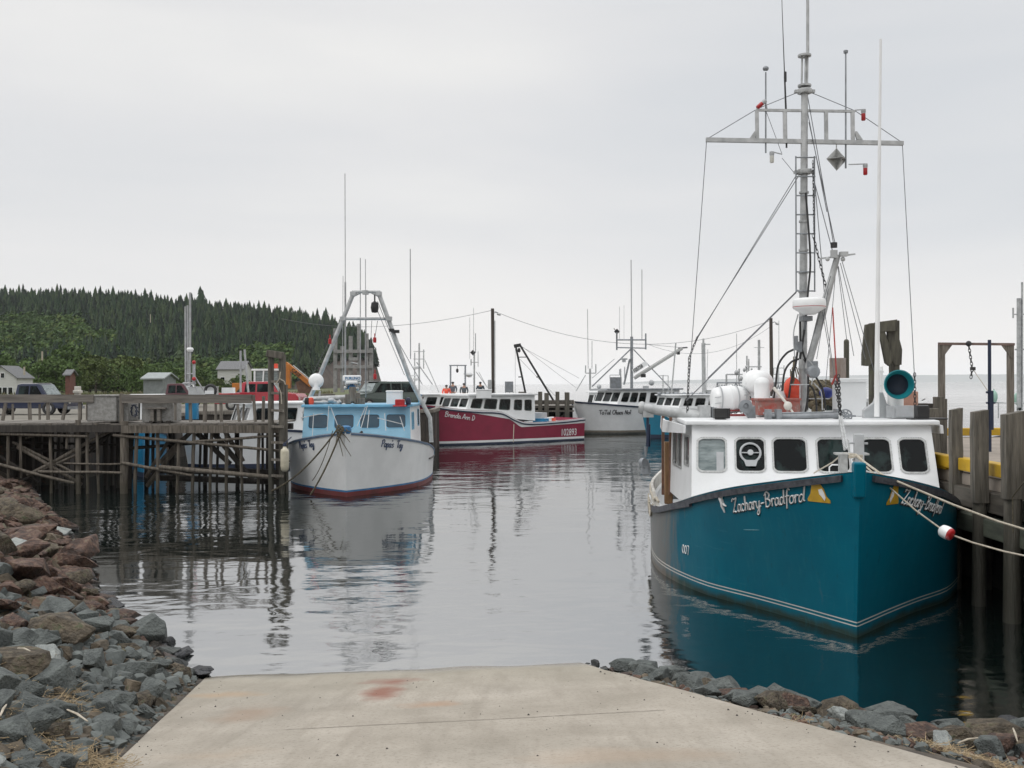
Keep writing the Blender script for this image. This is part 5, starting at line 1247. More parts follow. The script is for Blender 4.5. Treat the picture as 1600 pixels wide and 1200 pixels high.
part('radar_pedestal', BLUED, A.root, lambda mb: [mb.lathe([(.2, 0), (.16, .08), (.08, .12), (.07, .3), (0, .3)], P(550, 607, 38.7), n=12), mb.box(P(549, 603, 38.7), (.3, .2, .1))], 50)
def f(mb):
    for k, (px, py, w_, h_) in enumerate(((545, 622, .22, .35), (551, 615, .25, .55), (557, 621, .22, .4), (562, 626, .3, .25), (540, 626, .3, .2))): mb.box(P(px, py, 38.2), (w_, .3, h_), rz=.2 * k)
part('timber_chocks', WOOD, A.root, f, None, .01)
part('spare_pipes', GALV, A.root, lambda mb: [mb.tube([P(482, 623, 38.2), P(544, 620, 38.4)], .11, 10), mb.tube([P(484, 628, 38), P(536, 627, 38.2)], .06, 8), mb.tube([P(500, 610, 38.5), P(498, 625, 38.5)], .04, 6)], 50)
def f(mb):
    rnd = random.Random(2)
    for k in range(26): mb.sph(P(rnd.uniform(476, 540), rnd.uniform(622, 631), rnd.uniform(37.9, 38.6)), rnd.uniform(.05, .12), (1.4, 1, .8), 7, 5)
part('roof_clutter', [LGREY], A.root, f, 50)
part('locker', WHITE2, A.root, lambda mb: [mb.box(P(616.5, 622, 38.4), (.56, .5, .62)), mb.box(P(616.5, 610.5, 38.4), (.6, .55, .05))], None, .015)
mb = MB(); c = P(625, 628, 37.6); mb.box(c, (.34, .3, .24)); mb.box(c + Vector((0, 0, -.12)), (.5, .4, .06)); tag(mb.build('fuel_can', REDP, bev=.03), 'red plastic fuel can standing on the pale blue wheelhouse roof', 'fuel can')
for px, m_ in ((486, ORANGE), (480, BLACK), (638, NAVY)):
    mb = MB(); mb.lathe([(0, -.12), (.09, -.12), (.11, 0), (.08, .12), (0, .15)], P(px, 626, 37.8), n=12); mb.build('side_light', m_, A.root, smooth=50)
def f(mb):
    mb.tube([P(556, 602, 38.6), P(556, 590, 38.6)], .02, 5); mb.tube([P(548, 565, 39), P(559, 549 + 18, 39)], .02, 5)
    for x, y in ((540, 605), (558, 606), (542, 600), (561, 598)): mb.sph(P(x, y, 38.6), .08, nu=8, nv=6)
part('search_lamps', ALU, A.root, f)
# weed hung ropes at the bow and the fender
mb = MB(); rnd = random.Random(9); c0 = P(540, 664, 33.7)
for k in range(14):
    a = P(rnd.uniform(522, 548), rnd.uniform(663, 672), 33.5); b_ = P(rnd.uniform(522, 550), rnd.choice((674, 680, 690, 712)), 33.45); mb.tube([c0.lerp(a, .7), a, a.lerp(b_, .5) + Vector((rnd.uniform(-.05, .05), 0, 0)), b_], [.025, .02, .016, .01], 5)
tag(mb.build('rope_tangle', ROPED, smooth=60), 'tangle of weedy old ropes hanging over the bow of the white boat', 'rope')
def rope(pts, r, m, label, name='mooring_rope', group=None):
    mb = MB(); mb.tube(pts, r, 7); return tag(mb.build(name, m, smooth=60), label, 'rope', group)
rope(sag(P(528, 668, 33.5), P(420, 768, 35), .3), .028, ROPED, 'long dark mooring rope from the white boat bow down to the timber pier')
rope(sag(P(533, 672, 33.4), P(485, 772, 33.6), .15), .028, ROPED, 'dark rope hanging from the white boat bow into the water')
rope(sag(P(520, 672, 33.4), P(488, 750, 33.8), .2), .014, ROPED, 'thin slack rope looping below the white boat bow')
mb = MB(); c = P(445, 717, 34.4); mb.lathe([(0, -.42), (.06, -.41), (.13, -.34), (.145, -.2), (.145, .25), (.13, .33), (.07, .38), (.05, .44)], c, n=18)
fd = tag(mb.build('fender', mat('yellowed_white_vinyl', (.62, .58, .46), (.48, .44, .33), 4, .45), smooth=50), 'yellowed white cylindrical fender hanging between pier and white boat', 'fender')
mb = MB(); mb.lathe([(.05, .44), (.07, .46), (.05, .56), (0, .58)], c, n=12); mb.tube([c + Vector((0, 0, .5)), P(447, 690, 34.5), P(455, 682, 35)], .02, 6); tag(mb.build('fender_rope', NAVY, smooth=50), 'dark blue rope and collar tied to the top of the white fender', 'rope')

# ------------------------------------------------------------------ crimson boat
T2 = [0, .6, 1.3, 2.4, 3.6, 5, 6.6, 7.5, 8.4, 11, 13.2]
C = Boat('fishing_boat', (-7.4, 62.1, 0), 58, 13.2, T2, [.05, .75, 1.25, 1.75, 2.02, 2.15, 2.2, 2.2, 2.2, 2.1, 1.9], [2.75, 2.62, 2.5, 2.36, 2.2, 2.08, 1.96, 1.55, 1.28, 1.30, 1.42], [.03, .5, .95, 1.5, 1.85, 2.05, 2.12, 2.12, 2.12, 2.0, 1.8],
         'crimson and white fishing boat numbered 102893 moored across the back of the harbour', rake=.5)
C.make_hull([(0, 0), (.10, 0), (.24, 1), (.34, 2)], [NAVY, WHITE2, MAGENTA], WHITE2, dz=.1, dz_aft=.25, t_aft=8.2)
CT = [0, 3.0, 6.6, 7.4, 8.2, 13.2]; CTZ = [2.75, 2.24, 1.52, 1.25, .90, 1.02]
for side in (-1, 1):
    strip(C, side, 2.2, 13.2, lambda t: interp(t, [2.2, 7.2, 8.0, 13.2], [2.33, 1.50, .98, 1.12]), lambda t: C.sheer(t) - .01, WHITE2, 'white_band', .015, n=60)
    strip(C, side, .2, 13.2, lambda t: C.sheer(t) - .16, lambda t: C.sheer(t) - .08, NAVY, 'rub_rail', .05, n=60)
CW = C.wheelhouse(4.2, .45, 1.72, 1.85, 5.1, 1.85, 2.98, fw=[(.04, .30, .40, .84), (.36, .64, .40, .84), (.70, .96, .40, .84)], sw=[(.05, .20, .36, .84), (.24, .42, .36, .84), (.46, .62, .36, .84), (.68, .80, .38, .82), (.84, .95, .38, .82)],
                  wmat=WHITE2, over=.15, front_over=.3, roof_th=.12, fr=.03, base_drop=.5, rv=.1)
mb = MB(); script_text(mb, 'Brenda Ann D', lambda u, v: C.surf(1, 2.75 + u, 1.76 + v - .15 * u, .012), .155, .022, .2); mb.build('name_lettering', NAMEW, C.root, smooth=60)
mb = MB(); font_text(mb, '102893', lambda u, v: C.surf(1, 11.15 + u * .74, .34 + v, .014), .62, .006); mb.build('hull_number', NAMEW, C.root, recalc=False)
part('roof_locker', WHITE2, C.root, lambda mb: [mb.box(P(756, 615, 63.5), (.95, .7, .5)), mb.box(P(756, 608, 63.5), (1.0, .75, .05))], None, .02)
part('work_shelter', LGREY, C.root, lambda mb: [mb.box(C.W3(.2, 9.9, 1.55), (1.9, 1.6, .55), rz=-R(58))], None, .02)
for (px, py, d, sz, m_, lb_) in ((845, 656, 66, (.9, .5, .22), BLUEB, 'blue fish tote on the stern deck of the crimson boat'), (856, 655, 66.3, (.4, .4, .22), WHITE2, 'white plastic tote on the stern deck beside the blue one'), (828, 650, 65.6, (.25, .25, .4), YEL, 'small yellow bucket on the stern deck of the crimson boat'), (863, 655, 66.5, (.35, .3, .2), ORANGE, 'small orange bundle on the stern deck of the crimson boat')):
    mb = MB(); c = P(px, py, d); mb.box(c, sz, rz=-.5); mb.box(c + Vector((0, 0, sz[2] / 2)), (sz[0] * 1.06, sz[1] * 1.06, .04), rz=-.5); tag(mb.build('fish_tote', m_, bev=.01), lb_, 'tote')
part('stern_rope', ROPE, C.root, lambda mb: mb.tube(sag(P(803, 662, 62.8), P(802, 690, 62.6), 0), .03, 5))

# ------------------------------------------------------------------ white boat behind
T3 = [0, .5, 1.2, 2.2, 3.4, 5, 7, 9.5, 12]
D = Boat('fishing_boat', (4.45, 75.3, 0), 66, 12, T3, [.05, .75, 1.3, 1.8, 2.1, 2.25, 2.3, 2.25, 2.0], [2.42, 2.36, 2.3, 2.2, 2.1, 1.95, 1.6, 1.35, 1.3], [.03, .4, .85, 1.4, 1.85, 2.1, 2.2, 2.1, 1.8],
         'white fishing boat with black name Total Chaos No1, its bow behind the crimson stern', rake=.9)
D.make_hull([(0, 0), (.12, 0), (.26, 1), (.36, 2)], [mat('grey_boot', (.10, .10, .09), (.06, .06, .055), 4, .7), mat('brown_boot', (.2, .18, .14), (.15, .13, .1), 4, .7), WHITE2], WHITE2, dz=.1, t_aft=7)
for side in (-1, 1):
    strip(D, side, .1, 12, lambda t: D.sheer(t) - .10, lambda t: D.sheer(t) - .01, NAVY, 'rub_rail', .05)
    for k, (t0, t1, z0) in enumerate(((5.4, 8.5, 1.35), (6.8, 8.8, 1.0), (7, 8.8, .75))): strip(D, side, t0, t1, lambda t: z0 - .02 * t + .1, lambda t: z0 + .07 - .02 * t + .1, NAVY, 'rub_strake', .04)
D.wheelhouse(2.6, .55, 1.85, 2.0, 5.4, 1.95, 3.2, fw=[(.03, .31, .34, .86), (.36, .64, .34, .86), (.69, .97, .34, .86)], sw=[(.04, .15, .34, .86), (.18, .29, .34, .86), (.32, .43, .34, .86), (.50, .62, .34, .86), (.66, .78, .34, .86), (.82, .94, .34, .86)], over=.2, front_over=.35, roof_th=.12, rmat=STEEL, base_drop=.3, rv=.1)
mb = MB(); script_text(mb, 'ToTal Chaos No1', lambda u, v: D.surf(1, 1.35 + u, 1.45 + v, .012), .16, .024, .15); mb.build('name_lettering', NAMEK, D.root, smooth=60)
def f(mb):
    for (u, v, r) in ((0, 0, .17), (-.22, .2, .08), (-.07, .3, .08), (.1, .3, .08), (.24, .18, .08)):
        mb.prism([D.surf(1, 4.75 + u + r * math.cos(a), 1.45 + v + r * math.sin(a), .004) for a in [k * math.pi / 6 for k in range(12)]], D.surf(1, 4.75, 1.45, .02) - D.surf(1, 4.75, 1.45, .004))
part('paw_badge', NAMEK, D.root, f, None)
DD = 77
pipe_bits(D.root, STEEL, [(987, 606, 987, 525, DD, DD, .11), (963, 530, 1009, 530, DD, DD, .06), (963, 542, 1009, 543, DD, DD, .05), (963.5, 546, 963.5, 518, DD, DD, .05), (1009, 545, 1009, 520, DD, DD, .06), (987, 543, 925, 603, DD, DD, .05), (990, 545, 1048, 606, DD, DD, .04), (975, 600, 984, 560, DD, DD, .07), (964, 546, 964, 518, DD, DD, .05), (970, 575, 970, 600, DD, DD, .04)], 'mast')
pipe_bits(D.root, WIREL, [(987, 525, 986, 405, DD, DD, .035), (1003, 530, 1003, 420, DD, DD, .03), (968, 530, 968, 478, DD, DD, .015), (975, 530, 975, 476, DD, DD, .012), (1010, 537, 1062, 542, DD, DD, .02)], 'whip_antenna')
pipe_bits(D.root, ALU, [(991, 590, 1066, 543, DD, DD, .13), (993, 586, 1062, 543, DD, DD, .05)], 'boom')
part('boom_tip', BLACK, D.root, lambda mb: [mb.bar(P(1060, 543, DD), P(1074, 542, DD), .1, .1), mb.box(P(1060, 550, DD), (.2, .2, .3)), mb.box(P(1005, 586, DD), (.35, .3, .25))], None)
part('radar_reflector', BLACK, D.root, lambda mb: [mb.prism([P(964 + a, 517 + b_, DD) for a, b_ in ((0, -4.5), (4.5, 0), (0, 4.5), (-4.5, 0))], (0, .1, 0)), mb.tube([P(959, 512, DD), P(963, 517, DD)], .03, 5)], None)
def f(mb):
    a = P(991, 583, DD - .3); b_ = P(1011, 570, DD - .3); d = (b_ - a).normalized(); up = Vector((-d.z, 0, d.x)); L = (b_ - a).length
    mb.prism([a, b_ + d * .1, b_ + d * .1 + up * .30 * 1.2, a + up * .36], (0, .04, 0))
sg = part('number_board', WHITE2, D.root, f, None)
mb = MB(); a = P(991, 583, DD - .34); b_ = P(1011, 570, DD - .34); d = (b_ - a).normalized(); up = Vector((-d.z, 0, d.x)); font_text(mb, '105758', lambda u, v: a + d * (u * .72 + .04) + up * (v + .06), .38, .008); mb.build('lettering', NAMEK, sub(sg, D.root), recalc=False)
part('smoke_stack', STEEL, D.root, lambda mb: [mb.box(P(962, 597, 78), (.85, .6, .85)), mb.tube([P(953, 585, 78), P(970, 585, 78)], .03, 5), mb.tube([P(953, 592, 78), P(953, 585, 78)], .03, 5)], None, .02)
part('radar_scanner', LGREY, D.root, lambda mb: [mb.box(P(975, 560, DD), (.5, .2, .12)), mb.box(P(975, 563, DD), (.25, .2, .2)), mb.sph(P(936, 603, 76.5), .18, nu=10, nv=6), mb.sph(P(1018, 597, 77), .22, nu=12, nv=8), mb.box(P(935, 608, 76), (1.3, .4, .12)), mb.tube([P(976, 590, DD), P(976, 572, DD)], .04, 6), mb.box(P(969, 580, DD), (.15, .15, .4)), mb.box(P(1009, 604, DD), (.4, .4, .2))], 50)

# ------------------------------------------------------------------ teal boat in the middle distance
E = Boat('fishing_boat', (8.75, 69.6, 0), 70, 12, T3, [.05, .75, 1.3, 1.8, 2.1, 2.25, 2.3, 2.25, 2.0], [2.25, 2.15, 2.08, 2.0, 1.95, 1.9, 1.6, 1.3, 1.3], [.03, .5, .95, 1.45, 1.85, 2.1, 2.2, 2.1, 1.8],
         'teal blue fishing boat with white wheelhouse half hidden behind the big teal boat', rake=.5)
E.make_hull([(0, 0), (.22, 0), (.28, 1), (.36, 1)], [NAVY, TEALB], WHITE2, dz=.1, t_aft=7)
for side in (-1, 1): strip(E, side, .1, 12, lambda t: E.sheer(t) - .16, lambda t: E.sheer(t) + .02, WHITE2, 'rub_rail', .05)
E.wheelhouse(1.9, .4, 1.75, 1.9, 5.2, 1.9, 2.85, fw=[(.05, .30, .3, .82), (.37, .63, .3, .82), (.70, .95, .3, .82)], sw=[(.05, .17, .3, .82), (.22, .36, .3, .82), (.42, .56, .3, .82), (.62, .76, .3, .82), (.82, .94, .3, .82)], over=.15, front_over=.3, rv=.1, base_drop=.2)
mb = MB(); script_text(mb, 'W', lambda u, v: E.surf(1, 1.95 + u, 1.35 + v, .012), .14, .022, 0) if 'W' in GLY else None
mb.tube([E.surf(1, 1.9 + u, 1.42 + v, .012) for u, v in ((0, .25), (.06, 0), (.12, .2), (.18, 0), (.26, .27))], .022, 6); mb.build('name_lettering', NAMEW, E.root)
part('roof_rail', STEEL, E.root, lambda mb: [mb.sph(P(1030 + 6.5 * k, 614 + (k % 2), 71), .13, (1.2, 1, .8), 8, 6) for k in range(13)] + [mb.tube([P(1025, 617, 71), P(1110, 616, 71)], .04, 6)], 50)
pipe_bits(E.root, GALV, [(1056, 535, 1047, 640, 71, 71, .05), (1036, 585, 1036, 612, 71, 71, .04), (1030, 586, 1044, 586, 71, 71, .03), (1044, 586, 1044, 612, 71, 71, .03)], 'mast')

# ------------------------------------------------------------------ compact background boats
def bgboat(px, d, theta, label, hullm, boot, cabz, mast, s=1.0, sheer=1.9, L=11, name='fishing_boat', cablen=4.2, cabm=None):
    b = Boat(name, Vector(((px - 800) / F * d, d, 0)), theta, L, T3[:-1] + [L], [.05, .7 * s, 1.2 * s, 1.65 * s, 1.95 * s, 2.1 * s, 2.15 * s, 2.1 * s, 1.9 * s], [sheer + .4, sheer + .3, sheer + .2, sheer + .1, sheer, sheer - .1, sheer - .4, sheer - .6, sheer - .6], [.03, .5 * s, .9 * s, 1.4 * s, 1.8 * s, 2.0 * s, 2.05 * s, 2.0 * s, 1.8 * s], label)
    b.make_hull([(0, 0), (.2, 0), (.26, 1), (.36, 1)], [boot, hullm], WHITE2, nt=26)
    for side in (-1, 1): strip(b, side, .1, L, lambda t: b.sheer(t) - .1, lambda t: b.sheer(t), NAVY, 'rub_rail', .04, n=20)
    b.wheelhouse(2.4, .4, 1.6 * s, 1.75 * s, cablen, sheer - .1, cabz, fw=[(.05, .30, .35, .85), (.37, .63, .35, .85), (.70, .95, .35, .85)], sw=[(.06, .24, .35, .85), (.31, .49, .35, .85), (.56, .72, .35, .85), (.78, .93, .35, .85)], over=.12, front_over=.3, rv=.1, wmat=cabm or WHITE2)
    if mast: pipe_bits(b.root, GALV, mast, 'mast')
    return b
b1 = bgboat(283, 45.8, 62, 'white boat with blue trim and slanted windows moored behind the timber pier', WHITE2, NAVY, 2.85, None, L=9.5, sheer=1.75, cablen=4.6)
part('blue_trim', BLUEB, b1.root, lambda mb: [mb.box(P(300, 640, 45.2), (.5, .3, .8)), mb.box(P(345, 667, 46), (3.0, .1, .1))], None)
pipe_bits(b1.root, WIREL, [(297, 602, 297, 456, 46, 46, .05), (290.5, 602, 290, 478, 46.5, 46.5, .055), (293.6, 602, 293, 476, 46.5, 46.5, .04), (286, 598, 306, 598, 46, 46, .05), (292, 583, 303, 583, 46, 46, .04), (303, 565, 303, 600, 46, 46, .07), (303, 585, 320, 612, 46, 46, .03), (300, 592, 310, 614, 46, 46, .03), (376, 547, 376, 612, 47, 47, .05), (382, 545, 388, 612, 47, 47, .05)], 'mast')
part('mast_lamp', REDP, b1.root, lambda mb: [mb.sph(P(303, 565, 45.9), .09, nu=8, nv=6), mb.sph(P(303, 591, 45.9), .09, nu=8, nv=6)])
part('life_ring', RUBBER, b1.root, lambda mb: [mb.tube([P(329 + 8 * math.cos(a), 609 + 8 * math.sin(a), 45.5) for a in [k * math.pi / 10 for k in range(21)]], .07, 8)])
part('roof_locker', WHITE2, b1.root, lambda mb: [mb.box(P(357, 609, 46), (.5, .4, .25)), mb.box(P(329, 612, 45.6), (.4, .4, .15)), mb.lathe([(0, .1), (.12, .08), (.16, 0), (.1, -.1), (0, -.1)], P(297, 545, 46), n=10)], None)
b2 = bgboat(222, 41.2, -17, 'small bright blue boat lying behind the pier piles', BLUEB, NAVY, 3.25, None, s=.36, L=6, sheer=1.7, cablen=2.5)
b3 = bgboat(598, 73.5, 75, 'white boat with radar mast lying behind the crimson boat', WHITE2, NAVY, 2.95, [(655, 615, 655, 535, 75, 75, .06), (648, 615, 648, 550, 75, 75, .04), (662, 575, 662, 545, 75, 75, .04), (646, 548, 664, 548, 75, 75, .03), (646, 560, 664, 560, 75, 75, .03), (651, 565, 676, 600, 75, 75, .04), (664, 562, 686, 612, 75, 75, .03)], sheer=2.0)
part('radar_scanner', WHITE2, b3.root, lambda mb: [mb.box(P(643, 586, 75), (.9, .2, .08)), mb.lathe([(0, -.15), (.15, -.1), (.22, 0), (.2, .08), (0, .1)], P(650, 591, 75), n=12), mb.lathe([(0, -.15), (.15, -.1), (.22, 0), (.2, .08), (0, .1)], P(650, 573, 75), n=12), mb.lathe([(0, -.02), (.2, -.02), (.2, .02), (0, .02)], P(676, 605, 75), (0, -1, 0), 12), mb.box(P(665, 614, 74.5), (.8, .5, .5))], 50)
b4 = bgboat(700, 86, 60, 'distant boat whose mast with black diamond shape rises behind the wharf', WHITE2, NAVY, 2.6, [(741, 612, 741, 552, 86, 86, .07), (736, 565, 748, 565, 86, 86, .04), (736, 570, 736, 560, 86, 86, .05), (747, 572, 747, 548, 86, 86, .03), (744, 580, 762, 605, 86, 86, .03), (734, 560, 734, 495, 86, 86, .02), (740, 550, 740, 480, 86, 86, .02), (743, 550, 743, 520, 86, 86, .04), (748, 580, 761, 604, 86, 86, .02)], sheer=1.4)
part('radar_reflector', BLACK, b4.root, lambda mb: mb.prism([P(739 + a, 550 + b_, 86) for a, b_ in ((0, -4.5), (4.5, 0), (0, 4.5), (-4.5, 0))], (0, .1, 0)), None)
part('radar_scanner', WHITE2, b4.root, lambda mb: [mb.box(P(731, 583, 86), (.7, .3, .15)), mb.lathe([(0, -.15), (.2, -.1), (.35, .1), (0, .12)], P(733, 586, 86), n=12)], 50)
b5 = bgboat(890, 88, 65, 'distant boat behind the wharf with a dark mast and two whip aerials', WHITE2, NAVY, 2.9, [(922, 608, 922, 575, 88, 88, .09), (915, 582, 915, 570, 88, 88, .05), (931, 582, 931, 568, 88, 88, .05), (915, 582, 931, 582, 88, 88, .05), (919, 575, 918, 482, 88, 88, .03), (925, 575, 925, 532, 88, 88, .03), (915, 585, 900, 610, 88, 88, .04), (925, 590, 960, 560, 88, 88, .03)], sheer=1.6)
b6 = bgboat(1070, 82, 70, 'distant white boat with a striped lattice mast behind the teal boats', WHITE2, NAVY, 3.1, [(1100, 615, 1099, 535, 82, 82, .16), (1104, 612, 1106, 545, 82, 82, .02), (1099, 528, 1099, 540, 82, 82, .08), (1099, 537, 1110, 537, 82, 82, .05)], sheer=2.0)
b7 = bgboat(1135, 62, 75, 'white boat with chain rail aft deck seen between raft and vent cowl', WHITE2, NAVY, 2.75, [(1170, 605, 1170, 560, 62, 62, .04), (1151, 600, 1151, 520, 62, 62, .02), (1155, 600, 1155, 575, 62, 62, .05), (1167, 600, 1167, 555, 62, 62, .05), (1135, 604, 1135, 584, 62, 62, .06), (1135, 584, 1160, 584, 62, 62, .05), (1186, 600, 1186, 530, 62, 62, .08), (1170, 572, 1190, 572, 62, 62, .04), (1178, 542, 1194, 542, 62, 62, .02)], sheer=1.7)
def f(mb):
    mb.tube([P(1120, 597, 60), P(1240, 597, 60)], .05, 6); rnd = random.Random(6)
    for k in range(60): x = 1120 + 2 * k; y = 600 + 8 * (k % 2) + max(0, (x - 1160)) * .2 * 0; mb.tube([P(x, y, 60), P(x + 2, y + (8 if k % 2 == 0 else -8), 60)], .03, 5)
    for x in (1121, 1150, 1180, 1210, 1238): mb.tube([P(x, 597, 60), P(x, 625, 60)], .05, 6)
part('deck_rail', STEEL, b7.root, f, None)
def f(mb):
    rnd = random.Random(5)
    for k in range(14): mb.sph(P(rnd.uniform(1150, 1178), rnd.uniform(572, 592), 61), rnd.uniform(.05, .14), (1, 1, 1.3), 7, 5)
part('search_lamps', GALV, b7.root, f, 50)
b8 = bgboat(1192, 66, 80, 'far white boat with thin square aerial frame left of the tall mast', WHITE2, NAVY, 2.6, [(1217, 600, 1217, 500, 66, 66, .02), (1215, 600, 1215, 572, 66, 66, .05), (1209, 574, 1225, 574, 66, 66, .03), (1209, 574, 1209, 584, 66, 66, .03), (1209, 584, 1225, 584, 66, 66, .03), (1225, 570, 1225, 584, 66, 66, .03)], sheer=1.6)
# green boat moored beyond the right hand wharf
b9 = bgboat(1900, 43, -75, 'sea green boat moored beyond the wharf at the right edge', mat('sea_green', (.05, .38, .28), (.04, .3, .22), 2, .45), NAVY, 3.05, [(1592, 640, 1592, 465, 44.2, 44.2, .10), (1597, 640, 1597, 440, 44.2, 44.2, .05), (1586, 545, 1600, 545, 44.2, 44.2, .04), (1583, 490, 1600, 490, 44.2, 44.2, .03), (1583, 480, 1583, 496, 44.2, 44.2, .04), (1590, 480, 1590, 500, 44.2, 44.2, .04)] + [(1592, 470 + 9 * k, 1597, 474 + 9 * k, 44.2, 44.2, .02) for k in range(17)], L=9, sheer=1.95, cablen=3)
part('stern_rail', GALV, b9.root, lambda mb: [mb.tube([P(1545, 628, 44.8), P(1603, 629, 44.2)], .03, 6)] + [mb.tube([P(x, 628, 44.6), P(x, 652, 44.6)], .03, 6) for x in (1546, 1560, 1575, 1592)], 50)
part('mast_foot', GALV, b9.root, lambda mb: mb.tube([P(1592, 636, 44.2), P(1592, 665, 44.2)], .10, 6), 50)
for i, (px, py) in enumerate(((1553, 619), (1590, 622))):
    mb = MB(); mb.sph(P(px, py, 44.5), .22, (.7, .7, 1.3), 14, 10); mb.tube([P(px, py + 8, 44.5), P(px, py - 12, 44.5)], .03, 6); tag(mb.build('float_buoy', mat('pale_green_float', (.35, .55, .46), (.3, .48, .4), 4, .5), smooth=60), ('left' if i == 0 else 'right') + ' pale green float hung above the sea green boat at the right', 'buoy')
# ================================================================== LEFT TIMBER PIER
PD = 35.3
root = thing('timber_pier', (-13, 36.6, 0), 'old grey timber pier on thin poles with plank rail at left', 'pier')
def pl(mb, x0, y0, x1, y1, r, d=PD, d2=None, r2=None):
    a = P(x0, y0, d); b_ = P(x1, y1, d2 or d); w_ = (b_ - a).cross(Vector((0, 1, 0))).normalized() * .02
    mb.tube([a, a.lerp(b_, .35) + w_ * random.uniform(-1, 1), a.lerp(b_, .7) + w_ * random.uniform(-1, 1), b_], [r, r * .97, r * .93, r2 or r * .88], 8)
zt = 2.40
def f(mb):
    for k in range(60):
        x0 = -20.4 + k * .205; z = zt - .02 + random.uniform(-.008, .008) + (.0 if x0 > -14 else .03); mb.box((x0 + .095, 36.8, z), (.19, 3.05 + random.uniform(-.03, .03), .06))
part('deck', WOODH, root, f, None)
for (y, z, x0, x1, h) in ((35.2, 2.27, -20.4, -13.2, .24), (35.18, 2.22, -13.4, -8.0, .26), (36.8, 2.2, -20.4, -8.1, .22), (38.3, 2.2, -20.4, -8.2, .22)):
    part('stringer', WOODD if y > 36 or x0 < -15 else WOODP, root, lambda mb: mb.bar((x0, y, z), (x1, y, z - .03), .2, h), None)
poles = [(13, 664, 13, 790, .055), (31, 662, 33, 746, .05), (79, 660, 80, 770, .06), (105, 662, 104, 700, .05), (122, 655, 123, 790, .10), (137, 668, 137, 775, .06), (151, 660, 155, 780, .055), (194, 657, 194, 790, .155), (214, 668, 211, 785, .07), (246, 672, 246, 785, .07), (279, 684, 276, 790, .06), (304, 664, 300, 790, .065), (331, 662, 328, 790, .06), (353, 660, 354, 790, .065), (377, 684, 378, 795, .055), (405, 676, 402, 790, .06), (425, 657, 424, 790, .075)]
random.seed(21)
for (x0, y0, x1, y1, r) in poles:
    part('pole', WOODP, root, lambda mb: pl(mb, x0, y0, x1, y1, r), 50)
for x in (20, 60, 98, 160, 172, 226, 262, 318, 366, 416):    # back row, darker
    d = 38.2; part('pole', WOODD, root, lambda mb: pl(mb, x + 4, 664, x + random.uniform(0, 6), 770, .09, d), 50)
for q in ((0, 677, 137, 681, .055), (177, 679, 442, 704, .055), (303, 689, 445, 679, .05), (249, 729, 440, 746, .085), (0, 725, 116, 754, .06), (60, 736, 190, 738, .05), (190, 722, 300, 742, .06), (100, 723, 190, 724, .03)):
    part('cross_pole', WOODP, root, lambda mb: pl(mb, *q, d=PD - .12), 50)
for q in ((43, 742, 180, 668, .07), (27, 697, 128, 756, .07), (20, 690, 130, 745, .05), (60, 736, 140, 702, .05), (40, 684, 70, 674, .04)):
    part('brace', WOODP, root, lambda mb: pl(mb, *q, d=PD + .15), 50)
for q in ((230, 759, 290, 682, .085), (250, 722, 300, 672, .09), (334, 676, 398, 752, .10), (308, 676, 360, 724, .10), (350, 670, 380, 720, .09), (228, 745, 262, 690, .07), (130, 712, 186, 662, .10)):
    part('brace', WOODD if q[4] > .09 else WOODP, root, lambda mb: pl(mb, *q, d=PD + .9), 50)
for (x0, x1, y0, y1) in ((-20, 146, 615.5, 628), (190, 393, 615.5, 629)):
    part('rail_board', WOODH, root, lambda mb: mb.add(*(lambda a, b_, c, d_: ([a, b_, c, d_] + [p + Vector((0, .06, 0)) for p in (a, b_, c, d_)], [(0, 1, 2, 3), (7, 6, 5, 4), (0, 4, 5, 1), (1, 5, 6, 2), (2, 6, 7, 3), (3, 7, 4, 0)]))(P(x0, y1, PD), P(x1, y1, PD), P(x1, y0, PD), P(x0, y0, PD))), None)
for (x0, y0, x1, y1, w_) in ((9, 629, 4, 656, .09), (46, 628, 47, 655, .09), (75, 616, 75, 655, .09), (103, 629, 98, 655, .09), (125, 628, 125, 655, .10), (20, 630, 20, 655, .06), (62, 630, 62, 655, .06), (136, 630, 136, 655, .06), (190, 614, 190, 660, .11), (297, 622, 298, 658, .09), (321, 618, 320, 658, .11), (337, 630, 337, 656, .07), (345, 620, 346, 658, .09), (371, 630, 374, 658, .08), (381, 630, 380, 656, .06), (396, 616, 399, 658, .09), (412, 618, 411, 658, .09), (274, 628, 274, 656, .07)):
    part('rail_post', WOOD, root, lambda mb: mb.bar(P(x0, y0, PD + .08), P(x1, y1, PD + .08), w_, w_, up=(0, 1, 0)), None)
def f(mb):
    for q in ((423.5, 549, 424, 800, .105), (441, 549, 442, 800, .12)): pl(mb, *q, d=35.0)
for q in ((423.5, 551, 424, 800, .105), (441, 553, 442, 800, .125), (447, 600, 449, 790, .06)): part('gate_post', PILE, root, lambda mb: pl(mb, *q, d=35.0), 50)
part('gate_beam', PILE, root, lambda mb: mb.bar(P(417, 551, 34.95), P(443, 555, 34.95), .24, .24), None, .02)
for y in (595, 613, 640, 665, 690, 717, 742): part('rung', WOOD, root, lambda mb: mb.bar(P(424, y, 34.85), P(443, y + 1, 34.85), .07, .08), None)
def f(mb):
    for q in ((430, 600, 438, 580), (432, 596, 440, 630), (436, 590, 446, 600)): mb.tube([P(q[0], q[1], 34.8), P((q[0] + q[2]) / 2 + 3, (q[1] + q[3]) / 2, 34.8), P(q[2], q[3], 34.8)], .02, 5)
part('rope_lashing', ROPE, root, f)
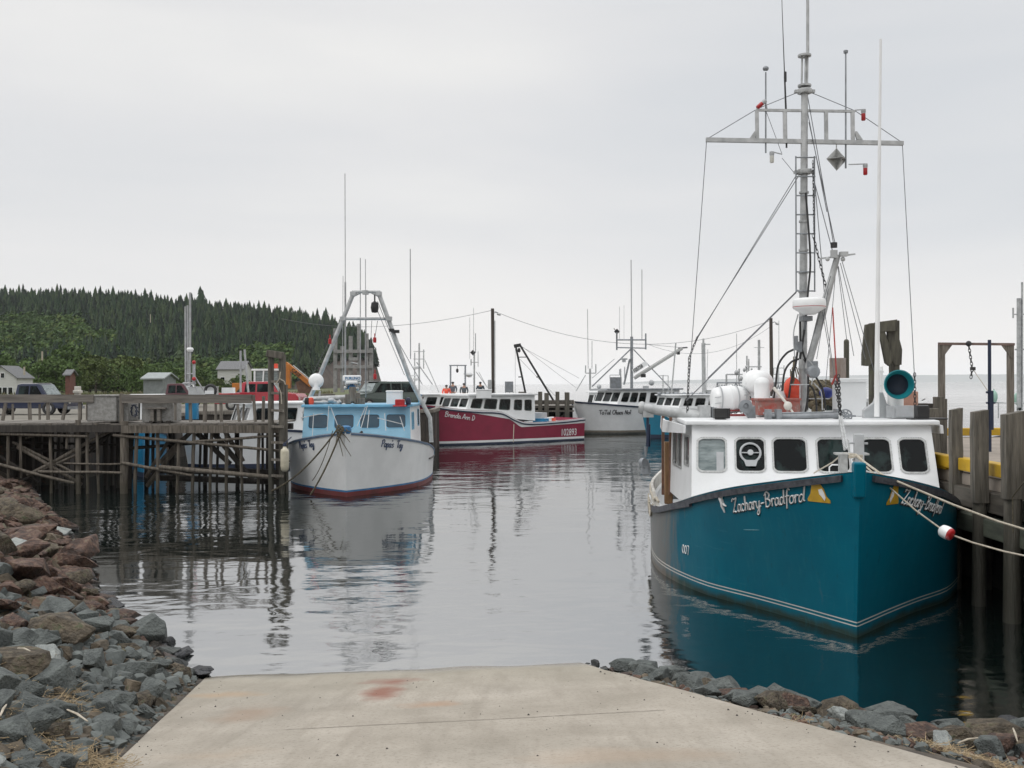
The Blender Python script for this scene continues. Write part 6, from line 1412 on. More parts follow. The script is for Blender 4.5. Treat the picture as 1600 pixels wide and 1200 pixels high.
for (x0, y0, x1, y1, r, d) in ((228, 733, 436, 738, .13, 37.2), (232, 745, 436, 752, .12, 37.4), (200, 664, 430, 668, .12, 37.0), (195, 700, 330, 690, .06, 36.6), (5, 700, 150, 704, .06, 36.8), (0, 712, 60, 752, .06, 35.6), (20, 756, 110, 722, .055, 36.2), (0, 690, 190, 694, .05, 37.6)):
    part('cross_pole', WOODD, root, lambda mb: pl(mb, x0, y0, x1, y1, r, d=d), 50)
for (x, d, r) in ((50, 36.6, .06), (90, 37, .07), (116, 36.8, .05), (128, 37.2, .08), (166, 36.4, .05), (181, 37.2, .07), (203, 37.0, .13), (238, 37.0, .06), (270, 37.4, .05), (312, 37.3, .05), (340, 37.1, .05), (370, 37.3, .05), (408, 37.2, .05), (433, 36.4, .10)):
    part('pole', WOODD, root, lambda mb: pl(mb, x + 2, 664, x + random.uniform(-3, 4), 780, r, d), 50)
# bins on the pier
BIN = mat('speckled_grey_bin', (.34, .335, .32), (.22, .215, .20), 9, .8, spots=((.11, .11, .10), 24, .58))
r_ = thing('fish_bin', P(170, 657, 35.6), 'big speckled grey square fish bin on the pier, the larger and left one', 'bin', 'grey fish bins on the pier')
part('tub', BIN, r_, lambda mb: mb.box((P(168, 637, 35.9) + Vector((0, 0, 0))), (1.04, 1.1, .86), rz=.0), None, .03)
part('tub_side', BIN, r_, lambda mb: mb.box(P(199, 640, 36.0), (.44, 1.0, .78)), None, .03)
part('lid', BIN, r_, lambda mb: mb.box(P(171, 617, 35.9), (1.12, 1.16, .06)), None, .015)
r_ = thing('fish_bin', P(253, 657, 35.8), 'grey fish bin with a white edged lid on the pier, the right one of two', 'bin', 'grey fish bins on the pier')
part('tub', BIN, r_, lambda mb: mb.box(P(253, 639, 36.0), (1.08, .95, .86)), None, .03)
part('lid', mat('pale_lid', (.5, .5, .48), (.36, .36, .34), 5, .7), r_, lambda mb: mb.box(P(253, 619, 36.0), (1.16, 1.0, .05)), None, .015)
part('runner', WOODD, r_, lambda mb: [mb.box(P(x, 657.5, 35.6), (.12, .6, .07)) for x in (240, 253, 266)], None)
r_ = thing('bench', P(244, 657, 35.45), 'small pale plank bench in front of the right fish bin', 'bench')
part('seat', WOODH, r_, lambda mb: mb.box(P(244, 637, 35.4), (.66, .25, .05)), None)
for x in (239, 249): part('leg', WOODH, r_, lambda mb: mb.box(P(x, 648, 35.4), (.11, .2, .42)), None)
mb = MB(); 
for k in range(9): a = k * .7; mb.tube([P(208 + 4 * math.cos(a), 640 + 9 * math.sin(a), 35.4 + k * .03), P(211 + 5 * math.cos(a + .9), 641 + 10 * math.sin(a + .9), 35.4)], .022, 5)
tag(mb.build('rope_coil', NAVY, smooth=50), 'dark rope coil hanging between the two fish bins on the pier', 'rope')
# quay walls behind the pier
def wall(label, pts, z0, z1, m):
    r_ = thing('quay_wall', (pts[0][0], pts[0][1], 0), label, 'wall')
    for (a, b_) in zip(pts[:-1], pts[1:]):
        a = Vector((a[0], a[1], 0)); b_ = Vector((b_[0], b_[1], 0)); n_ = max(2, int((b_ - a).length / .32)); d = (b_ - a).normalized()
        def f(mb):
            for k in range(n_): c = a.lerp(b_, (k + .5) / n_); dz = random.uniform(-.03, .03); mb.box((c.x, c.y, (z0 + z1) / 2 + dz), ((b_ - a).length / n_ * .96, .16 + random.uniform(-.03, .03), z1 - z0), rz=math.atan2(d.y, d.x))
        part('boards', m, r_, f, None)
        part('cap', WOOD, r_, lambda mb: mb.bar(a + Vector((0, 0, z1 + .1)), b_ + Vector((0, 0, z1 + .1)), .3, .2), None, .02)
QW = mat('dark_sheet_boards', (.055, .045, .036), (.022, .018, .015), 2, .85, bump=.01, stretch=(3, 3, .5), spots=((.14, .05, .03), 1.5, .60))
wall('dark stained plank quay wall behind the left half of the pier', [(-30, 38.5), (-17.3, 38.5), (-17.3, 56)], -.6, 2.1, QW)
wall('dark plank quay wall under the parked vehicles', [(-17.3, 55.9), (-4.5, 56.9), (-4.5, 75)], -.6, 2.12, QW)
# ================================================================== BACK WHARF
r_ = thing('back_wharf', (8, 76, 0), 'dark timber wharf with grey posts across the back of the harbour', 'wharf')
part('deck', WOODH, r_, lambda mb: mb.box((-.05, 77.8, 2.02), (9.1, 6.4, .16)), None)
part('rail_beam', WOOD, r_, lambda mb: mb.bar((-4.6, 74.6, 2.36), (4.5, 74.6, 2.36), .22, .30), None)
part('face_boards', mat('black_timber', (.02, .018, .016), (.012, .011, .010), 2, .9), r_, lambda mb: mb.box((-.05, 76.2, .6), (9.1, .2, 2.6)), None)
part('fender_beam', WOOD, r_, lambda mb: mb.bar((-4.6, 74.5, 1.72), (4.5, 74.5, 1.72), .2, .12), None)
for i, (px, y0, w_) in enumerate(((788, 614, .42), (815, 611, .45), (829, 613, .28), (844, 611, .30), (854, 613, .32), (871, 611, .28), (886, 612, .34), (700, 616, .3), (730, 616, .3), (757, 616, .3))):
    part('pile', PILE, r_, lambda mb: mb.bar(P(px, y0, 74.4), Vector((P(px, 700, 74.4).x, 74.4, -.6)), w_, w_, up=(0, 1, 0)), None)
for k in range(3):
    part('brace', WOODD, r_, lambda mb: mb.bar((-3 + k * 2.6, 74.5, .2), (-1.2 + k * 2.6, 74.5, 1.6), .12, .12), None)
def person(px, d, y_head, top_m, label, z0=2.1, turn=0.0, h=None, slump=0):
    hd = P(px, y_head, d); H = h or 1.74; z0 = hd.z - H; x = hd.x; y = d
    r_ = thing('person', (x, y, z0), label, 'person')
    def W(a, b_, c): ca, sa = math.cos(turn), math.sin(turn); return Vector((x + a * ca - b_ * sa, y + a * sa + b_ * ca, z0 + c * H / 1.74))
    skin = mat('skin', (.42, .25, .18), (.36, .21, .15), 6, .6)
    def skinobj(name, pts, edges, m, parent):
        me = bpy.data.meshes.new(name); M = Matrix([list(q) for q in r_['_mw']]).inverted()
        me.from_pydata([tuple(M @ p[0]) for p in pts], edges, []); o = bpy.data.objects.new(name, me); col.objects.link(o); o.parent = parent['_ob']; me.materials.append(m)
        md = o.modifiers.new('skin', 'SKIN'); md.use_smooth_shade = True
        for v, p in zip(me.skin_vertices[0].data, pts): v.radius = (p[1], p[2] if len(p) > 2 else p[1])
        me.skin_vertices[0].data[0].use_root = True
        ss = o.modifiers.new('sub', 'SUBSURF'); ss.levels = 1; ss.render_levels = 1; return o
    body = [(W(0, 0, .95), .13, .11), (W(0, 0, 1.2), .12, .10), (W(0, 0, 1.42), .14, .10), (W(0, 0, 1.52), .05), (W(0, .0, 1.62), .085, .095), (W(0, 0, 1.72), .055),
            (W(.2, 0, 1.42), .05), (W(.27, -.02, 1.16), .042), (W(.22, -.16, .98), .032), (W(.2, -.2, .92), .03), (W(-.2, 0, 1.42), .05), (W(-.27, -.02, 1.16), .042), (W(-.22, -.16, .98), .032), (W(-.2, -.2, .92), .03),
            (W(.1, 0, .88), .08), (W(.11, 0, .48), .055), (W(.11, .02, .08), .04), (W(.11, -.14, .04), .035), (W(-.1, 0, .88), .08), (W(-.11, 0, .48), .055), (W(-.11, .02, .08), .04), (W(-.11, -.14, .04), .035)]
    ed = [(0, 1), (1, 2), (2, 3), (3, 4), (4, 5), (2, 6), (6, 7), (7, 8), (8, 9), (2, 10), (10, 11), (11, 12), (12, 13), (0, 14), (14, 15), (15, 16), (16, 17), (0, 18), (18, 19), (19, 20), (20, 21)]
    skinobj('body', body, ed, skin, r_)
    jk = [(W(0, 0, .93), .17, .14), (W(0, 0, 1.2), .165, .135), (W(0, 0, 1.42), .17, .12), (W(0, 0, 1.49), .08), (W(.21, 0, 1.42), .07), (W(.28, -.02, 1.16), .062), (W(.23, -.15, 1.0), .05), (W(-.21, 0, 1.42), .07), (W(-.28, -.02, 1.16), .062), (W(-.23, -.15, 1.0), .05)]
    skinobj('jacket', jk, [(0, 1), (1, 2), (2, 3), (2, 4), (4, 5), (5, 6), (2, 7), (7, 8), (8, 9)], top_m, r_)
    tr = [(W(0, 0, .93), .15, .12), (W(.1, 0, .85), .10), (W(.11, 0, .48), .075), (W(.11, .02, .10), .07), (W(-.1, 0, .85), .10), (W(-.11, 0, .48), .075), (W(-.11, .02, .10), .07)]
    skinobj('trousers', tr, [(0, 1), (1, 2), (2, 3), (0, 4), (4, 5), (5, 6)], NAVY, r_)
    mb = MB(); mb.sph(W(0, .01, 1.665), .105, (1, 1.08, .8), 12, 8); mb.box(W(0, -.12, 1.66), (.14, .1, .015)); mb.build('cap', BLACK, r_, smooth=50)
JG = mat('grey_jacket', (.13, .14, .16), (.09, .10, .12), 6, .9)
person(697.5, 73.6, 600.5, ORANGE, 'person in a bright orange jacket and dark cap on the wharf, leftmost of four', h=1.55)
person(707.5, 74, 595.5, JG, 'person in a grey jacket standing next to the one in orange on the wharf')
person(725, 74, 597.5, mat('dark_grey_jacket', (.10, .115, .12), (.07, .08, .09), 6, .9), 'person in a dark grey jacket standing under the small gallows on the wharf')
person(750.5, 74.2, 595.5, mat('slate_jacket', (.05, .065, .08), (.035, .05, .06), 6, .9), 'person in a slate blue jacket behind the white roof locker, rightmost of four')
def gallows(name, label, xa, xb, yt, yb, d, w_, m, gusset=False):
    r_ = thing(name, P((xa + xb) / 2, yb, d), label, 'hoist frame')
    for x in (xa, xb): part('post', m, r_, lambda mb: mb.bar(P(x, yt, d), P(x, yb, d), w_, w_, up=(0, 1, 0)), None)
    part('beam', m, r_, lambda mb: mb.bar(P(xa - 2, yt, d), P(xb + 2, yt, d), w_ * .7, w_ * .7), None)
    return r_
g_ = gallows('hoist_frame', 'thin two post hoist frame on the back wharf behind the four people', 704, 727, 570, 628, 77, .12, STEEL)
part('hook_block', BLACK, g_, lambda mb: [mb.sph(P(714.5, 578, 76.9), .13, (.8, .8, 1.3), 8, 6), mb.tube([P(714.5, 570, 76.9), P(714.5, 576, 76.9)], .02, 5)])
r_ = thing('boom_hoist', P(840, 627, 76.2), 'tall black two legged boom hoist standing on the back wharf', 'hoist')
for q in ((806, 541, 824, 627), (813, 539, 866, 627)): part('leg', BLACK, r_, lambda mb: mb.tube([P(q[0], q[1], 76.2), P(q[2], q[3], 76.2)], .075, 8))
part('head', BLACK, r_, lambda mb: [mb.bar(P(803, 540, 76.2), P(814, 538, 76.2), .2, .25), mb.bar(P(809, 557, 76.2), P(822, 557, 76.2), .06, .06), mb.lathe([(0, -.2), (.12, -.1), (.1, .1), (0, .2)], P(811, 546, 76.1), n=8), mb.box(P(812, 588, 76.2), (.2, .1, .08)), mb.box(P(840, 588, 76.2), (.2, .1, .08))], None)
mb = MB()
for q in ((815, 541, 905, 590), (815, 540, 900, 605), (805, 545, 805, 620), (812, 560, 870, 620)): mb.tube([P(q[0], q[1], 76.2), P(q[2], q[3], 76.2)], .012, 5)
mb.build('stay', WIRE, r_)
r_ = thing('power_cabinet', P(795, 627, 75.6), 'grey cabinet on a stand on the back wharf right of the lamp pole', 'cabinet')
part('case', STEEL, r_, lambda mb: mb.box(P(795.5, 603.5, 75.6), (.62, .5, .80)), None, .02)
for x in (790, 796, 802): part('leg', STEEL, r_, lambda mb: mb.tube([P(x, 611, 75.5), P(x, 627, 75.5)], .03, 5))
def lamp_pole(px, ytop, d, label, w_, arm, zb):
    r_ = thing('lamp_pole', P(px, 640, d), label, 'lamp pole'); a = P(px, ytop, d); b_ = Vector((a.x + .05, d, zb))
    part('pole', mat('brown_utility_pole', (.075, .06, .05), (.045, .036, .03), 3, .9, stretch=(4, 4, .4)), r_, lambda mb: mb.tube([a, b_], [w_ * .8, w_], 12))
    part('arm', STEEL, r_, lambda mb: mb.tube(smooth_lineP([(px, ytop + 9), (px + 5, ytop + 6), (px + 9, ytop + 8)], d), .03, 6))
    part('lamp_head', ALU, r_, lambda mb: [mb.lathe([(0, .1), (.10, .09), (.17, 0), (.13, -.08), (0, -.1)], P(px + 10, ytop + 9, d), (.3, 0, 1), 12)], 50)
    return r_
def smooth_lineP(pts, d): return [P(a, b_, d) for a, b_ in smooth_line(pts, 4)]
lp = lamp_pole(769.5, 481, 76.6, 'tall wooden lamp pole on the back wharf in the middle of the photo', .15, 1, 2.0)
part('conduit', GALV, lp, lambda mb: [mb.tube([P(773, 500, 76.4), P(773, 626, 76.4)], .05, 6), mb.box(P(765.5, 602, 76.3), (.3, .2, .9))], 50)
lamp_pole(1204.5, 496, 84, 'dark lamp pole seen left of the tall mast above the boats', .17, 1, 0.5)
def wire(label, pts, r=.016):
    mb = MB(); mb.tube(pts, r, 5); tag(mb.build('overhead_wire', WIRE), label, 'wire')
wire('overhead wire running left from the wooden lamp pole towards the hill', sag(P(768, 484, 76.6), P(440, 497, 100), 1.0, 16))
wire('long sagging overhead wire from the wooden lamp pole to the right hand lamp pole', sag(P(772, 485, 76.6), P(1203, 500, 84), 2.2, 20))
wire('lower overhead wire between the distant boats and the right hand lamp pole', sag(P(1010, 536, 80), P(1203, 510, 84), 1.4, 16), .012)
# ================================================================== VEHICLES ON THE QUAY
def vehicle(name, label, cat, pos, fwd, L, H, Wd, prof, glassp, paint, gm=None, roofm=None, wr=.36, wheels=None):
    f2 = Vector((fwd[0], fwd[1], 0)).normalized(); s2 = Vector((-f2.y, f2.x, 0)); pos = Vector(pos)
    r_ = thing(name, pos, label, cat)
    X = lambda a, c, z: pos + f2 * (a * L) + s2 * (c * Wd / 2) + Vector((0, 0, z * H))
    def shell(mb, pr, c0=1.0, inset=.16):
        n = len(pr)
        rows = []
        for c, k in ((-1, 1), (1, 1)):
            rows.append([X(a, c * (1 - inset * max(0, (z - .55) / .45)), z) for a, z in pr])
        vs = rows[0] + rows[1]; mb.add(vs, [tuple(range(n)), tuple(range(2 * n - 1, n - 1, -1))] + [(i, (i + 1) % n, (i + 1) % n + n, i + n) for i in range(n)])
    part('body', paint, r_, lambda mb: shell(mb, prof), None, .03)
    for g in glassp:
        def f(mb):
            for c in (-1.012, 1.012): mb.add([X(a, c * (1 - .16 * max(0, (z - .55) / .45)), z) for a, z in g], [tuple(range(len(g)))])
        part('side_window', GLASS, r_, f, None)
    for a in (wheels or (.2, .8)):
        for c in (-1, 1):
            mb = MB(); ctr = X(a, c * .93, 0) + Vector((0, 0, wr)); mb.lathe([(wr * .6, -.11), (wr * .95, -.11), (wr, -.08), (wr, .08), (wr * .95, .11), (wr * .6, .11)], ctr, s2, 20); wo = mb.build('wheel', RUBBER, r_, smooth=40)
            mb = MB(); mb.lathe([(0, c * .09), (wr * .3, c * .10), (wr * .6, c * .07), (wr * .62, 0)], ctr, s2, 14); mb.build('rim', ALU, sub(wo, r_), smooth=40)
    # windscreen and lights
    for g in (gm or []):
        def f(mb): (a0, z0), (a1, z1) = g; k0 = .9 * (1 - .16 * max(0, (z0 - .55) / .45)); k1 = .9 * (1 - .16 * max(0, (z1 - .55) / .45)); o = Vector((0, 0, .012)) + f2 * (.015 if a0 > a1 else -.015); mb.add([X(a0, -k0, z0) + o, X(a0, k0, z0) + o, X(a1, k1, z1) + o, X(a1, -k1, z1) + o], [(0, 1, 2, 3)])
        part('windscreen', GLASS2, r_, f, None)
    for c in (-.78, .78): part('headlight', WLENS, r_, lambda mb: mb.box(X(1.0, c, .40), (.12, .12, .14)), None)
    part('bumper', STEEL, r_, lambda mb: mb.bar(X(1.01, -1, .22), X(1.01, 1, .22), .1, .16), None)
    if roofm: part('roof_panel', roofm, r_, lambda mb: mb.prism([X(roofm_a[0], -.82, 1.002), X(roofm_a[0], .82, 1.002), X(roofm_a[1], .82, 1.002), X(roofm_a[1], -.82, 1.002)], (0, 0, .02)), None)
    return r_
PICK = [(0, .22), (0, .55), (.44, .56), (.46, .97), (.50, 1.0), (.66, 1.0), (.70, .97), (.78, .60), (.97, .53), (1.0, .45), (1.0, .2)]
PG = [[(.48, .60), (.485, .92), (.585, .92), (.585, .60)], [(.60, .60), (.60, .92), (.665, .92), (.74, .60)]]
SUVP = [(0, .22), (.0, .60), (.05, .93), (.10, 1.0), (.60, 1.0), (.66, .95), (.75, .62), (.97, .55), (1.0, .47), (1.0, .2)]
SG = [[(.06, .62), (.10, .92), (.26, .93), (.26, .62)], [(.28, .62), (.28, .93), (.43, .93), (.43, .62)], [(.45, .62), (.45, .93), (.60, .93), (.71, .62)]]
roofm_a = (.49, .68)
def gz(px, d): return ((px - 800) / F * d, d, LZ)
vehicle('pickup_truck', 'bright red pickup truck parked on the quay behind the timber gate posts', 'pickup', gz(344, 66), (1, -.12), 5.5, 1.82, 1.9, [(0, .22), (0, .60), (.30, .62), (.33, .97), (.37, 1.0), (.64, 1.0), (.68, .97), (.76, .63), (.97, .57), (1.0, .47), (1.0, .2)],
        [[(.36, .64), (.37, .92), (.49, .92), (.49, .64)], [(.51, .64), (.51, .92), (.64, .92), (.72, .64)]], mat('red_car_paint', (.38, .015, .03), (.30, .012, .025), 1, .25, coat=.5), gm=[((.755, .65), (.69, .95))])
vehicle('pickup_truck', 'dark maroon pickup truck parked beyond the fish bins', 'pickup', gz(215, 76), (1, .1), 5.0, 1.75, 1.8, PICK, PG, mat('maroon_car_paint', (.09, .02, .03), (.07, .015, .02), 1, .3, coat=.4), gm=[((.775, .62), (.705, .95))])
vehicle('pickup_truck', 'dark blue pickup truck with white roof parked at the far left behind the rail', 'pickup', gz(-28, 58), (1, -.05), 5.4, 1.75, 1.85, PICK, PG, mat('dark_blue_car_paint', (.006, .014, .05), (.005, .012, .04), 1, .3, coat=.4), gm=[((.775, .62), (.705, .95))], roofm=WHITE2)
vehicle('sport_utility_car', 'dark green sport utility car parked behind the pale blue wheelhouse', 'car', (P(642, 600, 67).x, 67, LZ), (-.80, -.60), 4.5, 1.78, 1.85, SUVP, SG, mat('green_car_paint', (.05, .075, .065), (.04, .06, .05), 1, .25, coat=.5), gm=[((.745, .64), (.665, .94))], roofm=LGREY)
vehicle('van', 'small white van parked far off at the foot of the wooded hill', 'van', gz(272, 165), (1, .2), 4.2, 1.9, 1.8, [(0, .2), (0, .9), (.03, 1), (.7, 1), (.85, .6), (1, .5), (1, .2)], [[(.50, .6), (.50, .9), (.68, .9), (.78, .6)]], WHITE2)
# backhoe loader
r_ = thing('backhoe_loader', gz(415, 74), 'orange and white backhoe loader with raised arm behind the red pickup', 'digger')
ORG = mat('machine_orange', (.50, .17, .02), (.38, .13, .02), 3, .5, spots=((.12, .07, .04), 6, .64))
def q3(px, py, d=74): return P(px, py, d)
part('cab', WHITE2, r_, lambda mb: [mb.bar(q3(398, 579), q3(398, 615), .12, .12), mb.bar(q3(437, 579, 75), q3(437, 615, 75), .12, .12), mb.bar(q3(412, 579), q3(410, 615), .1, .1), mb.box(q3(418, 577, 74.8), (2.0, 1.5, .14))], None, .02)
part('cab_glass', GLASS2, r_, lambda mb: mb.box(q3(418, 592, 74.8), (1.75, 1.3, 1.3)), None)
part('engine_cover', ORG, r_, lambda mb: [mb.box(q3(385, 606, 74.5), (1.8, 1.1, .8)), mb.box(q3(415, 612, 74.5), (2.6, 1.2, .5))], None, .03)
part('boom', ORG, r_, lambda mb: [mb.bar(q3(450, 568), q3(450, 606), .40, .5, up=(0, 1, 0)), mb.bar(q3(446, 567), q3(487, 601), .32, .42, up=(0, 1, 0))], None, .03)
part('ram', GALV, r_, lambda mb: mb.tube([q3(458, 570, 73.6), q3(484, 592, 73.6)], .05, 8))
part('bucket', mat('rusty_steel', (.16, .09, .06), (.10, .06, .045), 4, .8), r_, lambda mb: mb.prism([q3(a, b_) for a, b_ in ((462, 596), (478, 590), (492, 600), (488, 614), (466, 612))], (0, .8, 0)), None)
part('beacon', ORANGE, r_, lambda mb: mb.box(q3(431, 571, 74.4), (.28, .28, .34)), None, .02)
for px, rr2 in ((388, .75), (425, .55)):
    mb = MB(); c = gz(px, 74); c = Vector((c[0], c[1] - .6, LZ + rr2)); mb.lathe([(rr2 * .5, -.2), (rr2, -.18), (rr2, .18), (rr2 * .5, .2)], c, (0, 1, 0), 18); wo = mb.build('wheel', RUBBER, r_, smooth=40); mb = MB(); mb.lathe([(0, -.15), (rr2 * .55, -.12), (rr2 * .55, 0)], c, (0, 1, 0), 14); mb.build('rim', ORG, sub(wo, r_))
mb = MB(); a = q3(456, 576, 73.7); b_ = q3(480, 596, 73.7); d_ = (b_ - a).normalized(); up = Vector((-d_.z, 0, d_.x)); font_text(mb, 'CASE', lambda u, v: a + d_ * u + up * (v - .1), .34, .01); mb.build('lettering', NAMEK, r_, recalc=False)
# junk along the quay edge
for (px, py, d, sz, m_, lb_, nm_, ct) in ((700 - 55, 622, 72, (1.2, .8, .5), BLUEB, 'blue covered crate on the quay beside the dark green car', 'crate', 'crate'), (505, 622, 62, (1.3, .8, .5), WOODH, 'low grey wooden pallet stack on the quay left of the dark green car', 'pallet_stack', 'pallets'), (455, 645, 57.5, (2.0, .5, .3), WOODH, 'long grey timber lying on the quay edge under the red pickup', 'timber_baulk', 'timber'), (318, 612, 62, (1.6, .8, .6), LGREY, 'pale grey tarpaulin covered heap behind the pier rail', 'tarp_heap', 'heap')):
    mb = MB(); c = P(px, py, d); mb.box(c, sz); mb.box(c + Vector((0, 0, sz[2] / 2 + .02)), (sz[0] * 1.04, sz[1] * 1.04, .05)); mb.box(c - Vector((0, 0, sz[2] / 2 + .05)), (sz[0] * .9, sz[1] * .9, .1)); tag(mb.build(nm_, m_, bev=.02), lb_, ct)
# grey timber loading frame in front of the cliff
r_ = thing('pile_frame', P(552, 600, 92), 'tall pale grey frame of piles and cross beams standing in front of the cliff', 'pile frame')
PF = mat('pale_pile', (.30, .30, .29), (.19, .19, .185), 3, .9)
for x, y0 in ((524, 512), (535, 540), (548, 524), (561, 505), (573, 520), (580, 543)): part('pile', PF, r_, lambda mb: mb.bar(P(x, y0, 92), P(x, 612, 92), .32, .32, up=(0, 1, 0)), None)
for y, x0, x1 in ((548, 522, 582), (572, 522, 582), (560, 545, 560)): part('beam', PF, r_, lambda mb: mb.bar(P(x0, y, 91.8), P(x1, y, 91.8), .3, .3), None)
# houses and sheds
def house(name, label, px0, px1, ybase, yeave, yridge, d, wm, rm, gable=False, depth=6, wins=()):
    a = P(px0, ybase, d); b_ = P(px1, ybase, d); ze = P(px0, yeave, d).z; zr = P(px0, yridge, d).z; r_ = thing(name, a.lerp(b_, .5), label, 'house' if 'house' in name else 'shed')
    zb = min(a.z, LZ) if d < 300 else a.z - 3; y1 = d + depth
    part('wall', wm, r_, lambda mb: mb.box(((a.x + b_.x) / 2, d + depth / 2, (zb + ze) / 2), (b_.x - a.x, depth, ze - zb)) if not gable else mb.prism([(a.x, d, zb), (b_.x, d, zb), (b_.x, d, ze), ((a.x + b_.x) / 2, d, zr), (a.x, d, ze)], (0, depth, 0)), None)
    o = .3
    def f(mb):
        if gable:
            m_ = (a.x + b_.x) / 2
            for s, xe in ((-1, a.x - o), (1, b_.x + o)): mb.prism([(m_, d - o, zr + .05), (xe, d - o, ze - .1), (xe, d - o, ze + .05), (m_, d - o, zr + .22)], (0, depth + 2 * o, 0))
        else:
            ym = d + depth / 2; mb.prism([(a.x - o, d - o, ze), (a.x - o, ym, zr), (a.x - o, y1 + o, ze), (a.x - o, y1 + o, ze + .15), (a.x - o, ym, zr + .18), (a.x - o, d - o, ze + .15)], (b_.x - a.x + 2 * o, 0, 0))
            
    part('roof', rm, r_, f, None)
    if not gable:
        part('gable', wm, r_, lambda mb: [mb.prism([(x, d + .02, ze), (x, d + depth / 2, zr - .02), (x, y1 - .02, ze)], (.1, 0, 0)) for x in (a.x + .01, b_.x - .11)], None)
    for (u, z, ww, wh) in wins:
        c = Vector((a.x + (b_.x - a.x) * u, d - .03, zb + (ze - zb) * z)); w1 = part('window', WHITE2, r_, lambda mb: mb.box(c, (ww + .15, .06, wh + .15)), None); part('pane', GLASS, sub(w1, r_), lambda mb: mb.box(c + Vector((0, -.035, 0)), (ww, .02, wh)), None)
    return r_
GROOF = mat('grey_shingles', (.17, .175, .18), (.12, .12, .125), 4, .85); WH = mat('white_clapboard', (.55, .55, .53), (.42, .42, .4), 2, .7, stretch=(.3, 1, 6)); GS = mat('grey_shed_boards', (.22, .24, .24), (.16, .175, .18), 2, .8)
house('house', 'white two storey house with grey gable roof at the far left edge', -22, 26, 614, 590, 572, 178, WH, GROOF, gable=True, wins=((.25, .28, .7, 1.2), (.45, .28, .7, 1.2), (.62, .28, .7, 1.2), (.80, .28, .7, 1.2), (.55, 1.15, .6, .8)))
house('house', 'small cottage with light grey roof half hidden by trees on the hill foot', 340, 380, 590, 577, 564, 215, WH, GROOF, depth=7, wins=((.2, .6, .8, .8),))
house('tool_shed', 'grey board shed with pale roof behind the maroon pickup', 224, 254, 610, 592, 583, 125, GS, mat('pale_roof', (.30, .33, .33), (.24, .26, .26), 2, .7), depth=5, wins=())
tq = min((i / 60 for i in range(20, 60)), key=lambda t: abs(PX(*hill(116, t))[1] - 497)); dq = hill(116, tq).y
house('cabin_house', 'distant cabin with a white roof strip half way up the wooded hill', 101, 132, 499, 490, 486, dq, GROOF, WHITE2, depth=5)
r_ = house('brick_shed', 'narrow red brown shed among the trees left of the fish bins', 102, 109, 612, 586, 578, 150, mat('red_brown_boards', (.16, .06, .045), (.1, .045, .035), 2, .8), GROOF, depth=2)
for px, y0, y1, d in ((66, 548, 562, 190), (38, 572, 585, 170), (235, 490, 503, 380)):
    mb = MB(); mb.tube([P(px, y0, d), P(px, y1, d)], .16, 6); tag(mb.build('dead_tree', DW, smooth=50), {66: 'bleached dead tree stub in the foliage above the blue pickup', 38: 'short bleached stub beside the white house trees', 235: 'pale dead trunk high on the wooded hillside'}[px], 'dead tree')
mb = MB(); mb.box(P(121.5, 616, 60), (.30, .3, 1.0)); mb.box(P(121.5, 611, 60), (.42, .42, .16)); tag(mb.build('bollard_post', CREAM, bev=.03), 'cream mooring post sticking up behind the pier rail', 'post')

# ================================================================== RIGHT HAND WHARF
r_ = thing('right_wharf', (9, 18, 0), 'tall timber wharf with grey piles and yellow curb along the right side', 'wharf')
WDK = 2.08
DKM = mat('sandy_wharf_deck', (.30, .26, .22), (.22, .19, .16), 1.5, .95, spots=((.16, .14, .12), 3, .62))
part('deck', DKM, r_, lambda mb: mb.box((19.0, 11.0, WDK - .1), (22, 38, .2)), None)
for z, h, m_ in ((WDK - .38, .34, mat('shade_darkened_wood', (.09, .08, .065), (.04, .035, .028), 3, .8, stretch=(4, .5, 4))), (WDK - .78, .3, mat('greenish_wale', (.10, .115, .085), (.05, .055, .045), 3, .85, stretch=(4, .5, 4)))):  # upper stringer darkened to paint the dim shade below the deck edge
    part('stringer', m_, r_, lambda mb: mb.box((7.98 if z > 1.5 else 7.9, 11, z), (.26 if z > 1.5 else .34, 38.2, h)), None, .015)
part('end_stringer', WOOD, r_, lambda mb: mb.box((19.0, 30.1, WDK - .4), (22, .2, .5)), None)
part('curb', YEL, r_, lambda mb: [mb.box((8.05, 5.4 + 4.9 * k, WDK + .155), (.24, 4.86, .22)) for k in range(-2, 5)] + [mb.box((8.05, 5.4 + 4.9 * k - 1, WDK + .03), (.2, .5, .06)) for k in range(-2, 4)], None, .02)
part('far_curb', YEL, r_, lambda mb: [mb.box((10.6 + 4.9 * k, 29.85, WDK + .155), (4.86, .24, .22)) for k in range(0, 4)], None, .02)
SHADE_BK = mat('black_timber', (.02, .018, .016), (.012, .011, .010), 2, .9)  # near black to paint the lack of light behind the piles
part('inner_boards', SHADE_BK, r_, lambda mb: [mb.box((8.75, 11, .4), (.2, 37, 3.0)), mb.box((19, 29.4, .4), (20, .2, 3.0))], None)
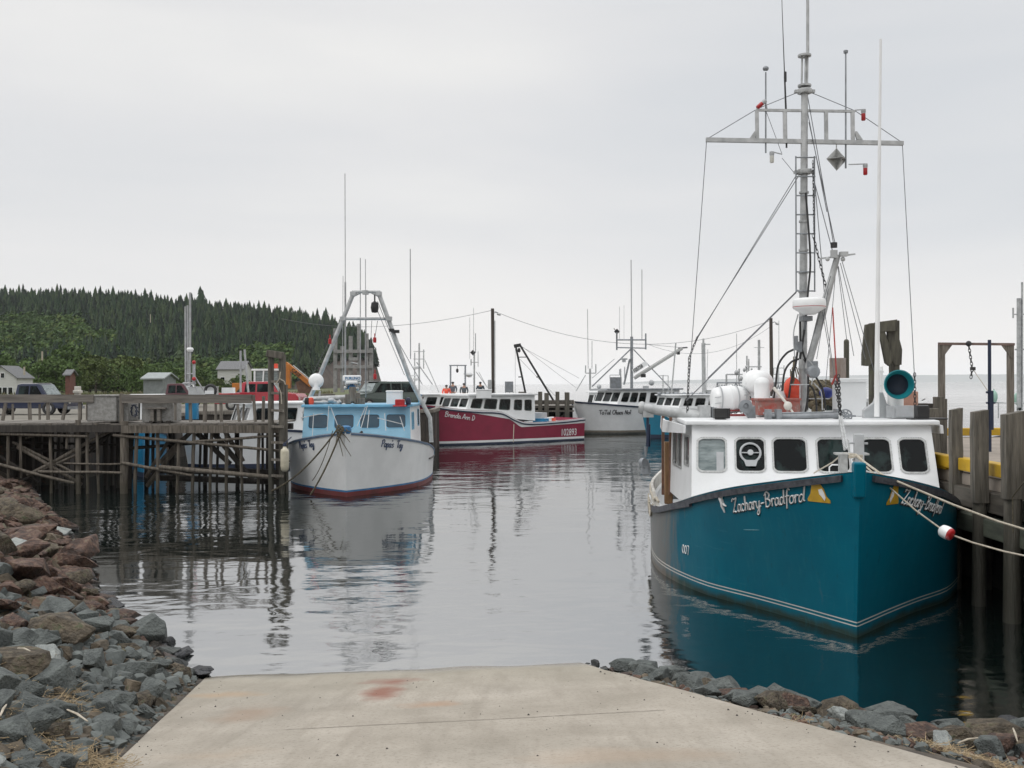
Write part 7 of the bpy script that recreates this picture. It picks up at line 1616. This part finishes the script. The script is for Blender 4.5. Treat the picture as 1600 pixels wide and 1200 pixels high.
def rpile(px, ytop, d, w_, wb, dep=.3, split=None, m=PILE, x=None, slope=0):
    a = P(px, ytop, d); zb = -.8
    def f(mb):
        zt_ = a.z; zm = split if split is not None else zb
        rows = []
        for k in range(9):
            z = zm + (zt_ - zm) * k / 8; o = .012 * noise.noise((px, z * 2, 0)); hw = w_ / 2 + .01 * noise.noise((px, z * 3, 5)); rows.append([Vector((a.x - hw + o, a.y - dep / 2, z + (slope * -1 if k == 8 else 0))), Vector((a.x + hw + o, a.y - dep / 2, z + (slope if k == 8 else 0))), Vector((a.x + hw + o, a.y + dep / 2, z + (slope if k == 8 else 0))), Vector((a.x - hw + o, a.y + dep / 2, z + (slope * -1 if k == 8 else 0))), Vector((a.x - hw + o, a.y - dep / 2, z + (slope * -1 if k == 8 else 0)))])
        mb.grid(rows); mb.add(rows[-1][:4], [(0, 1, 2, 3)])
    part('pile_head', m, r_, f, None, .012)
    part('pile', m, r_, lambda mb: mb.tube([Vector((a.x + .02, a.y + .03, min(a.z - .1, 2.2))), Vector((a.x, a.y + .03, 1.0)), Vector((a.x - .03, a.y, zb))], [wb, wb * .98, wb * 1.03], 14), 50)
rpile(1582, 644, 15.7, .29, .13, split=1.9, slope=.03, dep=.2); rpile(1530, 641, 16.9, .24, .11, split=1.7, slope=.02, dep=.18); rpile(1493, 638, 18.3, .20, .10, split=1.7, slope=.02, dep=.16); rpile(1662, 645, 14.4, .3, .13, split=1.9, dep=.2)
for px, y0, d, w_, m_ in ((1466, 619, 22.0, .16, PILE), (1473, 622, 22.3, .12, PILE), (1454, 637, 21.5, .28, PILE)): part('pile', m_, r_, lambda mb: mb.bar(P(px, y0, d), Vector((P(px, y0, d).x, d, -.6)), w_, .2, up=(0, 1, 0)), None, .01)
for k in range(8):
    part('pile', WOODD, r_, lambda mb: mb.tube([(8.4, 10.5 + 2.6 * k, 2.1), (8.4, 10.5 + 2.6 * k, -.6)], .16, 10), 50)
part('ladder_rope', ROPED, r_, lambda mb: mb.tube([P(1600, 752, 14.9), P(1582, 775, 15.4), P(1583, 832, 15.4)], .010, 6))
# hoist frame on the wharf end
g_ = thing('hoist_frame', P(1526, 690, 24.6), 'grey timber hoist frame with hanging chain on the right wharf', 'hoist frame')
for x in (1471, 1578.5): part('post', WOOD, g_, lambda mb: mb.bar(P(x, 537, 24.6), Vector((P(x, 600, 24.6).x, 24.6, WDK)), .13, .13, up=(0, 1, 0)), None, .008)
part('beam', mat('rusty_beam', (.20, .14, .12), (.12, .085, .075), 6, .8), g_, lambda mb: mb.bar(P(1466, 536, 24.5), P(1585, 537, 24.5), .05, .06), None)
for s, x in ((1, 1468), (-1, 1583)): part('gusset', WOOD, g_, lambda mb: mb.prism([P(x, 537, 24.52), P(x + 20 * s, 537, 24.52), P(x + 4 * s, 558, 24.52), P(x, 558, 24.52)], (0, -.03, 0)), None)
def f(mb): chain(mb, P(1513, 534, 24.4), P(1519, 575, 24.4), .022, .075); chain(mb, P(1519, 575, 24.4), P(1517, 590, 24.4), .022, .075); mb.box(P(1520, 575, 24.35), (.1, .08, .08)); mb.sph(P(1513.5, 536, 24.4), .07, nu=8, nv=6)
part('chain', RUBBER, g_, f, None)
part('guy', ROPE, g_, lambda mb: mb.tube([P(1521, 577, 24.4), P(1545, 612, 24)], .009, 5))
mb = MB(); mb.tube([P(1546, 530, 23.6), Vector((P(1546, 600, 23.6).x, 23.6, WDK))], .04, 8); mb.box(P(1548, 640, 23.6), (.09, .1, .9)); mb.tube([P(1541, 612, 23.6), P(1547, 612, 23.6)], .03, 6); mb.tube([P(1541, 628.5, 23.6), P(1555, 628.5, 23.6)], .025, 6)
tag(mb.build('steel_pole', NAVY, smooth=40), 'thin dark steel pole with side brackets on the wharf inside the hoist frame', 'pole')
# timber heads
WOODG = mat('greenish_dark_wood', (.105, .10, .075), (.045, .042, .034), 3, .85, bump=.01, stretch=(4, 4, .5), spots=((.10, .115, .06), 4, .6))
r_ = thing('mooring_dolphin', P(1382, 680, 25), 'pair of tall dark wharf posts with bolted timber collars behind the horn cowl', 'timber post')
DZ = 25.0
part('post', WOODG, r_, lambda mb: mb.bar(P(1364, 504, DZ), Vector((P(1364, 600, DZ).x, DZ, WDK)), .16, .2, up=(0, 1, 0)), None, .01)
part('post', WOODG, r_, lambda mb: mb.bar(P(1397, 500, DZ), Vector((P(1397, 600, DZ).x, DZ, WDK)), .20, .2, up=(0, 1, 0)), None, .01)
def pp(name, pts, dd, th): part(name, WOODG, r_, lambda mb: mb.prism([P(a, b_, dd) for a, b_ in pts], (0, th, 0)), None, .008)
pp('collar_board', [(1353, 506), (1364, 504), (1364, 566), (1357, 571), (1348, 570), (1348, 552)], DZ - .16, .12)
pp('collar_board', [(1364, 505), (1372, 508), (1373, 555), (1369, 571), (1364, 566)], DZ - .14, .1)
pp('head_beam', [(1372, 502), (1402, 498), (1402, 516), (1374, 518)], DZ - .2, .3)
pp('brace_board', [(1372, 505), (1380, 506), (1396, 560), (1390, 571), (1384, 566)], DZ - .18, .12)
pp('collar_board', [(1388, 515), (1402, 515), (1410, 545), (1409, 569), (1398, 570), (1388, 552)], DZ - .12, .14)
r_ = thing('timber_post', P(1323, 680, 24.2), 'round topped dark post with a pale board behind the white exhaust housing', 'timber post')
part('post', WOODG, r_, lambda mb: [mb.tube([P(1322.5, 533, 24.2), Vector((P(1322.5, 600, 24.2).x, 24.2, WDK))], .065, 10), mb.sph(P(1322.5, 533, 24.2), .065, nu=10, nv=6)], 50)
part('board', mat('stained_pale_board', (.27, .24, .22), (.20, .15, .12), 5, .8, stretch=(3, 3, .6), spots=((.10, .07, .05), 8, .62)), r_, lambda mb: mb.box(P(1309, 576, 24.0), (.37, .08, .53)), None, .008)
# mooring lines of the big boat
ST = P(1337, 709, 15.75)
rope([ST] + [P(*q) for q in ((1352, 722, 15.3), (1380, 742, 15.0), (1430, 763, 14.8), (1490, 788, 14.5), (1560, 814, 14.2), (1640, 838, 13.9), (1720, 860, 13.6))], .017, ROPE, 'pale upper mooring rope from the teal boat bow to the wharf at right')
rope([ST, P(1352, 727, 15.3), P(1380, 752, 15.0), P(1430, 796, 14.7), P(1474, 828, 14.5)], .013, ROPE, 'thinner mooring rope from the teal boat bow down to the white float')
rope([P(1482, 833, 14.45), P(1520, 847, 14.3), P(1570, 861, 14.0), P(1650, 878, 13.6), P(1720, 888, 13.3)], .014, ROPE, 'pale mooring rope running right from the white float to the wharf')
rope([ST, P(1318, 707, 16.0), P(1300, 722, 16.6), P(1284, 731, 17.2), P(1272, 738, 17.6)], .012, ROPE, 'slack rope from the bow post to the left foredeck of the teal boat')
mb = MB(); rnd = random.Random(1)
for k in range(7): a = rnd.uniform(0, 6.28); mb.tube([ST + Vector((.10 * math.cos(a + j * .5), .08 * math.sin(a + j * .5), -.03 + .02 * math.sin(j + k))) for j in range(9)], .013, 5)
tag(mb.build('rope_knot', ROPE, smooth=60), 'pale rope turns knotted round the bow post of the teal boat', 'rope')
r_ = thing('net_float', P(1478, 831, 14.48), 'white oval net float with red end threaded on the mooring rope', 'float')
ax = (P(1484, 834, 14.4) - P(1472, 828, 14.5)).normalized(); c = P(1478.5, 831, 14.45)
mb = MB(); mb.lathe([(0, -.105), (.05, -.10), (.085, -.07), (.095, -.02), (.095, .03), (.09, .055)], c, ax, 20); mb.build('shell', WHITE2, r_, smooth=50)
mb = MB(); mb.lathe([(.09, .055), (.085, .08), (.055, .10), (.0, .103)], c, ax, 20); mb.build('red_end', REDP, r_, smooth=50)

def split_mesh(o, tol=.04):
    me = o.data; n = len(me.vertices); par = list(range(n))
    def fd_(i):
        while par[i] != i: par[i] = par[par[i]]; i = par[i]
        return i
    for p in me.polygons:
        v = p.vertices; a = fd_(v[0])
        for q in v[1:]: par[fd_(q)] = a
    comp = {}
    for i in range(n): comp.setdefault(fd_(i), []).append(i)
    boxes = []
    for k, idx in comp.items():
        co = np.array([me.vertices[i].co[:] for i in idx]); boxes.append([k, co.min(0) - tol, co.max(0) + tol])
    g = list(range(len(boxes)))
    def gf(i):
        while g[i] != i: i = g[i]
        return i
    for i in range(len(boxes)):
        for j in range(i):
            if (boxes[i][1] <= boxes[j][2]).all() and (boxes[j][1] <= boxes[i][2]).all(): g[gf(i)] = gf(j)
    groups = {}
    for i, b_ in enumerate(boxes): groups.setdefault(gf(i), set()).add(b_[0])
    if len(groups) < 2: return
    for gi, (k, keys) in enumerate(list(groups.items())[1:] + [list(groups.items())[0]]):
        last = gi == len(groups) - 1
        bm = bmesh.new(); bm.from_mesh(me); bm.verts.ensure_lookup_table()
        bmesh.ops.delete(bm, geom=[bm.verts[i] for i in range(n) if fd_(i) not in keys], context='VERTS')
        m2 = bpy.data.meshes.new(me.name); bm.to_mesh(m2); bm.free()
        for mm in me.materials: m2.materials.append(mm)
        if last: o.data = m2
        else:
            c = o.copy(); c.data = m2; col.objects.link(c)
for o in list(col.objects):
    if o.type == 'MESH' and o.parent and o.name.split('.')[0] in ('chain', 'cable', 'flood_light', 'hand_rail', 'block', 'roof_locker', 'head', 'side_window', 'search_lamps', 'hose', 'gusset', 'antenna', 'strap', 'whip_antenna', 'lens', 'side_light', 'timber_chocks', 'spare_pipes', 'radar_scanner', 'mast_lamp', 'boom_tip'): split_mesh(o)
# ================================================================== HAZE
mb = MB(); mb.box((0, 7350, 85), (21000, 15100, 174)); hzob = mb.build('haze', [])
hm = bpy.data.materials.new('haze'); hm.use_nodes = True; t = hm.node_tree; t.nodes.remove(t.nodes['Principled BSDF']); vp = t.nodes.new('ShaderNodeVolumePrincipled')
vp.inputs['Density'].default_value = .00007; vp.inputs['Color'].default_value = (.97, .985, 1, 1); vp.inputs['Anisotropy'].default_value = 0.2
t.links.new(vp.outputs[0], t.nodes['Material Output'].inputs['Volume']); hzob.data.materials.append(hm); hzob['kind'] = 'stuff'; hzob['label'] = 'thin pale sea haze fading the far coast'; hzob['category'] = 'haze'
